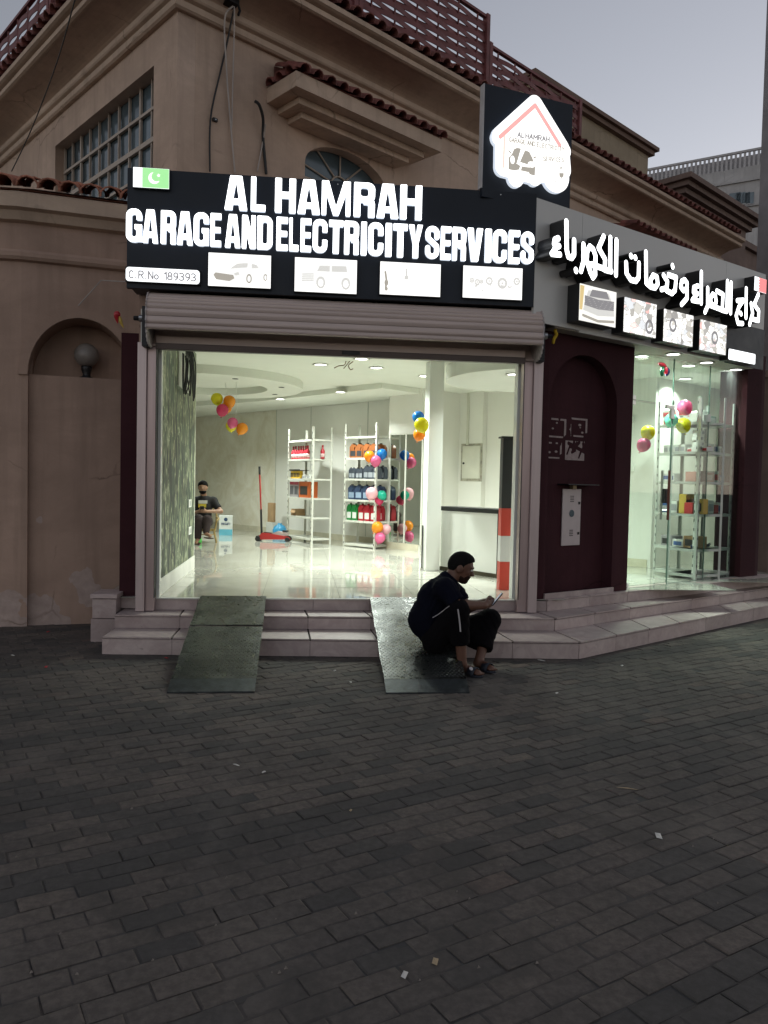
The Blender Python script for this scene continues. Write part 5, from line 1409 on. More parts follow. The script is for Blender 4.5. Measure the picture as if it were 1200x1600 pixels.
# left rack
A = onz(447.5, 843.5, ZF); B = onz(486, 850.5, ZF); w1 = float(np.hypot(*(B - A)[:2])); d1 = ang(A, B)
FR1 = Frame(A[0], A[1], d1)
def lev(fr, x, ys): return [fr.pix(x, y)[1] - ZF for y in ys]
L1 = lev(FR1, 486, (842, 809, 778.5, 748, 716.5, 686))
r1 = rack(A[0], A[1], d1, w1, .42, FR1.pix(492, 666)[1] - ZF, L1, 'white slotted rack with red bottles and battery boxes on the back wall')
A2 = onz(535.5, 852.5, ZF); B2 = onz(585, 857.5, ZF); w2 = float(np.hypot(*(B2 - A2)[:2])); d2 = ang(A2, B2); FR2 = Frame(A2[0], A2[1], d2)
L2 = lev(FR2, 585, (853, 815.5, 782, 748.5, 715, 681))
r2 = rack(A2[0], A2[1], d2, w2, .40, FR2.pix(588, 660)[1] - ZF, L2, 'white slotted rack of oil jugs beside the mirror')
# ---- goods
def jug_mesh(w, h, d, handle=True, shoulder=.78):
    o = poly2([(0, .02), (.02, 0), (w - .02, 0), (w, .02), (w, h * shoulder * .9), (w * .78, h * .93), (w * .52, h * .95), (w * .52, h * .97), (w * .24, h * .97), (w * .24, h * .92), (0, h * shoulder)])
    if handle: o = o - stroke([(w * .68, h * .55), (w * .80, h * .74)], w * .07)
    return solid('body', contours(o, 0, w, 0, h, .006), d)
def jug_proto(w, h, d, body, cap, lab, handle=True, sh=.78):
    me = jug_mesh(w, h, d, handle, sh); me.materials.append(body)
    cm = MB().lathe([(w * .15, h * .955), (w * .15, h * 1.04), (w * .12, h * 1.05)], c=(w * .38, d / 2, 0), n=10).mesh('cap', True); cm.materials.append(cap)
    lm = solid('label', contours(rrect(w * .12, w * .88, h * .12, h * .50, .008), 0, w, 0, h, .006), .002, -.0022); lm.materials.append(lab)
    return [('body', me), ('cap', cm), ('label', lm)]
def goods(proto, name, root_fr, s, dd, z, label, grp, rz=0.0, cat='bottle'):
    p = root_fr.w(s, dd, ZF + z + .0015); e = empty(name, p, root_fr.a + rz, label, cat, grp)
    for nm, me in proto:
        o = bpy.data.objects.new(nm, me); COL.objects.link(o); o.parent = e
    return e
C = lambda n, c, r=.4: pm(n, c, r, var=.08)
LBL = C('label_white', (.7, .7, .68)); LBLK = C('label_black', (.05, .05, .06))
J_OR = jug_proto(.17, .26, .10, C('jug_copper', (.36, .12, .04)), C('cap_black', (.02, .02, .02)), LBLK)
J_DK = jug_proto(.15, .24, .09, C('jug_graphite', (.055, .065, .085)), C('cap_black', (.02, .02, .02)), C('label_grey', (.32, .34, .38)))
J_SM = jug_proto(.085, .20, .06, C('jug_graphite', (.055, .065, .085)), C('cap_black', (.02, .02, .02)), C('label_grey', (.32, .34, .38)), False)
J_BL = jug_proto(.17, .27, .10, C('jug_navy', (.035, .055, .11)), C('cap_black', (.02, .02, .02)), C('label_blue', (.25, .33, .45)))
J_GR = jug_proto(.135, .30, .12, C('jug_green', (.015, .22, .05)), C('cap_green', (.01, .14, .03)), LBL)
J_RD = jug_proto(.145, .30, .12, C('jug_red', (.42, .02, .035)), C('cap_red', (.3, .01, .02)), LBL)
ORD = ['first', 'second', 'third', 'fourth', 'fifth', 'sixth', 'seventh', 'eighth']
def row(proto, name, fr, z, s0, pitch, n, label, grp, dd=.05, jit=.006, cat='bottle'):
    for k in range(n): goods(proto, name, fr, s0 + pitch * k + rnd.uniform(-jit, jit), dd + rnd.uniform(0, .02), z, label % ORD[k], grp, rnd.uniform(-.08, .08), cat)
k2 = w2 / .90
row(J_OR, 'oil_jug', FR2, L2[4], .06, .20 * k2, 4, '%s copper oil jug from the left on the jug rack', 'copper oil jugs')
row(J_SM, 'oil_bottle', FR2, L2[3], .05, .10 * k2, 4, '%s small graphite oil bottle from the left on the jug rack', 'small graphite oil bottles')
row(J_DK, 'oil_jug', FR2, L2[3], .48 * k2, .125 * k2, 3, '%s graphite oil jug from the left, front line of the jug rack', 'graphite oil jugs')
row(J_DK, 'oil_jug', FR2, L2[3], .50 * k2, .125 * k2, 3, '%s graphite oil jug from the left, rear line of the jug rack', 'graphite oil jugs behind', dd=.2)
row(J_BL, 'oil_jug', FR2, L2[2], .06, .20 * k2, 4, '%s navy oil jug from the left on the jug rack', 'navy oil jugs')
row(J_GR, 'coolant_jug', FR2, L2[1], .02, .155 * k2, 2, '%s green coolant jug from the left on the jug rack', 'green coolant jugs')
row(J_RD, 'coolant_jug', FR2, L2[1], .36 * k2, .175 * k2, 3, '%s red coolant jug from the left on the jug rack', 'red coolant jugs')
for z, P_, nm, lab in ((L2[4], J_OR, 'oil_jug', 'copper-coloured oil jug seen through the rack side'), (L2[2], J_BL, 'oil_jug', 'navy blue oil jug seen through the rack side'), (L2[1], J_RD, 'coolant_jug', 'red coolant jug seen through the rack side')):
    goods(P_, nm, FR2, w2 - .20, .22, z, lab, None, .3)
# red bottles
rb = MB().lathe([(.040, 0), (.042, .01), (.042, .15), (.02, .19), (.016, .20), (.016, .235)], n=12).mesh('body', True); rb.materials.append(J_RD[0][1].materials[0])
rc = MB().lathe([(.019, .222), (.019, .255), (.012, .262)], n=10).mesh('cap', True); rc.materials.append(C('cap_red', (.3, .01, .02)))
rl = MB().lathe([(.0428, .03), (.0428, .10)], n=12).mesh('label', True); rl.materials.append(C('label_pale_red', (.62, .42, .42)))
R_B = [('body', rb), ('cap', rc), ('label', rl)]
row(R_B, 'red_bottle', FR1, L1[4], .09, .105 * w1 / 1.1, 7, '%s red additive bottle from the left in its row', 'red additive bottles', dd=.08)
goods(R_B, 'red_bottle', FR1, w1 - .02, .22, L1[4], 'lone red additive bottle at the right end of its shelf', None)
def carton(fr, s, dd, z, w, d, h, mat, lab_mat, label, grp=None, top=None, rz=0.0, name='carton'):
    e = empty(name, fr.w(s, dd, ZF + z + .0015), fr.a + rz, label, 'box', grp)
    box('body', mat, 0, w, 0, d, 0, h, e, bevel=.003)
    box('printed_panel', lab_mat, w * .12, w * .88, -.0022, -.0006, h * .18, h * .72, e)
    if top: box('band', top, .001, w - .001, -.0012, d, h * .82, h + .001, e)
    return e
for k in range(2): carton(FR1, .03 + .21 * k, .04, L1[2], .20, .2, .30, C('box_grey', (.34, .32, .33)), C('print_dark', (.1, .1, .11)), ('left' if k == 0 else 'right') + ' one of the two grey and red battery boxes on the bottle rack', 'grey battery boxes', C('band_red', (.4, .03, .06)))
carton(FR1, .47, .04, L1[2], .42, .2, .31, C('box_orange', (.58, .13, .03)), C('print_black', (.03, .03, .03)), 'wide orange battery box on the bottle rack')
for k in range(6): carton(FR1, .02 + .072 * k, .06, L1[3], .066, .07, .15, C('box_yellow', (.66, .40, .03)), C('print_black', (.03, .03, .03)), ORD[k] + ' yellow filter box from the left under the black tray', 'yellow filter boxes')
tb_ = empty('tray', FR1.w(.0, .04, ZF + L1[3] + .155), FR1.a, 'thin black tray lying on the yellow filter boxes', 'tray'); box('base', M_BLACK, .0, .5, 0, .2, 0, .012, tb_); box('rim', M_BLACK, .0, .5, -.004, -.001, .0, .028, tb_)
for k in range(4): carton(FR1, .52 + .1 * k, .08, L1[3], .07, .09, .06 + .02 * (k % 2), C('box_white', (.6, .6, .57)), C('print_grey', (.3, .3, .32)), ORD[k] + ' small white box to the right of the yellow filter boxes', 'small white boxes on the bottle rack', rz=rnd.uniform(-.3, .3))
cb = empty('open_carton', FR1.w(.06, .06, ZF + L1[1] + .002), FR1.a, 'opened brown cardboard box on the lowest used shelf', 'box')
MB().prism([(0, 0), (.26, 0), (.22, .13), (.03, .13)], 0, .2, 'y').build('body', M_CARD, cb); MB().add([(.03, 0, .131), (.22, 0, .131), (.30, -.05, .06), (.10, -.06, .06)], [(0, 1, 2, 3)]).build('flap', M_CARD, cb)

# ---- mirror on the projecting wall
mp = BW.pix(607, 800, -.435)[0]; mq = BW.pix(659, 800, -.435)[0]; mz0 = ZF + .12; mz1 = BW.pix(640, 676, -.435)[1]
mr = empty('wall_mirror', BW.w(0, -.422), BW.a, 'tall wall mirror reflecting the jug rack and balloons', 'mirror')
box('glass', M_MIRROR, mp, mq, -.012, -.001, mz0, mz1, mr)
for x in (mp, (mp + mq) / 2 - .02, mq - .03): box('frame', M_RACK, x, x + .03, -.02, -.0125, mz0, mz1, mr)
box('frame', M_RACK, mp + .031, mq - .031, -.02, -.0125, mz1 - .03, mz1, mr)
gp_ = empty('glass_edge', BW.w(0, -.6), 0, 'thin dark glass partition edge beside the white pillar', 'partition'); q = onz(659, 891, ZF); gp_.location = (q[0], q[1], ZF); box('edge', M_BLACK, -.008, .008, 0, .02, 0, .62, gp_); box('foot', M_STEEL, -.02, .02, -.01, .03, 0, .03, gp_)

# ---- balloons, each one its own
def balloon_mesh(mat, r=.105):
    pr = [(.004, -1.27), (.03, -1.25), (.018, -1.20), (.06, -1.17)] + [(math.sin(RAD(t)) * (1.0 - .10 * max(0, math.cos(RAD(t))) ** 1), -math.cos(RAD(t)) * (1.18 if t < 90 else .98)) for t in range(8, 178, 10)]
    me = MB().lathe([(max(.003, a * r), b * r) for a, b in pr], n=20).mesh('skin', True); me.materials.append(mat); return me
def bmat(n, c):
    if 'balloon_' + n in MATS: return MATS['balloon_' + n]
    m_, nt, b = _new('balloon_' + n); b.inputs['Base Color'].default_value = c + (1,); b.inputs['Roughness'].default_value = .22
    b.inputs['Subsurface Weight'].default_value = .0
    tl = nt.nodes.new('ShaderNodeBsdfTranslucent'); tl.inputs[0].default_value = c + (1,); mx = nt.nodes.new('ShaderNodeMixShader'); mx.inputs[0].default_value = .3
    nt.links.new(b.outputs[0], mx.inputs[1]); nt.links.new(tl.outputs[0], mx.inputs[2]); nt.links.new(mx.outputs[0], nt.nodes['Material Output'].inputs[0]); MATS['balloon_' + n] = m_; return m_
BC = {'yellow': (.78, .72, .02), 'orange': (.85, .33, .02), 'pink': (.72, .06, .17), 'light pink': (.85, .50, .55), 'blue': (.02, .22, .62), 'green': (.02, .48, .33), 'magenta': (.78, .16, .34), 'lime': (.58, .56, .02), 'mint': (.15, .62, .48)}
BM = {k: balloon_mesh(bmat(k, v)) for k, v in BC.items()}
def balloon(colr, px, py, Y, rpx, label, tilt=(0, 0), pos=None):
    p = pos or at(px, py, Y); k = rpx / 1200.0 * (p[1] * .995) / .105
    e = empty('balloon', p, 0, label, 'balloon', 'party balloons'); e.rotation_euler = (tilt[0], tilt[1], rnd.uniform(0, 6)); e.scale = (k, k, k)
    o = bpy.data.objects.new('skin', BM[colr]); COL.objects.link(o); o.parent = e
    MB().lathe([(.012, -.146), (.018, -.141), (.006, -.131)], n=8).build('knot', BM[colr].materials[0], e); return e
for c, x, y, Y, r, lab in (
 ('yellow', 339, 623, 12.6, 9.2, 'yellow balloon in the cluster hanging under the ceiling ring'), ('orange', 358.5, 627, 12.6, 9.3, 'orange balloon beside the yellow one under the ceiling ring'), ('orange', 354, 636, 12.75, 8.5, 'second orange balloon half hidden under the ceiling ring'), ('pink', 347.5, 640.5, 12.5, 9.3, 'deep pink balloon at the bottom of the ceiling ring cluster'),
 ('magenta', 363.5, 660.5, 12.4, 8.2, 'pink balloon in the lower hanging cluster of three'), ('yellow', 361, 665.5, 12.6, 8.2, 'yellow balloon peeping from behind the pink one'), ('orange', 378.5, 669.5, 12.4, 9.0, 'orange balloon in the lower hanging cluster of three'),
 ('orange', 577.5, 712.5, 13.62, 8.6, 'orange balloon in the top cluster on the jug rack'), ('blue', 597, 709, 13.68, 8.0, 'blue balloon in the top cluster on the jug rack'), ('magenta', 587, 720, 13.57, 8.8, 'pink balloon in the top cluster on the jug rack'),
 ('light pink', 581, 770.5, 13.62, 9.8, 'pale pink balloon in the middle cluster on the jug rack'), ('green', 596.5, 773.5, 13.66, 7.6, 'green balloon in the middle cluster on the jug rack'), ('pink', 592.5, 781, 13.74, 7.4, 'deep pink balloon behind the middle cluster on the jug rack'),
 ('orange', 590, 823.5, 13.60, 9.3, 'orange balloon in the lowest cluster on the jug rack'), ('light pink', 603.5, 826.5, 13.68, 8.0, 'pale pink balloon in the lowest cluster on the jug rack'), ('magenta', 594, 840, 13.57, 8.6, 'pink balloon in the lowest cluster on the jug rack'),
 ('blue', 653.5, 651.5, 10.15, 9.6, 'blue balloon on the white pillar'), ('yellow', 658.5, 663.5, 10.0, 11.6, 'yellow balloon on the white pillar'), ('orange', 655.5, 678.5, 10.15, 9.8, 'orange balloon on the white pillar'),
 ('magenta', 1069.5, 636, 9.48, 12.4, 'pink balloon behind the fixed glass pane'), ('lime', 1068, 664, 9.46, 12.0, 'yellow-green balloon below the pink one behind the fixed glass'), ('mint', 1049, 656, 9.40, 10.6, 'mint balloon behind the glass door edge'),
 ('yellow', 1012.5, 675.5, 9.12, 11.6, 'yellow balloon behind the glass door'), ('magenta', 1006, 694.5, 9.10, 11.2, 'pink balloon lowest behind the glass door')):
    balloon(c, x, y, Y, r, lab, (rnd.uniform(-.5, .5), rnd.uniform(-.5, .5)))
for x, y0, y1, Y, lab in ((352, 600, 622, 12.6, 'pale string holding the upper balloon cluster to the ceiling'), (368, 606, 655, 12.45, 'pale string holding the lower balloon cluster to the ceiling')):
    p = at(x, y1, Y); tag(MB().tube([p, (p[0] + .02, p[1], (p[2] + ZC - .13) / 2), (p[0], p[1], ZC - .12)], .005, 5).build('string', M_SOCK), lab, 'string')
gb = empty('green_cup', onz(310, 848, ZF), 0, 'small bright green ball-shaped cup on the floor by the seated man', 'cup'); gb.location = tuple(onz(310, 849, ZF)); MB().lathe([(.05, 0), (.065, .02), (.06, .09), (.05, .10)], n=14).build('body', C('green_bright', (.12, .62, .12)), gb, True); MB().lathe([(.062, .10), (.062, .112), (.02, .12)], n=14).build('lid', C('green_pale', (.3, .7, .3)), gb, True)

# ---- floor jack, water carton, small things along the back wall
jk = onz(411, 845, ZF); jack = empty('floor_jack', tuple(jk), RAD(-8), 'red and black trolley jack with upright red handle', 'jack')
RJ = C('jack_red', (.38, .02, .02)); 
for y in (-.11, .11): MB().prism([(-.10, .06), (.0, .17), (.12, .16), (.52, .10), (.56, .05), (-.06, .03)], y - .012, y + .012, 'y').build('side_plate', RJ if y < 0 else M_BLACK, jack)
MB().prism([(.1, .12), (.30, .20), (.50, .17), (.50, .12), (.1, .06)], -.05, .05, 'y').build('lift_arm', C('arm_pale', (.45, .38, .36)), jack)
MB().lathe([(.06, 0), (.065, .02), (.05, .025)], n=12).build('saddle', M_BLACKMET, jack, loc=(.44, 0, .19))
MB().tube([(-.03, 0, .12), (-.05, 0, .62)], .022, 8).build('handle_socket', M_BLACK, jack); MB().tube([(-.05, 0, .60), (-.09, 0, 1.36)], .016, 8).build('handle', RJ, jack); MB().tube([(-.087, 0, 1.30), (-.095, 0, 1.46)], .021, 8).build('grip', M_BLACK, jack)
for x, y, r_ in ((-.08, -.14, .05), (-.08, .14, .05), (.5, -.15, .045), (.5, .15, .045)): MB().lathe([(r_, -.02), (r_, .02)], n=14).build('wheel', M_BLACK, jack, loc=(x, y, r_), rot=(RAD(90), 0, 0))
box('crossbar', M_BLACK, -.12, -.04, -.13, .13, .06, .1, jack)
wc = onz(342, 836.5, ZF); wct = empty('water_carton', tuple(wc), RAD(4), 'white and blue drinking water carton beside the chair', 'box')
box('body', C('carton_white', (.62, .64, .62)), 0, .28, 0, .25, 0, .42, wct, bevel=.004); box('blue_band', C('carton_blue', (.12, .42, .55)), .001, .279, -.002, -.0005, .001, .13, wct); MB().lathe([(.04, 0), (.04, .002)], n=14).build('emblem', C('emblem_navy', (.02, .05, .12)), wct, loc=(.14, -.001, .34), rot=(RAD(90), 0, 0))
smalltext('print', 'MASAFI', .05, .225, .045, .19, C('emblem_navy', (.02, .05, .12)), wct, -.003, lw=.1)
bx = BW.pix(421, 800, -.3); e = empty('cardboard_panel', BW.w(bx[0], -.35, ZF), BW.a, 'flat brown cardboard box leaning behind the jack', 'box'); box('panel', M_CARD, 0, .22, 0, .06, .28, .70, e, bevel=.004); box('crate', C('box_white', (.6, .6, .57)), -.02, .24, -.02, .22, 0, .27, e, bevel=.004)
q = onz(437, 838, ZF); e = empty('blue_helmet', tuple(q), 0, 'bright blue plastic bag bundle on the floor beside the jack', 'bag'); MB().lathe([(.10, 0), (.15, .05), (.155, .14), (.11, .22), (.04, .26), (.05, .28)], n=16).build('bag', C('bag_blue', (.05, .30, .55), .3), e, True); MB().lathe([(.13, -.001), (.16, .012), (.155, .03)], n=16).build('base', C('box_white', (.6, .6, .57)), e, True)

# ---- right recess: whiteboard, striped pole, electrical box
A = onz(686, 890, ZF); B = onz(777, 903.5, ZF); wbw = float(np.hypot(*(B - A)[:2])); WF = Frame(A[0], A[1], ang(A, B))
wb = empty('counter_panel', tuple(A), WF.a, 'white counter panel with black rim standing in the entrance recess', 'counter')
ht = WF.pix(730, 793)[1] - ZF
box('panel', M_WHITE_GL, .02, wbw - .02, 0, .03, .055, ht - .06, wb); box('top_rim', M_BLACK, -.01, wbw + .01, -.02, .30, ht - .06, ht, wb, bevel=.006); box('end_rim', M_BLACK, wbw - .02, wbw + .005, -.004, .03, 0.03, ht - .061, wb); box('foot_rim', pm('rim_brown', (.05, .04, .02), .5), 0.0, wbw + .004, -.004, .03, 0.0, .05, wb)
q = onz(786, 921, ZF); Yp = float(q[1]); pw = 8.5 / 1200 * Yp
sp = empty('striped_pole', tuple(q), 0, 'square post striped red and white below black by the entrance', 'post')
zz = [ZF] + [at(787, y, Yp)[2] for y in (877, 837, 794, 685)]
for k, mt in enumerate((C('post_red', (.55, .05, .03)), C('post_white', (.66, .66, .64)), C('post_red', (.55, .05, .03)), C('post_black', (.015, .016, .018)))):
    box('band', mt, -pw, pw, -pw, pw, zz[k] - ZF + .001, zz[k + 1] - ZF, sp)
box('cap', M_BLACK, -pw - .02, pw + .02, -pw - .02, pw + .02, zz[4] - ZF + .001, zz[4] - ZF + .02, sp)
X0 = BW.pix(712, 720, .60)[0]; X1 = BW.pix(750, 720, .60)[0]
col_ = MB().box(X0, X1 + .04, .0, .118, 0, ZC - ZF); co = col_.build('wall_pier', M_WHITE); co.location = BW.w(0, .60, ZF); co.rotation_euler = (0, 0, BW.a); tag(co, kind='structure')
eb = empty('electrical_box', BW.w(0, .598), BW.a, 'flush electrical panel box with chipped plaster round it on the white wall', 'panel')
def bwp(x, y): return BW.pix(x, y, .598)
a_, b_ = bwp(723, 697), bwp(751, 748)
box('plaster_patch', pm('raw_plaster', (.36, .34, .28), .9, var=.4, scale=14), a_[0] - .03, b_[0] + .03, -.004, -.001, b_[1] - .05, a_[1] + .04, eb)
box('door', C('box_cream', (.62, .61, .53)), a_[0] + .02, b_[0] - .01, -.03, -.005, b_[1], a_[1], eb, bevel=.006); MB().lathe([(.02, 0), (.02, .012)], n=10).build('lock', M_BLACK, eb, loc=(a_[0] + .06, -.03, (a_[1] + b_[1]) / 2 - .02), rot=(RAD(90), 0, 0))
t0, t1 = bwp(733, 612), bwp(733, 695); box('conduit', C('box_cream', (.62, .61, .53)), t0[0] - .025, t0[0] + .025, -.02, -.001, t1[1], t0[1], eb)
sw = empty('light_switch', BW.w(*((lambda p: (p[0], -.002, p[1]))(BW.pix(306, 738, 0)))), BW.a, 'white light switch on the marbled wall above the seated man', 'switch'); sw.location = BW.w(BW.pix(307, 738, 0)[0], -.002, BW.pix(307, 738, 0)[1]); box('plate', M_SOCK, -.07, .07, -.015, 0, -.06, .06, sw, bevel=.003); box('rocker', M_SOCK, -.03, .03, -.02, -.0155, -.035, .035, sw)
# tangle of wires and white board at the top of the leaf wall
jb = empty('junction_board', (-1.41, 9.5, 2.95), 0, 'white junction board with loose black wires on the leaf wall', 'board')
box('board', M_SOCK, -.001, .014, -.55, .25, -.28, .32, jb)
for k in range(9):
    y0 = rnd.uniform(-.5, .3); MB().tube(curve([(.03, y0, .32), (.05 + rnd.uniform(0, .05), y0 + rnd.uniform(-.15, .15), .05), (.06, y0 + rnd.uniform(-.2, .3), -.32 + rnd.uniform(-.12, .1)), (.04, y0 + rnd.uniform(-.1, .25), .1)], 5), .008, 5).build('wire', M_CABLE_B, jb)
for y_, z_, lab in ((10.0, 1.30, 'white socket plate on the leaf wall, upper one'), (10.02, .95, 'white socket plate on the leaf wall, lower one')):
    e = empty('wall_socket', (-1.412, y_, z_), 0, lab, 'socket'); box('plate', M_SOCK, 0, .012, -.12, .12, -.05, .05, e, bevel=.003); box('insert', C('insert_grey', (.5, .5, .48)), .0125, .015, -.05, .05, -.03, .03, e)

# ================================================================== THE GLASS FRONT
GD = .03
def g2(x, y): return F2.pix(x, y, GD)
gs = {k: g2(*v)[0] for k, v in dict(l=(969, 740), d0=(975, 740), d1=(1047, 740), p1=(1104, 740), r=(1152, 740)).items()}
gtop = aZ0 + .04; tz = g2(1010, 628)[1]
gfr = empty('shop_window', F2.w(0, GD), F2.a, 'frameless clear glass shop front beside the maroon wall', 'window')
gm = dict(mat=M_GLASS)
M_GEDGE = pm('glass_edge_green', (.10, .17, .14), .25)
def gpane(name, s0, s1, z0, z1, par):
    o = box(name, M_GLASS, s0 + .004, s1 - .004, -.005, .005, z0 + .004, z1 - .004, par)
    for a_, b_ in ((s0, s0 + .0038), (s1 - .0038, s1)): box('polished_edge', M_GEDGE, a_, b_, -.006, .006, z0, z1, o)
    for a_, b_ in ((z0, z0 + .0038), (z1 - .0038, z1)): box('polished_edge', M_GEDGE, s0 + .0042, s1 - .0042, -.006, .006, a_, b_, o)
    return o
gpane('side_pane', 1.432, gs['d0'] - .004, ZF, tz - .002, gfr); gpane('transom_pane', 1.432, gs['d1'], tz + .004, gtop, gfr); gpane('fixed_pane', gs['d1'] + .006, gs['p1'] - .002, ZF, gtop, gfr); gpane('fixed_pane', gs['p1'] + .002, 4.42, ZF, gtop, gfr)
door = empty('glass_door', F2.w(gs['d0'], GD, ZF), F2.a, 'frameless glass door with long steel pull handles', 'door')
dw = gs['d1'] - gs['d0']; dh = tz - ZF
gpane('leaf', .0, dw - .006, .012, dh - .004, door)
def patch(name, s0, s1, z0, z1): return box(name, M_STEEL, s0, s1, -.016, .016, z0, z1, door, bevel=.003)
patch('hinge', -.03, .16, dh - .055, dh - .002).location = (0, 0, 0); patch('pivot', -.02, .14, .0, .05); patch('corner_patch', dw - .14, dw + .03, dh - .05, dh - .002); patch('corner_patch', dw - .04, dw + .03, dh - .17, dh - .052)
box('hinge_plate', M_STEEL, -.03, .16, -.016, .016, dh + .006, dh + .06, door, bevel=.003)
hz0, hz1 = g2(1040, 812)[1] - ZF, g2(1040, 735)[1] - ZF
for y, mt in ((-.05, pm('handle_bronze', (.16, .06, .05), .3, .6)), (.05, M_STEEL)):
    MB().tube([(dw - .09, y, hz0), (dw - .09, y, hz1)], .016, 10).build('handle', mt, door)
    for z in (hz0 + .12, hz1 - .12): MB().tube([(dw - .09, y, z), (dw - .09, 0, z)], .008, 6).build('handle_stud', M_STEEL, door)
box('lock_case', M_BLACKMET, dw - .12, dw - .055, -.022, .022, (hz0 + hz1) / 2 - .1, (hz0 + hz1) / 2 + .08, door, bevel=.004)
db = empty('deflated_balloons', F2.w(*((lambda q: (q[0], GD - .02, q[1]))(g2(1033, 577)))), F2.a, 'knot of deflated red, green and blue balloons taped to the glass', 'balloon')
for k, (c, pts) in enumerate((('balloon_pink', [(-.09, 0, .06), (-.02, -.01, .05), (.05, -.01, .04)]), ('balloon_green', [(.0, -.01, .03), (-.03, -.015, -.03), (-.02, -.01, -.09)]), ('balloon_blue', [(.04, -.012, .03), (.08, -.02, -.02), (.06, -.012, -.08)]), ('balloon_pink', [(.02, -.03, .03), (.03, -.03, -.06)]))):
    MB().tube(curve(pts, 4), [.012 + .016 * math.sin(math.pi * i / (len(curve(pts, 4)) - 1)) for i in range(len(curve(pts, 4)))], 8).build('balloon_skin', pm('limp_' + c, {'balloon_pink': (.45, .02, .04), 'balloon_green': (.01, .12, .06), 'balloon_blue': (.01, .02, .12)}[c], .3), db, True)
# racks behind the glass
A = onz(1020, 895, ZF); B = onz(1083, 906, ZF); w3 = float(np.hypot(*(B - A)[:2])); FR3 = Frame(A[0], A[1], ang(A, B))
L3 = lev(FR3, 1080, (898, 858, 803, 752.5, 706, 660)); r3 = rack(A[0], A[1], math.degrees(FR3.a), w3, .45, FR3.pix(1085, 620)[1] - ZF, L3, 'pale slotted rack facing the glass door, end on', pm('rack_pale_grey', (.52, .54, .50), .4, .2, var=.08, scale=6))
FR4 = Frame(*FR3.w(w3 + .06, -.02)[:2], 33); B = FR4.pix(1139, 893); w4 = B[0]
L4 = [l for l in L3]; r4 = rack(FR4.o[0], FR4.o[1], 33, max(.8, w4), .42, L3[5] + .30, L4, 'grey slotted rack along the inside of the glass front', M_RACKG)
def cartons(fr, z, s0, s1, specs, lab, grp, pre=''):
    s = s0
    for k, (w, d, h, c, pc) in enumerate(specs):
        if s + w > s1: break
        carton(fr, s, .05 + rnd.uniform(0, .05), z, w, d, h, c, pc, ORD[k] + ' ' + lab + pre, grp, rz=rnd.uniform(-.1, .1)); s += w + rnd.uniform(.008, .03)
WB, RP, GP, BK, BLU, YEL, RED = C('box_white', (.6, .6, .57)), C('print_red', (.5, .04, .05)), C('print_grey', (.3, .3, .32)), C('print_black', (.03, .03, .03)), C('box_blue', (.04, .09, .25)), C('box_ochre', (.45, .31, .06)), C('box_red', (.36, .03, .03))
for lay in range(2): cartons(FR3, L3[5] + .105 * lay, .0, .5, [(.13, .12, .10, WB, RP)] * 3, 'red and white carton stacked on the top shelf of the end-on rack', 'red and white cartons on top shelf', (', bottom layer', ', upper layer')[lay])
cartons(FR3, L3[4], .02, .6, [(.10, .12, .11, WB, GP)] * 4, 'white carton on the second shelf of the end-on rack', 'white cartons on second shelf'); cartons(FR3, L3[4], .48, 1.0, [(.09, .1, .06, WB, RP)] * 5, 'low red-printed carton on the second shelf of the end-on rack', 'low red-printed cartons')
cartons(FR3, L3[3], .03, .4, [(.12, .1, .11, WB, BLU)] * 3, 'white carton with dark blue panel on the end-on rack', 'blue-panel cartons'); cartons(FR3, L3[3], .5, 1.0, [(.11, .1, .12, WB, GP), (.14, .1, .14, BK, GP)], 'black and white carton pair on the third shelf', 'black and white cartons')
cartons(FR3, L3[2], .03, .5, [(.18, .1, .13, BLU, GP), (.14, .1, .16, WB, GP)], 'blue and white carton on the fourth shelf of the end-on rack', 'blue and white cartons'); cartons(FR3, L3[2], .48, 1.0, [(.10, .1, .10, RED, RP), (.10, .1, .20, WB, GP), (.12, .1, .20, YEL, BK)], 'mixed small carton on the fourth shelf near the pull handles', 'mixed cartons on fourth shelf')
for k in range(4): carton(FR4, .12 + .02 * (k % 2), .08, L4[4] + .075 * k, .11, .11, .07, WB, GP, ORD[k] + ' white carton from the bottom of the tower on the grey rack', 'tower of white cartons')
carton(FR4, .03, .06, L4[3], .48, .15, .13, C('box_pinkish', (.36, .18, .15)), C('print_pale', (.5, .4, .36)), 'long pinkish carton on the grey rack')
cartons(FR4, L4[2], .04, .5, [(.16, .12, .15, RED, RP), (.18, .12, .11, C('box_teal', (.03, .10, .09)), GP)], 'red or teal carton on the grey rack', 'red and teal cartons'); 
for k in range(2): carton(FR4, .05 + .13 * k, .2, L4[2], .12, .1, .26, YEL, BK, ('left' if k == 0 else 'right') + ' ochre carton standing behind the red and teal cartons', 'ochre cartons')
cartons(FR4, L4[5], .02, .8, [(.16, .2, .12, WB, RP), (.14, .2, .16, WB, GP), (.2, .2, .1, C('box_teal', (.03, .10, .09)), GP)], 'carton from the left on top of the grey rack', 'cartons on top of the grey rack')
cartons(FR4, L4[4], .32, .85, [(.12, .15, .12, WB, RP), (.12, .15, .12, WB, BLU), (.12, .15, .1, WB, GP)], 'carton right of the white tower on the grey rack', 'cartons right of the tower')
cartons(FR4, L4[3], .56, .95, [(.12, .15, .15, WB, RP), (.16, .15, .1, BLU, GP)], 'carton right of the long pinkish one', 'cartons beside the pinkish one')
cartons(FR4, L4[2], .42, .95, [(.14, .15, .18, WB, GP), (.12, .15, .12, RED, RP), (.12, .15, .15, WB, BLU)], 'carton right of the teal one on the grey rack', 'cartons right of the teal one')
cartons(FR3, L3[5], .5, 1.0, [(.13, .12, .12, WB, GP), (.16, .12, .10, WB, RP)], 'carton right of the stacked ones on the top shelf', 'top shelf cartons, right part')
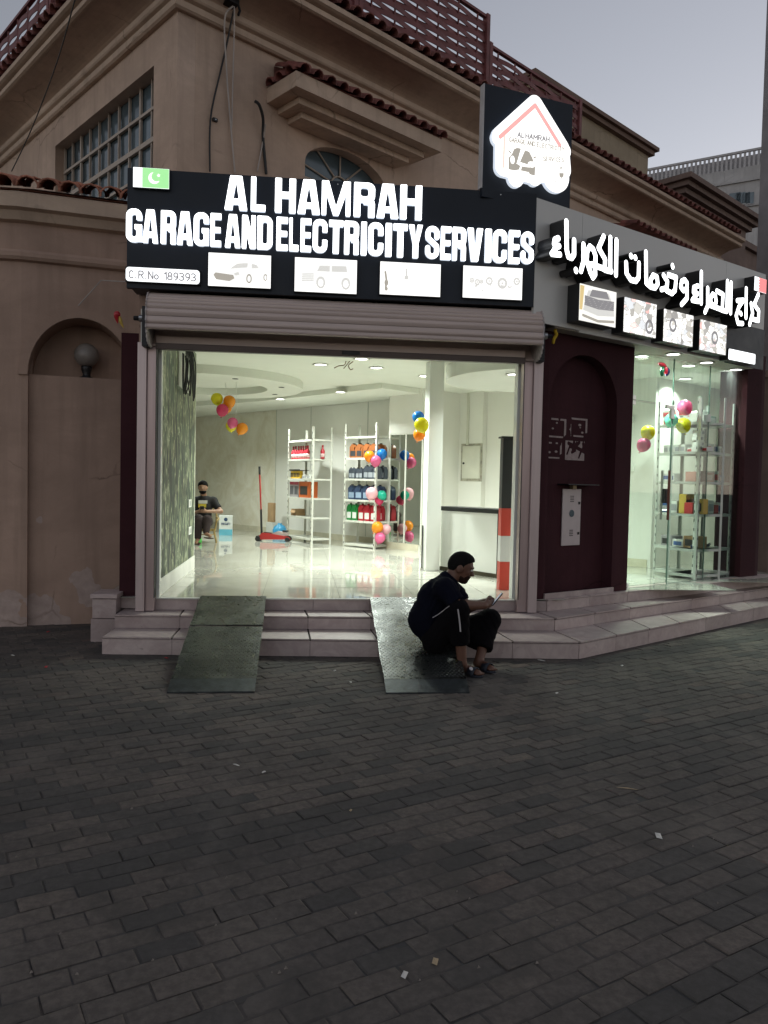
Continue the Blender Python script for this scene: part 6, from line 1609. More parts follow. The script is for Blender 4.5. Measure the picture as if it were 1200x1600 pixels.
cartons(FR3, L3[1], .05, 1.0, [(.2, .2, .14, C('box_grey', (.34, .32, .33)), BK), (.2, .2, .1, WB, BLU), (.22, .2, .16, M_CARD, BK)], 'carton on the lowest shelf of the end-on rack', 'lowest shelf cartons')
tl_ = empty('tool_roll', FR4.w(.02, .05, ZF + L4[1] + .002), FR4.a, 'heap of dark blue tools on the lower shelf of the grey rack', 'tools')
for k in range(6): MB().tube([(.05 + .1 * k, .05 + .02 * (k % 3), .025), (.18 + .09 * k, .12, .03 + .01 * (k % 2))], .022, 6).build('tool', pm('tool_blue', (.03, .05, .10), .4), tl_)
for (px, py, lab) in ((985, 655, 'small white wall socket seen through the glass, upper one'), (986, 731, 'small white wall box seen through the glass, lower one')):
    s_, z_ = BW.pix(px, py, .71); e = empty('wall_socket', BW.w(s_, .71, z_), BW.a, lab, 'socket'); box('plate', M_SOCK, -.06, .06, -.03, .005, -.05, .05, e, bevel=.003); box('insert', M_BLACK, -.012, .012, -.033, -.0305, -.02, .02, e)

# ================================================================== THINGS ON THE STREET
# ---- two steel loading ramps
def ramp(x0t, x1t, yt, x0b, x1b, yb, label, split=None):
    e = empty('ramp', ((x0b + x1b) / 2, yb, 0), 0, label, 'ramp', 'steel loading ramps')
    ox = (x0b + x1b) / 2
    def P(u, v):   # u across 0..1, v up the slope 0..1
        xl = x0b + (x0t - x0b) * v; xr = x1b + (x1t - x1b) * v
        return (xl + (xr - xl) * u - ox, (yt - yb) * v, .022 + (ZF + .016 - .022) * v)
    def sheet(name, v0, v1, n=6, lift=0.0, th=.010):
        vs, fs = [], []
        r = random.Random(int(x0b * 100) + int(v0 * 10))
        for j in range(n + 1):
            v = v0 + (v1 - v0) * j / n
            for i in range(5):
                p = P(i / 4, v); wob = r.uniform(-.001, .001)
                vs.append((p[0] + (r.uniform(-.004, .004) if i in (0, 4) else 0), p[1], p[2] + lift + wob))
        m_ = len(vs); vs += [(a, b, c - th) for a, b, c in vs]
        for j in range(n):
            for i in range(4):
                a = j * 5 + i; fs += [(a, a + 1, a + 6, a + 5), (m_ + a, m_ + a + 5, m_ + a + 6, m_ + a + 1)]
        for j in range(n): fs += [(j*5, (j+1)*5, m_+(j+1)*5, m_+j*5), (j*5+4, m_+j*5+4, m_+(j+1)*5+4, (j+1)*5+4)]
        for i in range(4): fs += [(i, m_+i, m_+i+1, i+1), (n*5+i, n*5+i+1, m_+n*5+i+1, m_+n*5+i)]
        return MB().add(vs, fs).build(name, M_CHECK, e)
    if split: sheet('lower_plate', .10, split - .006); sheet('upper_plate', split + .006, 1.0, lift=.006)
    else: sheet('plate', .10, 1.0, 10)
    # raised lozenge tread of the plate
    vs, fs = [], []; L_ = yt - yb; n_u, n_v = 19, int(L_ / .034)
    for i in range(n_u):
        for j in range(n_v):
            u, v = (i + .45 + .5 * (j % 2)) / (n_u + .4), .115 + .875 * (j + .5) / n_v
            if split and abs(v - split) < .012: continue
            c = P(u, v); an = RAD(45 if j % 2 else -45); dx, dy = math.cos(an) * .012, math.sin(an) * .012; ex, ey = -math.sin(an) * .0042, math.cos(an) * .0042; sl = (ZF) / L_
            b0 = len(vs)
            for (qx, qy, qz) in ((dx, dy, 0), (ex, ey, 0), (-dx, -dy, 0), (-ex, -ey, 0), (0, 0, .0032)): vs.append((c[0] + qx, c[1] + qy, c[2] + qy * sl + qz))
            fs += [(b0, b0+1, b0+4), (b0+1, b0+2, b0+4), (b0+2, b0+3, b0+4), (b0+3, b0, b0+4)]
    tr_ = MB().add(vs, fs).build('tread_pattern', pm('tread_worn', (.20, .22, .21), .25, .9, var=.4, scale=6), e); tr_['kind'] = 'stuff'
    # bent lip lying on the ground, and bearer bars under the edges
    lip = MB(); a, b, c, d = P(0, .0), P(1, .0), P(1, .098), P(0, .098)
    lip.add([(a[0], a[1], .012), (b[0], b[1], .012), (c[0], c[1], c[2] + .0), (d[0], d[1], d[2] + .0), (a[0], a[1], .001), (b[0], b[1], .001), (c[0], c[1], c[2] - .01), (d[0], d[1], d[2] - .01)], [(0, 1, 2, 3), (7, 6, 5, 4), (0, 4, 5, 1), (1, 5, 6, 2), (2, 6, 7, 3), (3, 7, 4, 0)]); lip.build('lip', pm('worn_steel', (.045, .052, .058), .45, .7, var=.4, scale=16, bump=.003, bscale=50), e)
    for u in (.04, .5, .96):
        p, q = P(u, .12), P(u, .97); MB().tube([(p[0], p[1], p[2] - .024), (q[0], q[1], q[2] - .024)], .013, 6).build('bearer', M_BLACKMET, e)
    return e
def gx(x, y, z=.0): q = onz(x, y, z); return float(q[0]), float(q[1])
a, b, c, d = gx(318, 927, ZF + .01), gx(418, 926, ZF + .01), gx(398, 1083), gx(261, 1083)
ramp(a[0], b[0], 7.842, d[0], c[0], (c[1] + d[1]) / 2, 'dark steel checker-plate ramp made of two plates, on the left', .62)
a, b, c, d = gx(576, 931, ZF + .01), gx(690, 931, ZF + .01), gx(734, 1084), gx(603, 1084)
RT = (a[0], b[0], 7.842, d[0], c[0], (c[1] + d[1]) / 2)
ramp(*RT, 'dark steel one-piece ramp that the man sits on')
def ramp_z(y): return .022 + (ZF + .012 - .022) * min(1, max(0, (y - RT[5]) / (RT[2] - RT[5])))

# ---- intercom-like meter cover, notices, and small things on the maroon wall
def f2p(x, y, d=.0): return F2.pix(x, y, d)
ND = -.002
a, b = f2p(877, 765, ND), f2p(907, 851, ND)
mc = empty('meter_cover', F2.w(0, ND), F2.a, 'white meter cover plate with grille and round window under a small hood', 'meter')
sm = (a[0] + b[0]) / 2; x0, x1 = f2p(877, 810, ND)[0], f2p(905.5, 810, ND)[0]; z0, z1 = f2p(891, 852, ND)[1], f2p(891, 764, ND)[1]
box('plate', pm('cover_pinkish_white', (.52, .45, .45), .45, .1, var=.06, scale=5), x0, x1, -.014, 0, z0, z1, mc, bevel=.004)
cxm = (x0 + x1) / 2
MB().lathe([(.040, 0), (.040, .004), (.034, .006)], n=20).build('round_window', M_WIN, mc, loc=(cxm, -.014, f2p(892, 802, ND)[1]), rot=(RAD(90), 0, 0))
for zc_ in (f2p(892, 780, ND)[1], f2p(892, 833, ND)[1]):
    for k in range(4): box('louvre', M_BLACKMET, cxm - .03, cxm + .03, -.0165, -.0145, zc_ - .03 + .02 * k, zc_ - .022 + .02 * k, mc)
for y in (786, 833): zc_ = f2p(903, y, ND)[1]; box('latch', M_BLACKMET, x1 - .045, x1 - .018, -.02, -.0145, zc_ - .015, zc_ + .015, mc)
zh = f2p(892, 757, ND)[1]; hl, hr = f2p(871, 757, ND)[0], f2p(919, 757, ND)[0]
hood = box('hood', M_BLACKMET, hl, hr, -.16, 0, zh - .006, zh + .006, mc); box('hood_bracket', pm('bracket_brass', (.30, .24, .14), .5, .4), cxm - .03, cxm + .03, -.05, -.001, zh - .05, zh - .007, mc)
def torn(px0, py0, px1, py1, seed, full, label):
    r = random.Random(seed); s0, z1_ = f2p(px0, py0, ND); s1, z0_ = f2p(px1, py1, ND); w, h = s1 - s0, z1_ - z0_
    e = empty('torn_notice', F2.w(s0, ND, z0_), F2.a, label, 'poster', 'torn notices on the maroon wall')
    # paper backing left on the wall: rag-edged rim and scraps
    rim = (rrect(0, w, 0, h) - rrect(w * .10, w * .90, h * .09, h * .90)); noise = [(r.uniform(0, w), r.uniform(0, h), r.uniform(.015, .045)) for _ in range(10)]
    if full:
        s = rrect(0, w, 0, h)
        for k in range(5): s = s - stroke([(r.uniform(0, w), r.uniform(h * .2, h)), (r.uniform(0, w), r.uniform(0, h * .7)), (r.uniform(0, w), r.uniform(0, h))], r.uniform(.008, .022))
    else:
        s = rim
        for nx, ny, nr in noise[:7]:
            ed = r.randrange(4); c = [(nx, 0), (nx, h), (0, ny), (w, ny)][ed]; s = s - ell(c[0], c[1], nr, nr * 1.3)
        for nx, ny, nr in noise[7:]: s = s | ell(w * .2 + nx * .6, h * .2 + ny * .6, nr * .6, nr * .35)
    lps = contours(s, 0, w, 0, h, .005)
    o = plate('paper_scraps', lps, .0012, pm('paper_backing', (.34, .27, .26), .9, var=.2, scale=30), e, -.0014); o['kind'] = 'stuff'
torn(853.5, 652, 884, 685, 1, False, 'torn notice outline, upper left of four on the maroon wall'); torn(890, 652, 917, 684, 4, False, 'torn notice outline, upper right of four on the maroon wall')
torn(852, 690, 877, 717, 9, False, 'most faded torn notice, lower left of four on the maroon wall'); torn(883.5, 688, 912.5, 720, 3, True, 'largest leftover paper notice, lower right of four on the maroon wall')
yr = empty('yellow_rag', F2.w(*((lambda q: (q[0], -.24, q[1]))(f2p(867, 524, -.24)))), 0, 'yellow twisted rag hanging at the right shutter bracket', 'rag')
MB().tube(curve([(.02, 0, .10), (.0, 0, .05), (.02, .01, .01), (-.01, 0, -.04), (-.015, 0, -.09)], 4), [.008] + [.018] * 15 + [.006], 6).build('cloth', pm('rag_yellow', (.55, .36, .02), .8), yr, True); MB().tube([(.02, 0, .09), (.0, .02, .16), (-.06, .05, .19)], .005, 5).build('cord', M_CABLE_B, yr)
hb = at(184, 497, 7.6); hbo = empty('limp_balloon', hb, 0, 'limp red and yellow balloon tied to the left shutter axle', 'balloon')
MB().tube(curve([(.01, 0, .06), (-.01, 0, .02), (0, 0, -.05)], 5), [.008, .02, .028, .032, .032, .028, .024, .018, .012, .008, .005], 8).build('red_skin', pm('limp_red', (.45, .02, .03), .35), hbo, True)
MB().tube(curve([(.015, 0, .02), (.03, 0, -.04), (.055, 0, -.09)], 4), [.006, .012, .016, .018, .016, .012, .01, .006, .004], 8).build('yellow_skin', pm('limp_yellow', (.50, .33, .05), .35), hbo, True)

# ---- litter
def scrap(px, py, w, d, mat, label, rz=None):
    p = onz(px, py, 0); o = empty('litter', (p[0], p[1], .004), rnd.uniform(0, 3) if rz is None else rz, label, 'litter', 'scraps on the paving')
    MB().add([(-w, -d, 0.0), (w, -d * .8, .004), (w * .9, d, .006), (-w * .8, d * .9, .002), (0, 0, .009)], [(0, 1, 4), (1, 2, 4), (2, 3, 4), (3, 0, 4)]).build('scrap', mat, o)
TAN = pm('scrap_tan', (.42, .32, .2), .9)
for (px, py, w, d, mt, lab) in ((369, 1197, .022, .006, M_PAPER, 'white cigarette end left of the picture middle'), (412, 1208, .012, .006, M_PAPER, 'tiny white scrap just right of the cigarette end'), (632, 1526, .016, .009, M_PAPER, 'white folded paper bit low in the picture'), (1029, 1308, .026, .014, M_PAPER, 'crumpled silver-white wrapper on the right'),
                                (980, 1234, .06, .004, TAN, 'tan straw lying on the paving on the right'), (548, 1268, .008, .006, TAN, 'tan crumb on the paving in the middle'), (680, 1505, .016, .010, TAN, 'tan dirt lump near the folded paper bit'), (972, 1041, .016, .01, M_PAPER, 'white scrap near the right end of the lowest step'), (846, 1033, .04, .012, M_PAPER, 'white paper scrap at the foot of the step corner'), (870, 1084, .014, .01, M_PAPER, 'white scrap in front of the step corner'), (260, 1029, .02, .012, pm('scrap_red', (.4, .03, .04), .8), 'small red scrap beside the left ramp'), (75, 988, .02, .012, pm('scrap_red', (.4, .03, .04), .8), 'small red scrap below the arched niche'), (72, 1043, .025, .012, pm('scrap_red', (.4, .03, .04), .8), 'red scrap on the dark ground at far left'), (20, 1025, .018, .01, M_PAPER, 'pale scrap on the dark ground at far left'), (523, 1049, .014, .009, M_PAPER, 'white scrap between the two ramps'), (548, 1067, .014, .009, M_PAPER, 'white scrap by the left edge of the right ramp')):
    scrap(px, py, w, d, mt, lab)
gv = MB(); r = random.Random(8)
for k in range(80):
    px, py = r.uniform(10, 1190), 1035 + 520 * r.random() ** 2; p = onz(px, py, 0)
    if 261 < px < 398 and py < 1090 or 590 < px < 770 and py < 1090: continue
    s_ = r.uniform(.003, .007); gv.add([(p[0] - s_, p[1] - s_, .0), (p[0] + s_, p[1] - s_ * .6, .0), (p[0] + s_ * .5, p[1] + s_, .0), (p[0], p[1], s_ * 1.3)], [(0, 1, 3), (1, 2, 3), (2, 0, 3), (0, 2, 1)])
tag(gv.build('grit', pm('grit_pale', (.22, .19, .165), .9, var=.3, scale=60)), 'scattered pale grit and crumbs over the paving', 'grit', kind='stuff')
# ================================================================== THE MAN ON THE RAMP
def J(x, y, Y): return np.array(ony(x, y, Y))
man = empty('person', gx(690, 1030) + (0,), 0, 'man in navy shirt sitting on the right ramp looking at a phone', 'person')
MO = np.array([man.location.x, man.location.y, 0.0])
def body(prims):   # into the person's own coordinates
    out = []
    for p in prims:
        p = list(p); p[1] = np.array(p[1], float) - MO
        if p[0] == 'c': p[2] = np.array(p[2], float) - MO
        out.append(tuple(p))
    return out
pel = J(680, 999, 6.62); pel[2] = max(pel[2], ramp_z(6.62) + .135)
hipR, hipL = J(682, 1000, 6.52), J(690, 1000, 6.73)
mid = J(668, 968, 6.63); chest = J(683, 934, 6.63); nb_ = J(702, 905, 6.64); head = J(719, 886, 6.64)
shR, shL = J(695, 920, 6.46), J(707, 917, 6.80)
elR, elL = J(717, 946, 6.33), J(729, 950, 6.72)
wrR, wrL = J(756, 946, 6.40), J(757, 941, 6.56)
knR, knL = J(716, 953, 6.34), J(765, 969, 6.74)
anR, anL = J(722, 1036, 6.36), J(749, 1030, 6.56)
def foot(hx, hy, tx, ty): return onz(hx, hy, .05), onz(tx, ty, .035)
hR, tR = foot(720, 1043, 752, 1053); hL, tL = foot(745, 1036, 772, 1046)
fwdf = (tR - hR); fwdf[2] = 0; fwdf /= np.hypot(*fwdf[:2])
up = np.array([0, 0, 1.0]); faceX = np.array([.93, -.20, -.30]); faceX /= np.linalg.norm(faceX)
side = np.cross(up, faceX); side /= np.linalg.norm(side); fup = np.cross(faceX, side)
HM = np.stack([faceX, side, fup], 1)      # head axes: front, left, up
def H(f, l, u): return head + faceX * f + side * l + fup * u
skin = [('e', head + fup * .018, (.108, .084, .118), HM), ('e', H(.034, 0, -.058), (.074, .064, .070), HM), ('c', H(-.02, 0, -.06), nb_ + np.array([-.01, 0, -.01]), .066, .072), ('e', H(.068, 0, -.104), (.034, .034, .027), HM)]
face = [('c', H(.098, 0, .016), H(.124, 0, -.030), .012, .017, .012), ('e', H(.098, 0, .030), (.018, .056, .012), HM), ('e', H(.096, 0, -.062), (.019, .028, .011), HM), ('e', H(.092, 0, -.078), (.019, .026, .010), HM), ('e', H(.0, .086, -.01), (.026, .011, .036), HM), ('e', H(.0, -.086, -.01), (.026, .011, .036), HM), ('e', H(.072, .040, -.02), (.027, .024, .026), HM), ('e', H(.072, -.040, -.02), (.027, .024, .026), HM)]
torso = [('c', pel, mid, .135, .135), ('c', mid, chest, .140, .145), ('c', chest, nb_ - np.array([0, 0, .05]), .135, .085), ('c', shR, shL, .068, .068)]
arms = [('c', shR, elR, .062, .052), ('c', elR, wrR, .053, .034), ('c', shL, elL, .062, .052), ('c', elL, wrL, .053, .034)]
legs = [('c', hipR, knR, .088, .062), ('c', knR, anR, .058, .036), ('c', hipL, knL, .088, .062), ('c', knL, anL, .058, .036)]
def feet(h, t):
    f = t - h; L = np.linalg.norm(f); f = f / L; s = np.cross(up, f)
    pr = [('c', h, h + f * L * .55 + up * .008, .034, .032), ('c', h + f * L * .5, t - f * .03, .032, .026)]
    for k, (o, ln, r_) in enumerate(((-.030, .045, .013), (-.012, .042, .010), (.004, .036, .0095), (.019, .030, .009), (.032, .022, .0085))):
        b0 = t - f * .045 + s * o * -1 + up * -.004; pr.append(('c', b0, b0 + f * ln, r_, r_ * .85, .008))
    return pr
def hand(w, d, pn, thumb_side, curl, r=1.0):
    """w wrist, d finger direction, pn palm normal (towards what is held); four fingers that bend twice round the phone, thumb from the palm's side"""
    d = d / np.linalg.norm(d); pn = pn - d * (pn @ d); pn /= np.linalg.norm(pn); s = np.cross(d, pn) * thumb_side
    pc = w + d * .045
    pr = [('c', w, pc, .026, .028), ('c', pc - s * .018, pc + d * .035 - s * .022, .018, .014), ('c', pc + s * .018, pc + d * .035 + s * .022, .019, .014)]
    for k, (o, ln) in enumerate(((.027, .072), (.009, .080), (-.009, .074), (-.026, .058))):
        b0 = pc + d * .035 + s * o; c1 = curl * (1 + .08 * k)
        e1 = b0 + (d * math.cos(c1 * .5) + pn * math.sin(c1 * .5)) * ln * .45; e2 = e1 + (d * math.cos(c1 * 1.3) + pn * math.sin(c1 * 1.3)) * ln * .33; e3 = e2 + (d * math.cos(c1 * 1.9) + pn * math.sin(c1 * 1.9)) * ln * .25
        pr += [('c', b0, e1, .0098, .0090, .005), ('c', e1, e2, .0090, .0082, .005), ('c', e2, e3, .0082, .0072, .005)]
    t0 = w + d * .020 + s * .026; t1 = t0 + d * .034 + s * .022 + pn * .016; t2 = t1 + d * .030 + pn * .010 - s * .004
    pr += [('c', t0, t1, .0125, .0105, .008), ('c', t1, t2, .0105, .0085, .006)]
    return pr
phone_c = J(777, 936, 6.47)
hdR = phone_c - wrR + np.array([-.02, .0, -.03]); hdL = phone_c - wrL + np.array([-.02, 0, -.03])
hands = hand(wrR, hdR, np.array([0, 1.0, .35]), 1, 1.05) + hand(wrL, hdL, np.array([0, -1.0, .35]), -1, 1.05)
skin_all = body(torso[:0] + skin + arms + hands + [('c', knR, anR, .060, .040), ('c', knL, anL, .060, .040)] + feet(hR, tR) + feet(hL, tL) + [('c', anR, hR + fwdf * .04, .036, .034), ('c', anL, hL + fwdf * .04, .036, .034)] + [('c', pel, chest, .11, .11), ('c', chest, nb_, .10, .06), ('c', shR, shL, .055, .055), ('c', hipR, knR, .075, .052), ('c', hipL, knL, .075, .052)])
fb_ = field(skin_all, .018); ff_ = field(body(face), .008)
def fn_man(P):
    a = fb_(P); hc = head - MO; near = np.linalg.norm(P - hc, axis=1) < .2; b = np.full(len(P), 1e3); b[near] = ff_(P[near]); k = .012
    h_ = np.clip(.5 + .5 * (a - b) / k, 0, 1); d = a * (1 - h_) + b * h_ - k * h_ * (1 - h_)
    for l in (.034, -.034):   # eye sockets
        c = H(.111, l, .006) - MO; m_ = near; q = np.linalg.norm((P[m_] - c), axis=1) - .013; d[m_] = np.maximum(d[m_], -q)
    return d
bod = organic('body', skin_all, M_SKIN, man, h=.0075, fn=fn_man)
for l in (.034, -.034):
    c = H(.104, l, .006) - MO; MB().lathe([(max(.0005, .0105 * math.sin(RAD(t))), -.0105 * math.cos(RAD(t))) for t in range(0, 181, 30)], c=tuple(c), n=10).build('eye', pm('eye_white', (.5, .48, .45), .3), bod, True)
    MB().tube([tuple(H(.113, l - .02, .027) - MO), tuple(H(.117, l, .032) - MO), tuple(H(.113, l + .02, .027) - MO)], .0035, 5).build('eyebrow', M_HAIR, bod)
# hair: cap on the crown, short sides, beard shadow along the jaw
hair = body([('e', H(-.004, 0, .021), (.1135, .088, .119), HM), ('e', H(.030, 0, .088), (.074, .064, .044), HM)])
fh = field(hair, .03)
def hair_fn(P):
    d = fh(P); L = (P - (head - MO)) @ HM; f = L[:, 0]; u = L[:, 2]
    line = np.interp(f, [-.11, -.07, -.04, -.014, .004, .020, .034, .056, .082, .105], [-.10, -.085, -.035, .004, -.040, -.040, .034, .054, .072, .080])
    return np.maximum(d + .0018 * np.sin(P[:, 0] * 310) * np.sin(P[:, 1] * 290 + P[:, 2] * 270), line - u)
organic('hair', hair, M_HAIR, man, h=.0065, fn=hair_fn)
beard = body([('e', H(.034, 0, -.058), (.0765, .0665, .0725), HM), ('e', H(.068, 0, -.104), (.0365, .0365, .0295), HM), ('e', H(.092, 0, -.052), (.021, .032, .007), HM)]); fbd = field(beard, .02)
def beard_fn(P):
    L = (P - (head - MO)) @ HM; f = L[:, 0]; u = L[:, 2]
    top = np.interp(f, [-.02, .01, .03, .06, .08, .1], [.0, -.034, -.060, -.072, -.049, -.046])
    return np.maximum(fbd(P) + .0012 * np.sin(P[:, 0] * 400) * np.sin(P[:, 2] * 380), np.maximum(u - top, -f - .002))
organic('beard', beard, pm('beard_dark', (.030, .016, .011), .8, var=.4, scale=90, spec=.1), man, h=.0065, fn=beard_fn)
# shirt: torso and short sleeves, hem over the waistband
elbS = shR + (elR - shR) * .80; elbL = shL + (elL - shL) * .62
shirt = body([('c', pel + np.array([.0, 0, .01]), mid, .150, .158), ('c', mid, chest, .160, .160), ('c', chest, nb_ - np.array([.012, 0, .0]), .155, .082), ('c', shR, shL, .086, .086), ('c', shR, elbS, .088, .078), ('c', shL, elbL, .084, .074), ('c', mid + np.array([.04, 0, 0]), chest + np.array([.03, 0, -.03]), .14, .13)])
fs_ = field(shirt, .05); nbl = nb_ - MO; shl = (elbS - MO, (elR - shR) / np.linalg.norm(elR - shR)); shl2 = (elbL - MO, (elL - shL) / np.linalg.norm(elL - shL))
def folds(P, a=.004): return a * np.sin(P[:, 2] * 62 + 9 * np.sin(P[:, 0] * 17)) * np.sin(P[:, 0] * 28 + P[:, 1] * 33)
def shirt_fn(P):
    d = fs_(P) + folds(P); ax = (head - nb_) / np.linalg.norm(head - nb_)
    d = np.maximum(d, (P - nbl) @ ax - .035)
    for o, n in (shl, shl2):
        m_ = np.linalg.norm(P - o, axis=1) < .16; d[m_] = np.maximum(d[m_], (P[m_] - o) @ n - .02)
    d = np.maximum(d, (ramp_z(6.5) + .055) - (P[:, 2] + .10 * (P[:, 0] + .05) * 0) - 0.0)
    return d
organic('shirt', shirt, M_NAVY, man, h=.010, fn=shirt_fn, pad=.03)
# trousers to mid-shin
cR = knR + (anR - knR) * .61; cL = knL + (anL - knL) * .70
tro = body([('c', pel, pel + np.array([-.01, 0, .05]), .150, .140), ('c', pel, hipR, .13, .115), ('c', pel, hipL, .13, .115), ('c', hipR, knR, .125, .092), ('c', knR, cR + (anR - knR) * .08, .092, .078), ('c', hipL, knL, .128, .098), ('c', knL, cL + (anL - knL) * .08, .098, .078), ('c', (hipL + knL) / 2, cL, .10, .085)])
ft_ = field(tro, .03)
def tro_fn(P):
    d = ft_(P) + folds(P, .0035)
    for o, a0, a1 in ((cR - MO, knR, anR), (cL - MO, knL, anL)):
        n = (a1 - a0) / np.linalg.norm(a1 - a0); m_ = np.linalg.norm(P - o, axis=1) < .14; d[m_] = np.maximum(d[m_], (P[m_] - o) @ n - .015)
    return np.maximum(d, ramp_z(6.5) - .004 - P[:, 2] + np.where(P[:, 0] + MO[0] > RT[4], -1, 0))
tr_o = organic('trousers', tro, M_TROU, man, h=.010, fn=tro_fn, pad=.03)
WH = pm('stripe_white', (.5, .47, .48), .8)
def on_cloth(fn, p):   # push a point out along the field to the cloth surface, towards the viewer
    p = np.array(p, float) - MO; dv = (EYE - MO - p); dv /= np.linalg.norm(dv); q = p - dv * .3
    ts = np.linspace(0, .7, 281); d = fn(q[None] + ts[:, None] * dv[None]); ins = np.nonzero(d < 0)[0]
    return tuple(q + dv * (ts[ins[-1]] + .004)) if len(ins) else tuple(p)
st1 = [on_cloth(tro_fn, J(x, y, 6.35)) for x, y in ((715.5, 952), (717, 962), (718.5, 974), (719.5, 987))]
MB().tube(st1, .006, 6).build('side_stripe', WH, tr_o)
st2 = [on_cloth(lambda P: np.minimum(tro_fn(P), shirt_fn(P)), J(x, y, 6.5)) for x, y in ((676, 965), (684, 960.5), (693, 954), (702, 947))]
MB().tube(st2, .004, 6).build('pocket_piping', WH, tr_o)
# slippers
for h_, t_, nm in ((hR, tR, 'slipper'), (hL, tL, 'slipper')):
    f = t_ - h_; f[2] = 0; L = np.linalg.norm(f); f = f / L; s = np.cross(up, f); c0 = np.array([h_[0], h_[1], 0]) - MO
    loop = []
    for k in range(20):
        a_ = 2 * math.pi * k / 20; u_ = .5 + .56 * math.cos(a_); w_ = (.045 + .012 * (u_ > .6)) * math.sin(a_) * (1.05 if u_ > .5 else .85)
        q = c0 + f * L * u_ + s * w_; loop.append((q[0], q[1]))
    so_ = MB().prism(loop, .003, .022, 'z').build('slipper', M_RUB, man, bevel=.004)
    sp_ = [tuple(c0 + f * L * .62 + s * w_ + up * z_) for w_, z_ in ((-.054, .02), (-.045, .055), (-.02, .075), (.01, .078), (.04, .06), (.054, .02))]
    stp = MB(); vs = []
    for q in curve(sp_, 4): q = np.array(q); vs += [tuple(q - f * .035), tuple(q + f * .035)]
    stp.add(vs, [(2*k, 2*k+1, 2*k+3, 2*k+2) for k in range(len(vs)//2 - 1)]); so2 = stp.build('strap', M_RUB, so_, True); sd = so2.modifiers.new('thick', 'SOLIDIFY'); sd.thickness = .006
    if h_ is hR:
        em_c = np.array(curve(sp_, 4)[6]); MB().lathe([(.001, 0), (.017, 0), (.017, .004)], n=12).build('emblem', WH, so_, loc=tuple(em_c + np.array([-.004, -.014, .006])), rot=(RAD(50), 0, RAD(20)))
ph = empty('phone', tuple(phone_c), 0, 'dark smartphone held up by the man on the ramp', 'phone'); ph.rotation_euler = (RAD(0), RAD(38), RAD(-10)); ph.scale = (.88, .88, .88)
box('case', M_BLACK, -.006, .006, -.037, .037, -.078, .078, ph, bevel=.004); box('screen', em('phone_screen', (.55, .62, .75), .25), -.0072, -.0062, -.033, .033, -.072, .072, ph); box('camera_bump', M_BLACKMET, .0062, .009, .008, .03, .04, .068, ph)

# ================================================================== THE SEATED MAN INDOORS
pm2 = empty('person', tuple(onz(316, 845, ZF)), 0, 'bearded man in black printed t-shirt sitting on a chair indoors', 'person')
MO2 = np.array(pm2.location); MO2[2] = 0
def body2(prims):
    o = []
    for p in prims:
        p = list(p); p[1] = np.array(p[1], float) - MO2
        if p[0] == 'c': p[2] = np.array(p[2], float) - MO2
        p[1][2] -= ZF
        if p[0] == 'c': p[2][2] -= ZF
        o.append(tuple(p))
    return o
YB = 14.7
hd2 = J(317, 762, YB - .12); nk2 = J(318, 774, YB - .04); sR2, sL2 = J(303, 783, YB), J(333, 783, YB); eR2, eL2 = J(298, 803, YB - .1), J(345, 799, YB - .1); wR2, wL2 = J(311, 799, YB - .34), J(322, 799, YB - .34)
pe2 = J(318, 815, YB + .05); ch2 = J(318, 789, YB); kR2, kL2 = J(310, 811, YB - .45), J(324, 812, YB - .45); aR2 = J(309, 842, YB - .42); aL2 = J(322, 834, YB - .55)
aR2[2] = ZF + .09
sk2 = body2([('e', hd2, (.078, .092, .115)), ('c', hd2 - np.array([0, 0, .05]), nk2, .055, .06), ('e', hd2 + np.array([0, -.095, -.01]), (.014, .02, .024)), ('e', hd2 + np.array([-.08, 0, 0]), (.012, .02, .03)), ('e', hd2 + np.array([.08, 0, 0]), (.012, .02, .03)),
             ('c', sR2, eR2, .052, .042), ('c', eR2, wR2, .041, .028), ('c', sL2, eL2, .052, .042), ('c', eL2, wL2, .041, .028), ('c', ch2, pe2, .11, .11), ('c', sR2, sL2, .06, .06), ('c', pe2, kR2, .09, .06), ('c', pe2, kL2, .09, .06), ('c', kR2, aR2, .055, .036), ('c', kL2, aL2, .055, .036), ('c', aR2, aR2 + np.array([.0, -.17, -.05]), .035, .03), ('c', aL2, aL2 + np.array([.09, -.12, -.03]), .035, .03)]
            + hand(wR2, np.array([.6, -.75, .1]), np.array([.5, .4, .3]), 1, .9) + hand(wL2, np.array([-.6, -.75, .1]), np.array([-.5, .4, .3]), -1, .9))
b2 = organic('body', sk2, M_SKIN2, pm2, h=.012, k=.02)
organic('hair', body2([('e', hd2 + np.array([0, .015, .04]), (.094, .10, .10))]), M_HAIR, pm2, h=.012, fn=(lambda F_: (lambda P: np.maximum(F_(P), np.where(P[:, 1] < hd2[1] - MO2[1] - .02, hd2[2] - ZF + .045 - P[:, 2], hd2[2] - ZF - .06 - P[:, 2]))))(field(body2([('e', hd2 + np.array([0, .015, .04]), (.094, .10, .10))]), .01)))
organic('beard', body2([('e', hd2 + np.array([0, -.012, -.058]), (.070, .088, .066))]), M_HAIR, pm2, h=.012, fn=(lambda F_: (lambda P: np.maximum(F_(P), P[:, 2] - (hd2[2] - ZF - .058))))(field(body2([('e', hd2 + np.array([0, -.012, -.058]), (.070, .088, .066))]), .01)))
def cutw(o, n, r=.13):
    o = np.array(o) - MO2; o[2] -= ZF; n = n / np.linalg.norm(n)
    return lambda P, d: np.where(np.linalg.norm(P - o, axis=1) < r, np.maximum(d, (P - o) @ n), d)
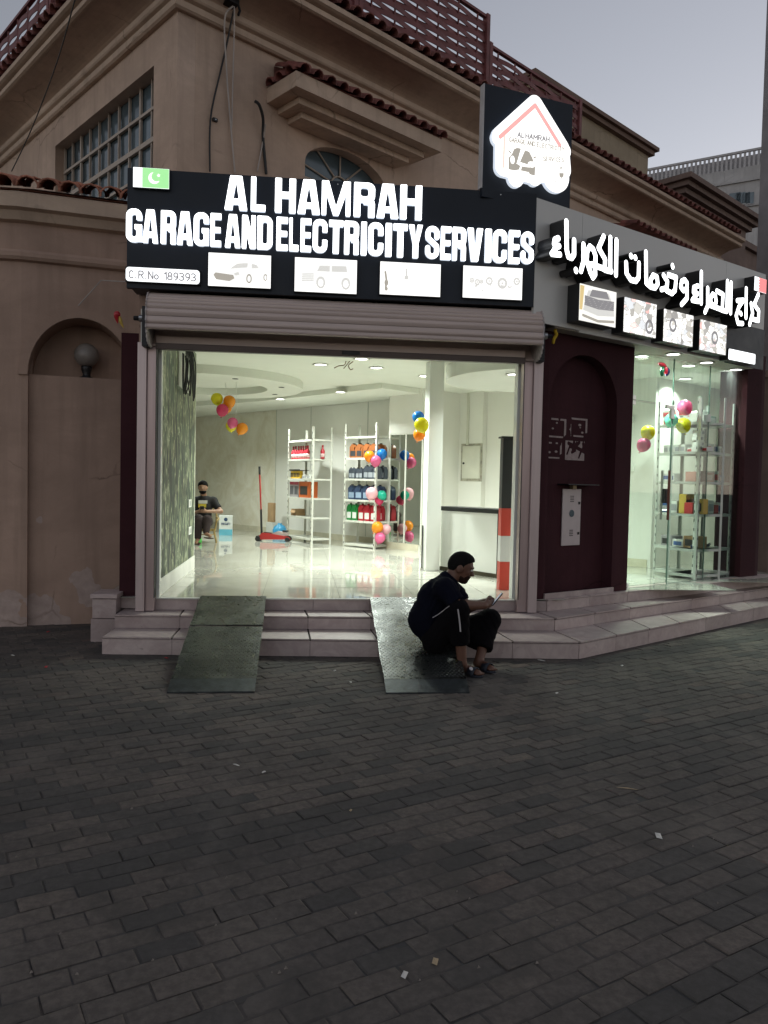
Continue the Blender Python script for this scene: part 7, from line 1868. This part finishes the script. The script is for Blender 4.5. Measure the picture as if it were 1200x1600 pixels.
tee = body2([('c', pe2 + np.array([0, 0, .02]), ch2, .15, .155), ('c', ch2, nk2 - np.array([0, 0, .05]), .15, .085), ('c', sR2, sL2, .082, .082), ('c', sR2, sR2 + (eR2 - sR2) * .8, .075, .066), ('c', sL2, sL2 + (eL2 - sL2) * .8, .075, .066)])
ft2 = field(tee, .05); cs = [cutw(sR2 + (eR2 - sR2) * .72, eR2 - sR2), cutw(sL2 + (eL2 - sL2) * .72, eL2 - sL2), cutw(nk2 - np.array([0, 0, .01]), np.array([0, 0, 1.0]), .2)]
def tee_fn(P):
    d = ft2(P)
    for c in cs: d = c(P, d)
    return d
tee_o = organic('shirt', tee, M_BLACKTEE, pm2, h=.013, fn=tee_fn)
tr2 = body2([('c', pe2, pe2 + np.array([0, -.05, 0]), .14, .13), ('c', pe2 + np.array([-.07, 0, 0]), kR2, .11, .085), ('c', pe2 + np.array([.07, 0, 0]), kL2, .11, .085), ('c', kR2, aR2, .083, .06), ('c', kL2, kL2 + (aL2 - kL2) * .85, .083, .06)]); ftr2 = field(tr2, .03); ca = cutw(aR2 + np.array([0, 0, .01]), aR2 - kR2)
organic('trousers', tr2, M_DKPANTS, pm2, h=.013, fn=lambda P: ca(P, ftr2(P)))
pq = np.array(J(318, 786, YB - .16)) - MO2; pq[2] -= ZF
dv = -.16
box('chest_print', C('print_white', (.6, .6, .58)), pq[0] - .09, pq[0] + .07, pq[1] + dv + .135, pq[1] + dv + .15, pq[2] - .01, pq[2] + .05, tee_o); box('chest_print', C('print_yellow', (.6, .48, .04)), pq[0] - .09, pq[0] + .05, pq[1] + dv + .13, pq[1] + dv + .148, pq[2] - .08, pq[2] - .015, tee_o)
for an_, d_ in ((aR2, (0, -.19)), (aL2, (.10, -.14))):
    q = np.array(an_) - MO2; q[2] -= ZF; MB().prism([(q[0] - .045, q[1] + .05), (q[0] + .045, q[1] + .05), (q[0] + .05 + d_[0], q[1] + d_[1]), (q[0] - .05 + d_[0], q[1] + d_[1])], max(.004, q[2] - .085), max(.024, q[2] - .065), 'z').build('sandal', pm('sandal_brown', (.07, .04, .03), .7), pm2)
p2c = J(316, 796, YB - .42); ph2 = empty('phone', tuple(p2c), 0, 'dark phone held by the man sitting indoors', 'phone'); ph2.rotation_euler = (RAD(35), 0, 0); box('case', M_BLACK, -.037, .037, -.006, .006, -.075, .075, ph2, bevel=.004); box('screen', em('phone_screen', (.55, .62, .75), .25), -.032, .032, .0062, .007, -.07, .07, ph2)
chc = onz(318, 847, ZF); chair = empty('chair', (chc[0], YB + .05, ZF), RAD(8), 'tan bentwood chair under the man sitting indoors', 'chair')
CW = pm('chair_cane', (.30, .21, .07), .5, var=.2, scale=12)
sz = float(pe2[2] - ZF - .14)
MB().prism([(.23 * math.cos(RAD(t)), .22 * math.sin(RAD(t))) for t in range(0, 360, 15)], sz - .03, sz, 'z').build('seat', CW, chair)
for x, y in ((-.18, -.17), (.18, -.17), (-.19, .18), (.19, .18)): MB().tube([(x, y, sz - .01), (x * 1.3, y * 1.3, 0)], .016, 6).build('leg', CW, chair)
MB().tube(curve([(-.22, .19, sz - .02), (-.24, .22, sz + .28), (-.12, .27, sz + .42), (.12, .27, sz + .42), (.24, .22, sz + .28), (.22, .19, sz - .02)], 5), .018, 7).build('backrest', CW, chair)
for sx in (-1, 1): MB().tube(curve([(sx * .23, .2, sz + .22), (sx * .28, 0, sz + .2), (sx * .24, -.18, sz + .16), (sx * .2, -.18, sz)], 4), .014, 6).build('armrest', CW, chair)
for z in (.16, .26): MB().tube([(-.2, -.2, z), (.2, -.2, z)], .01, 6).build('stretcher', CW, chair)
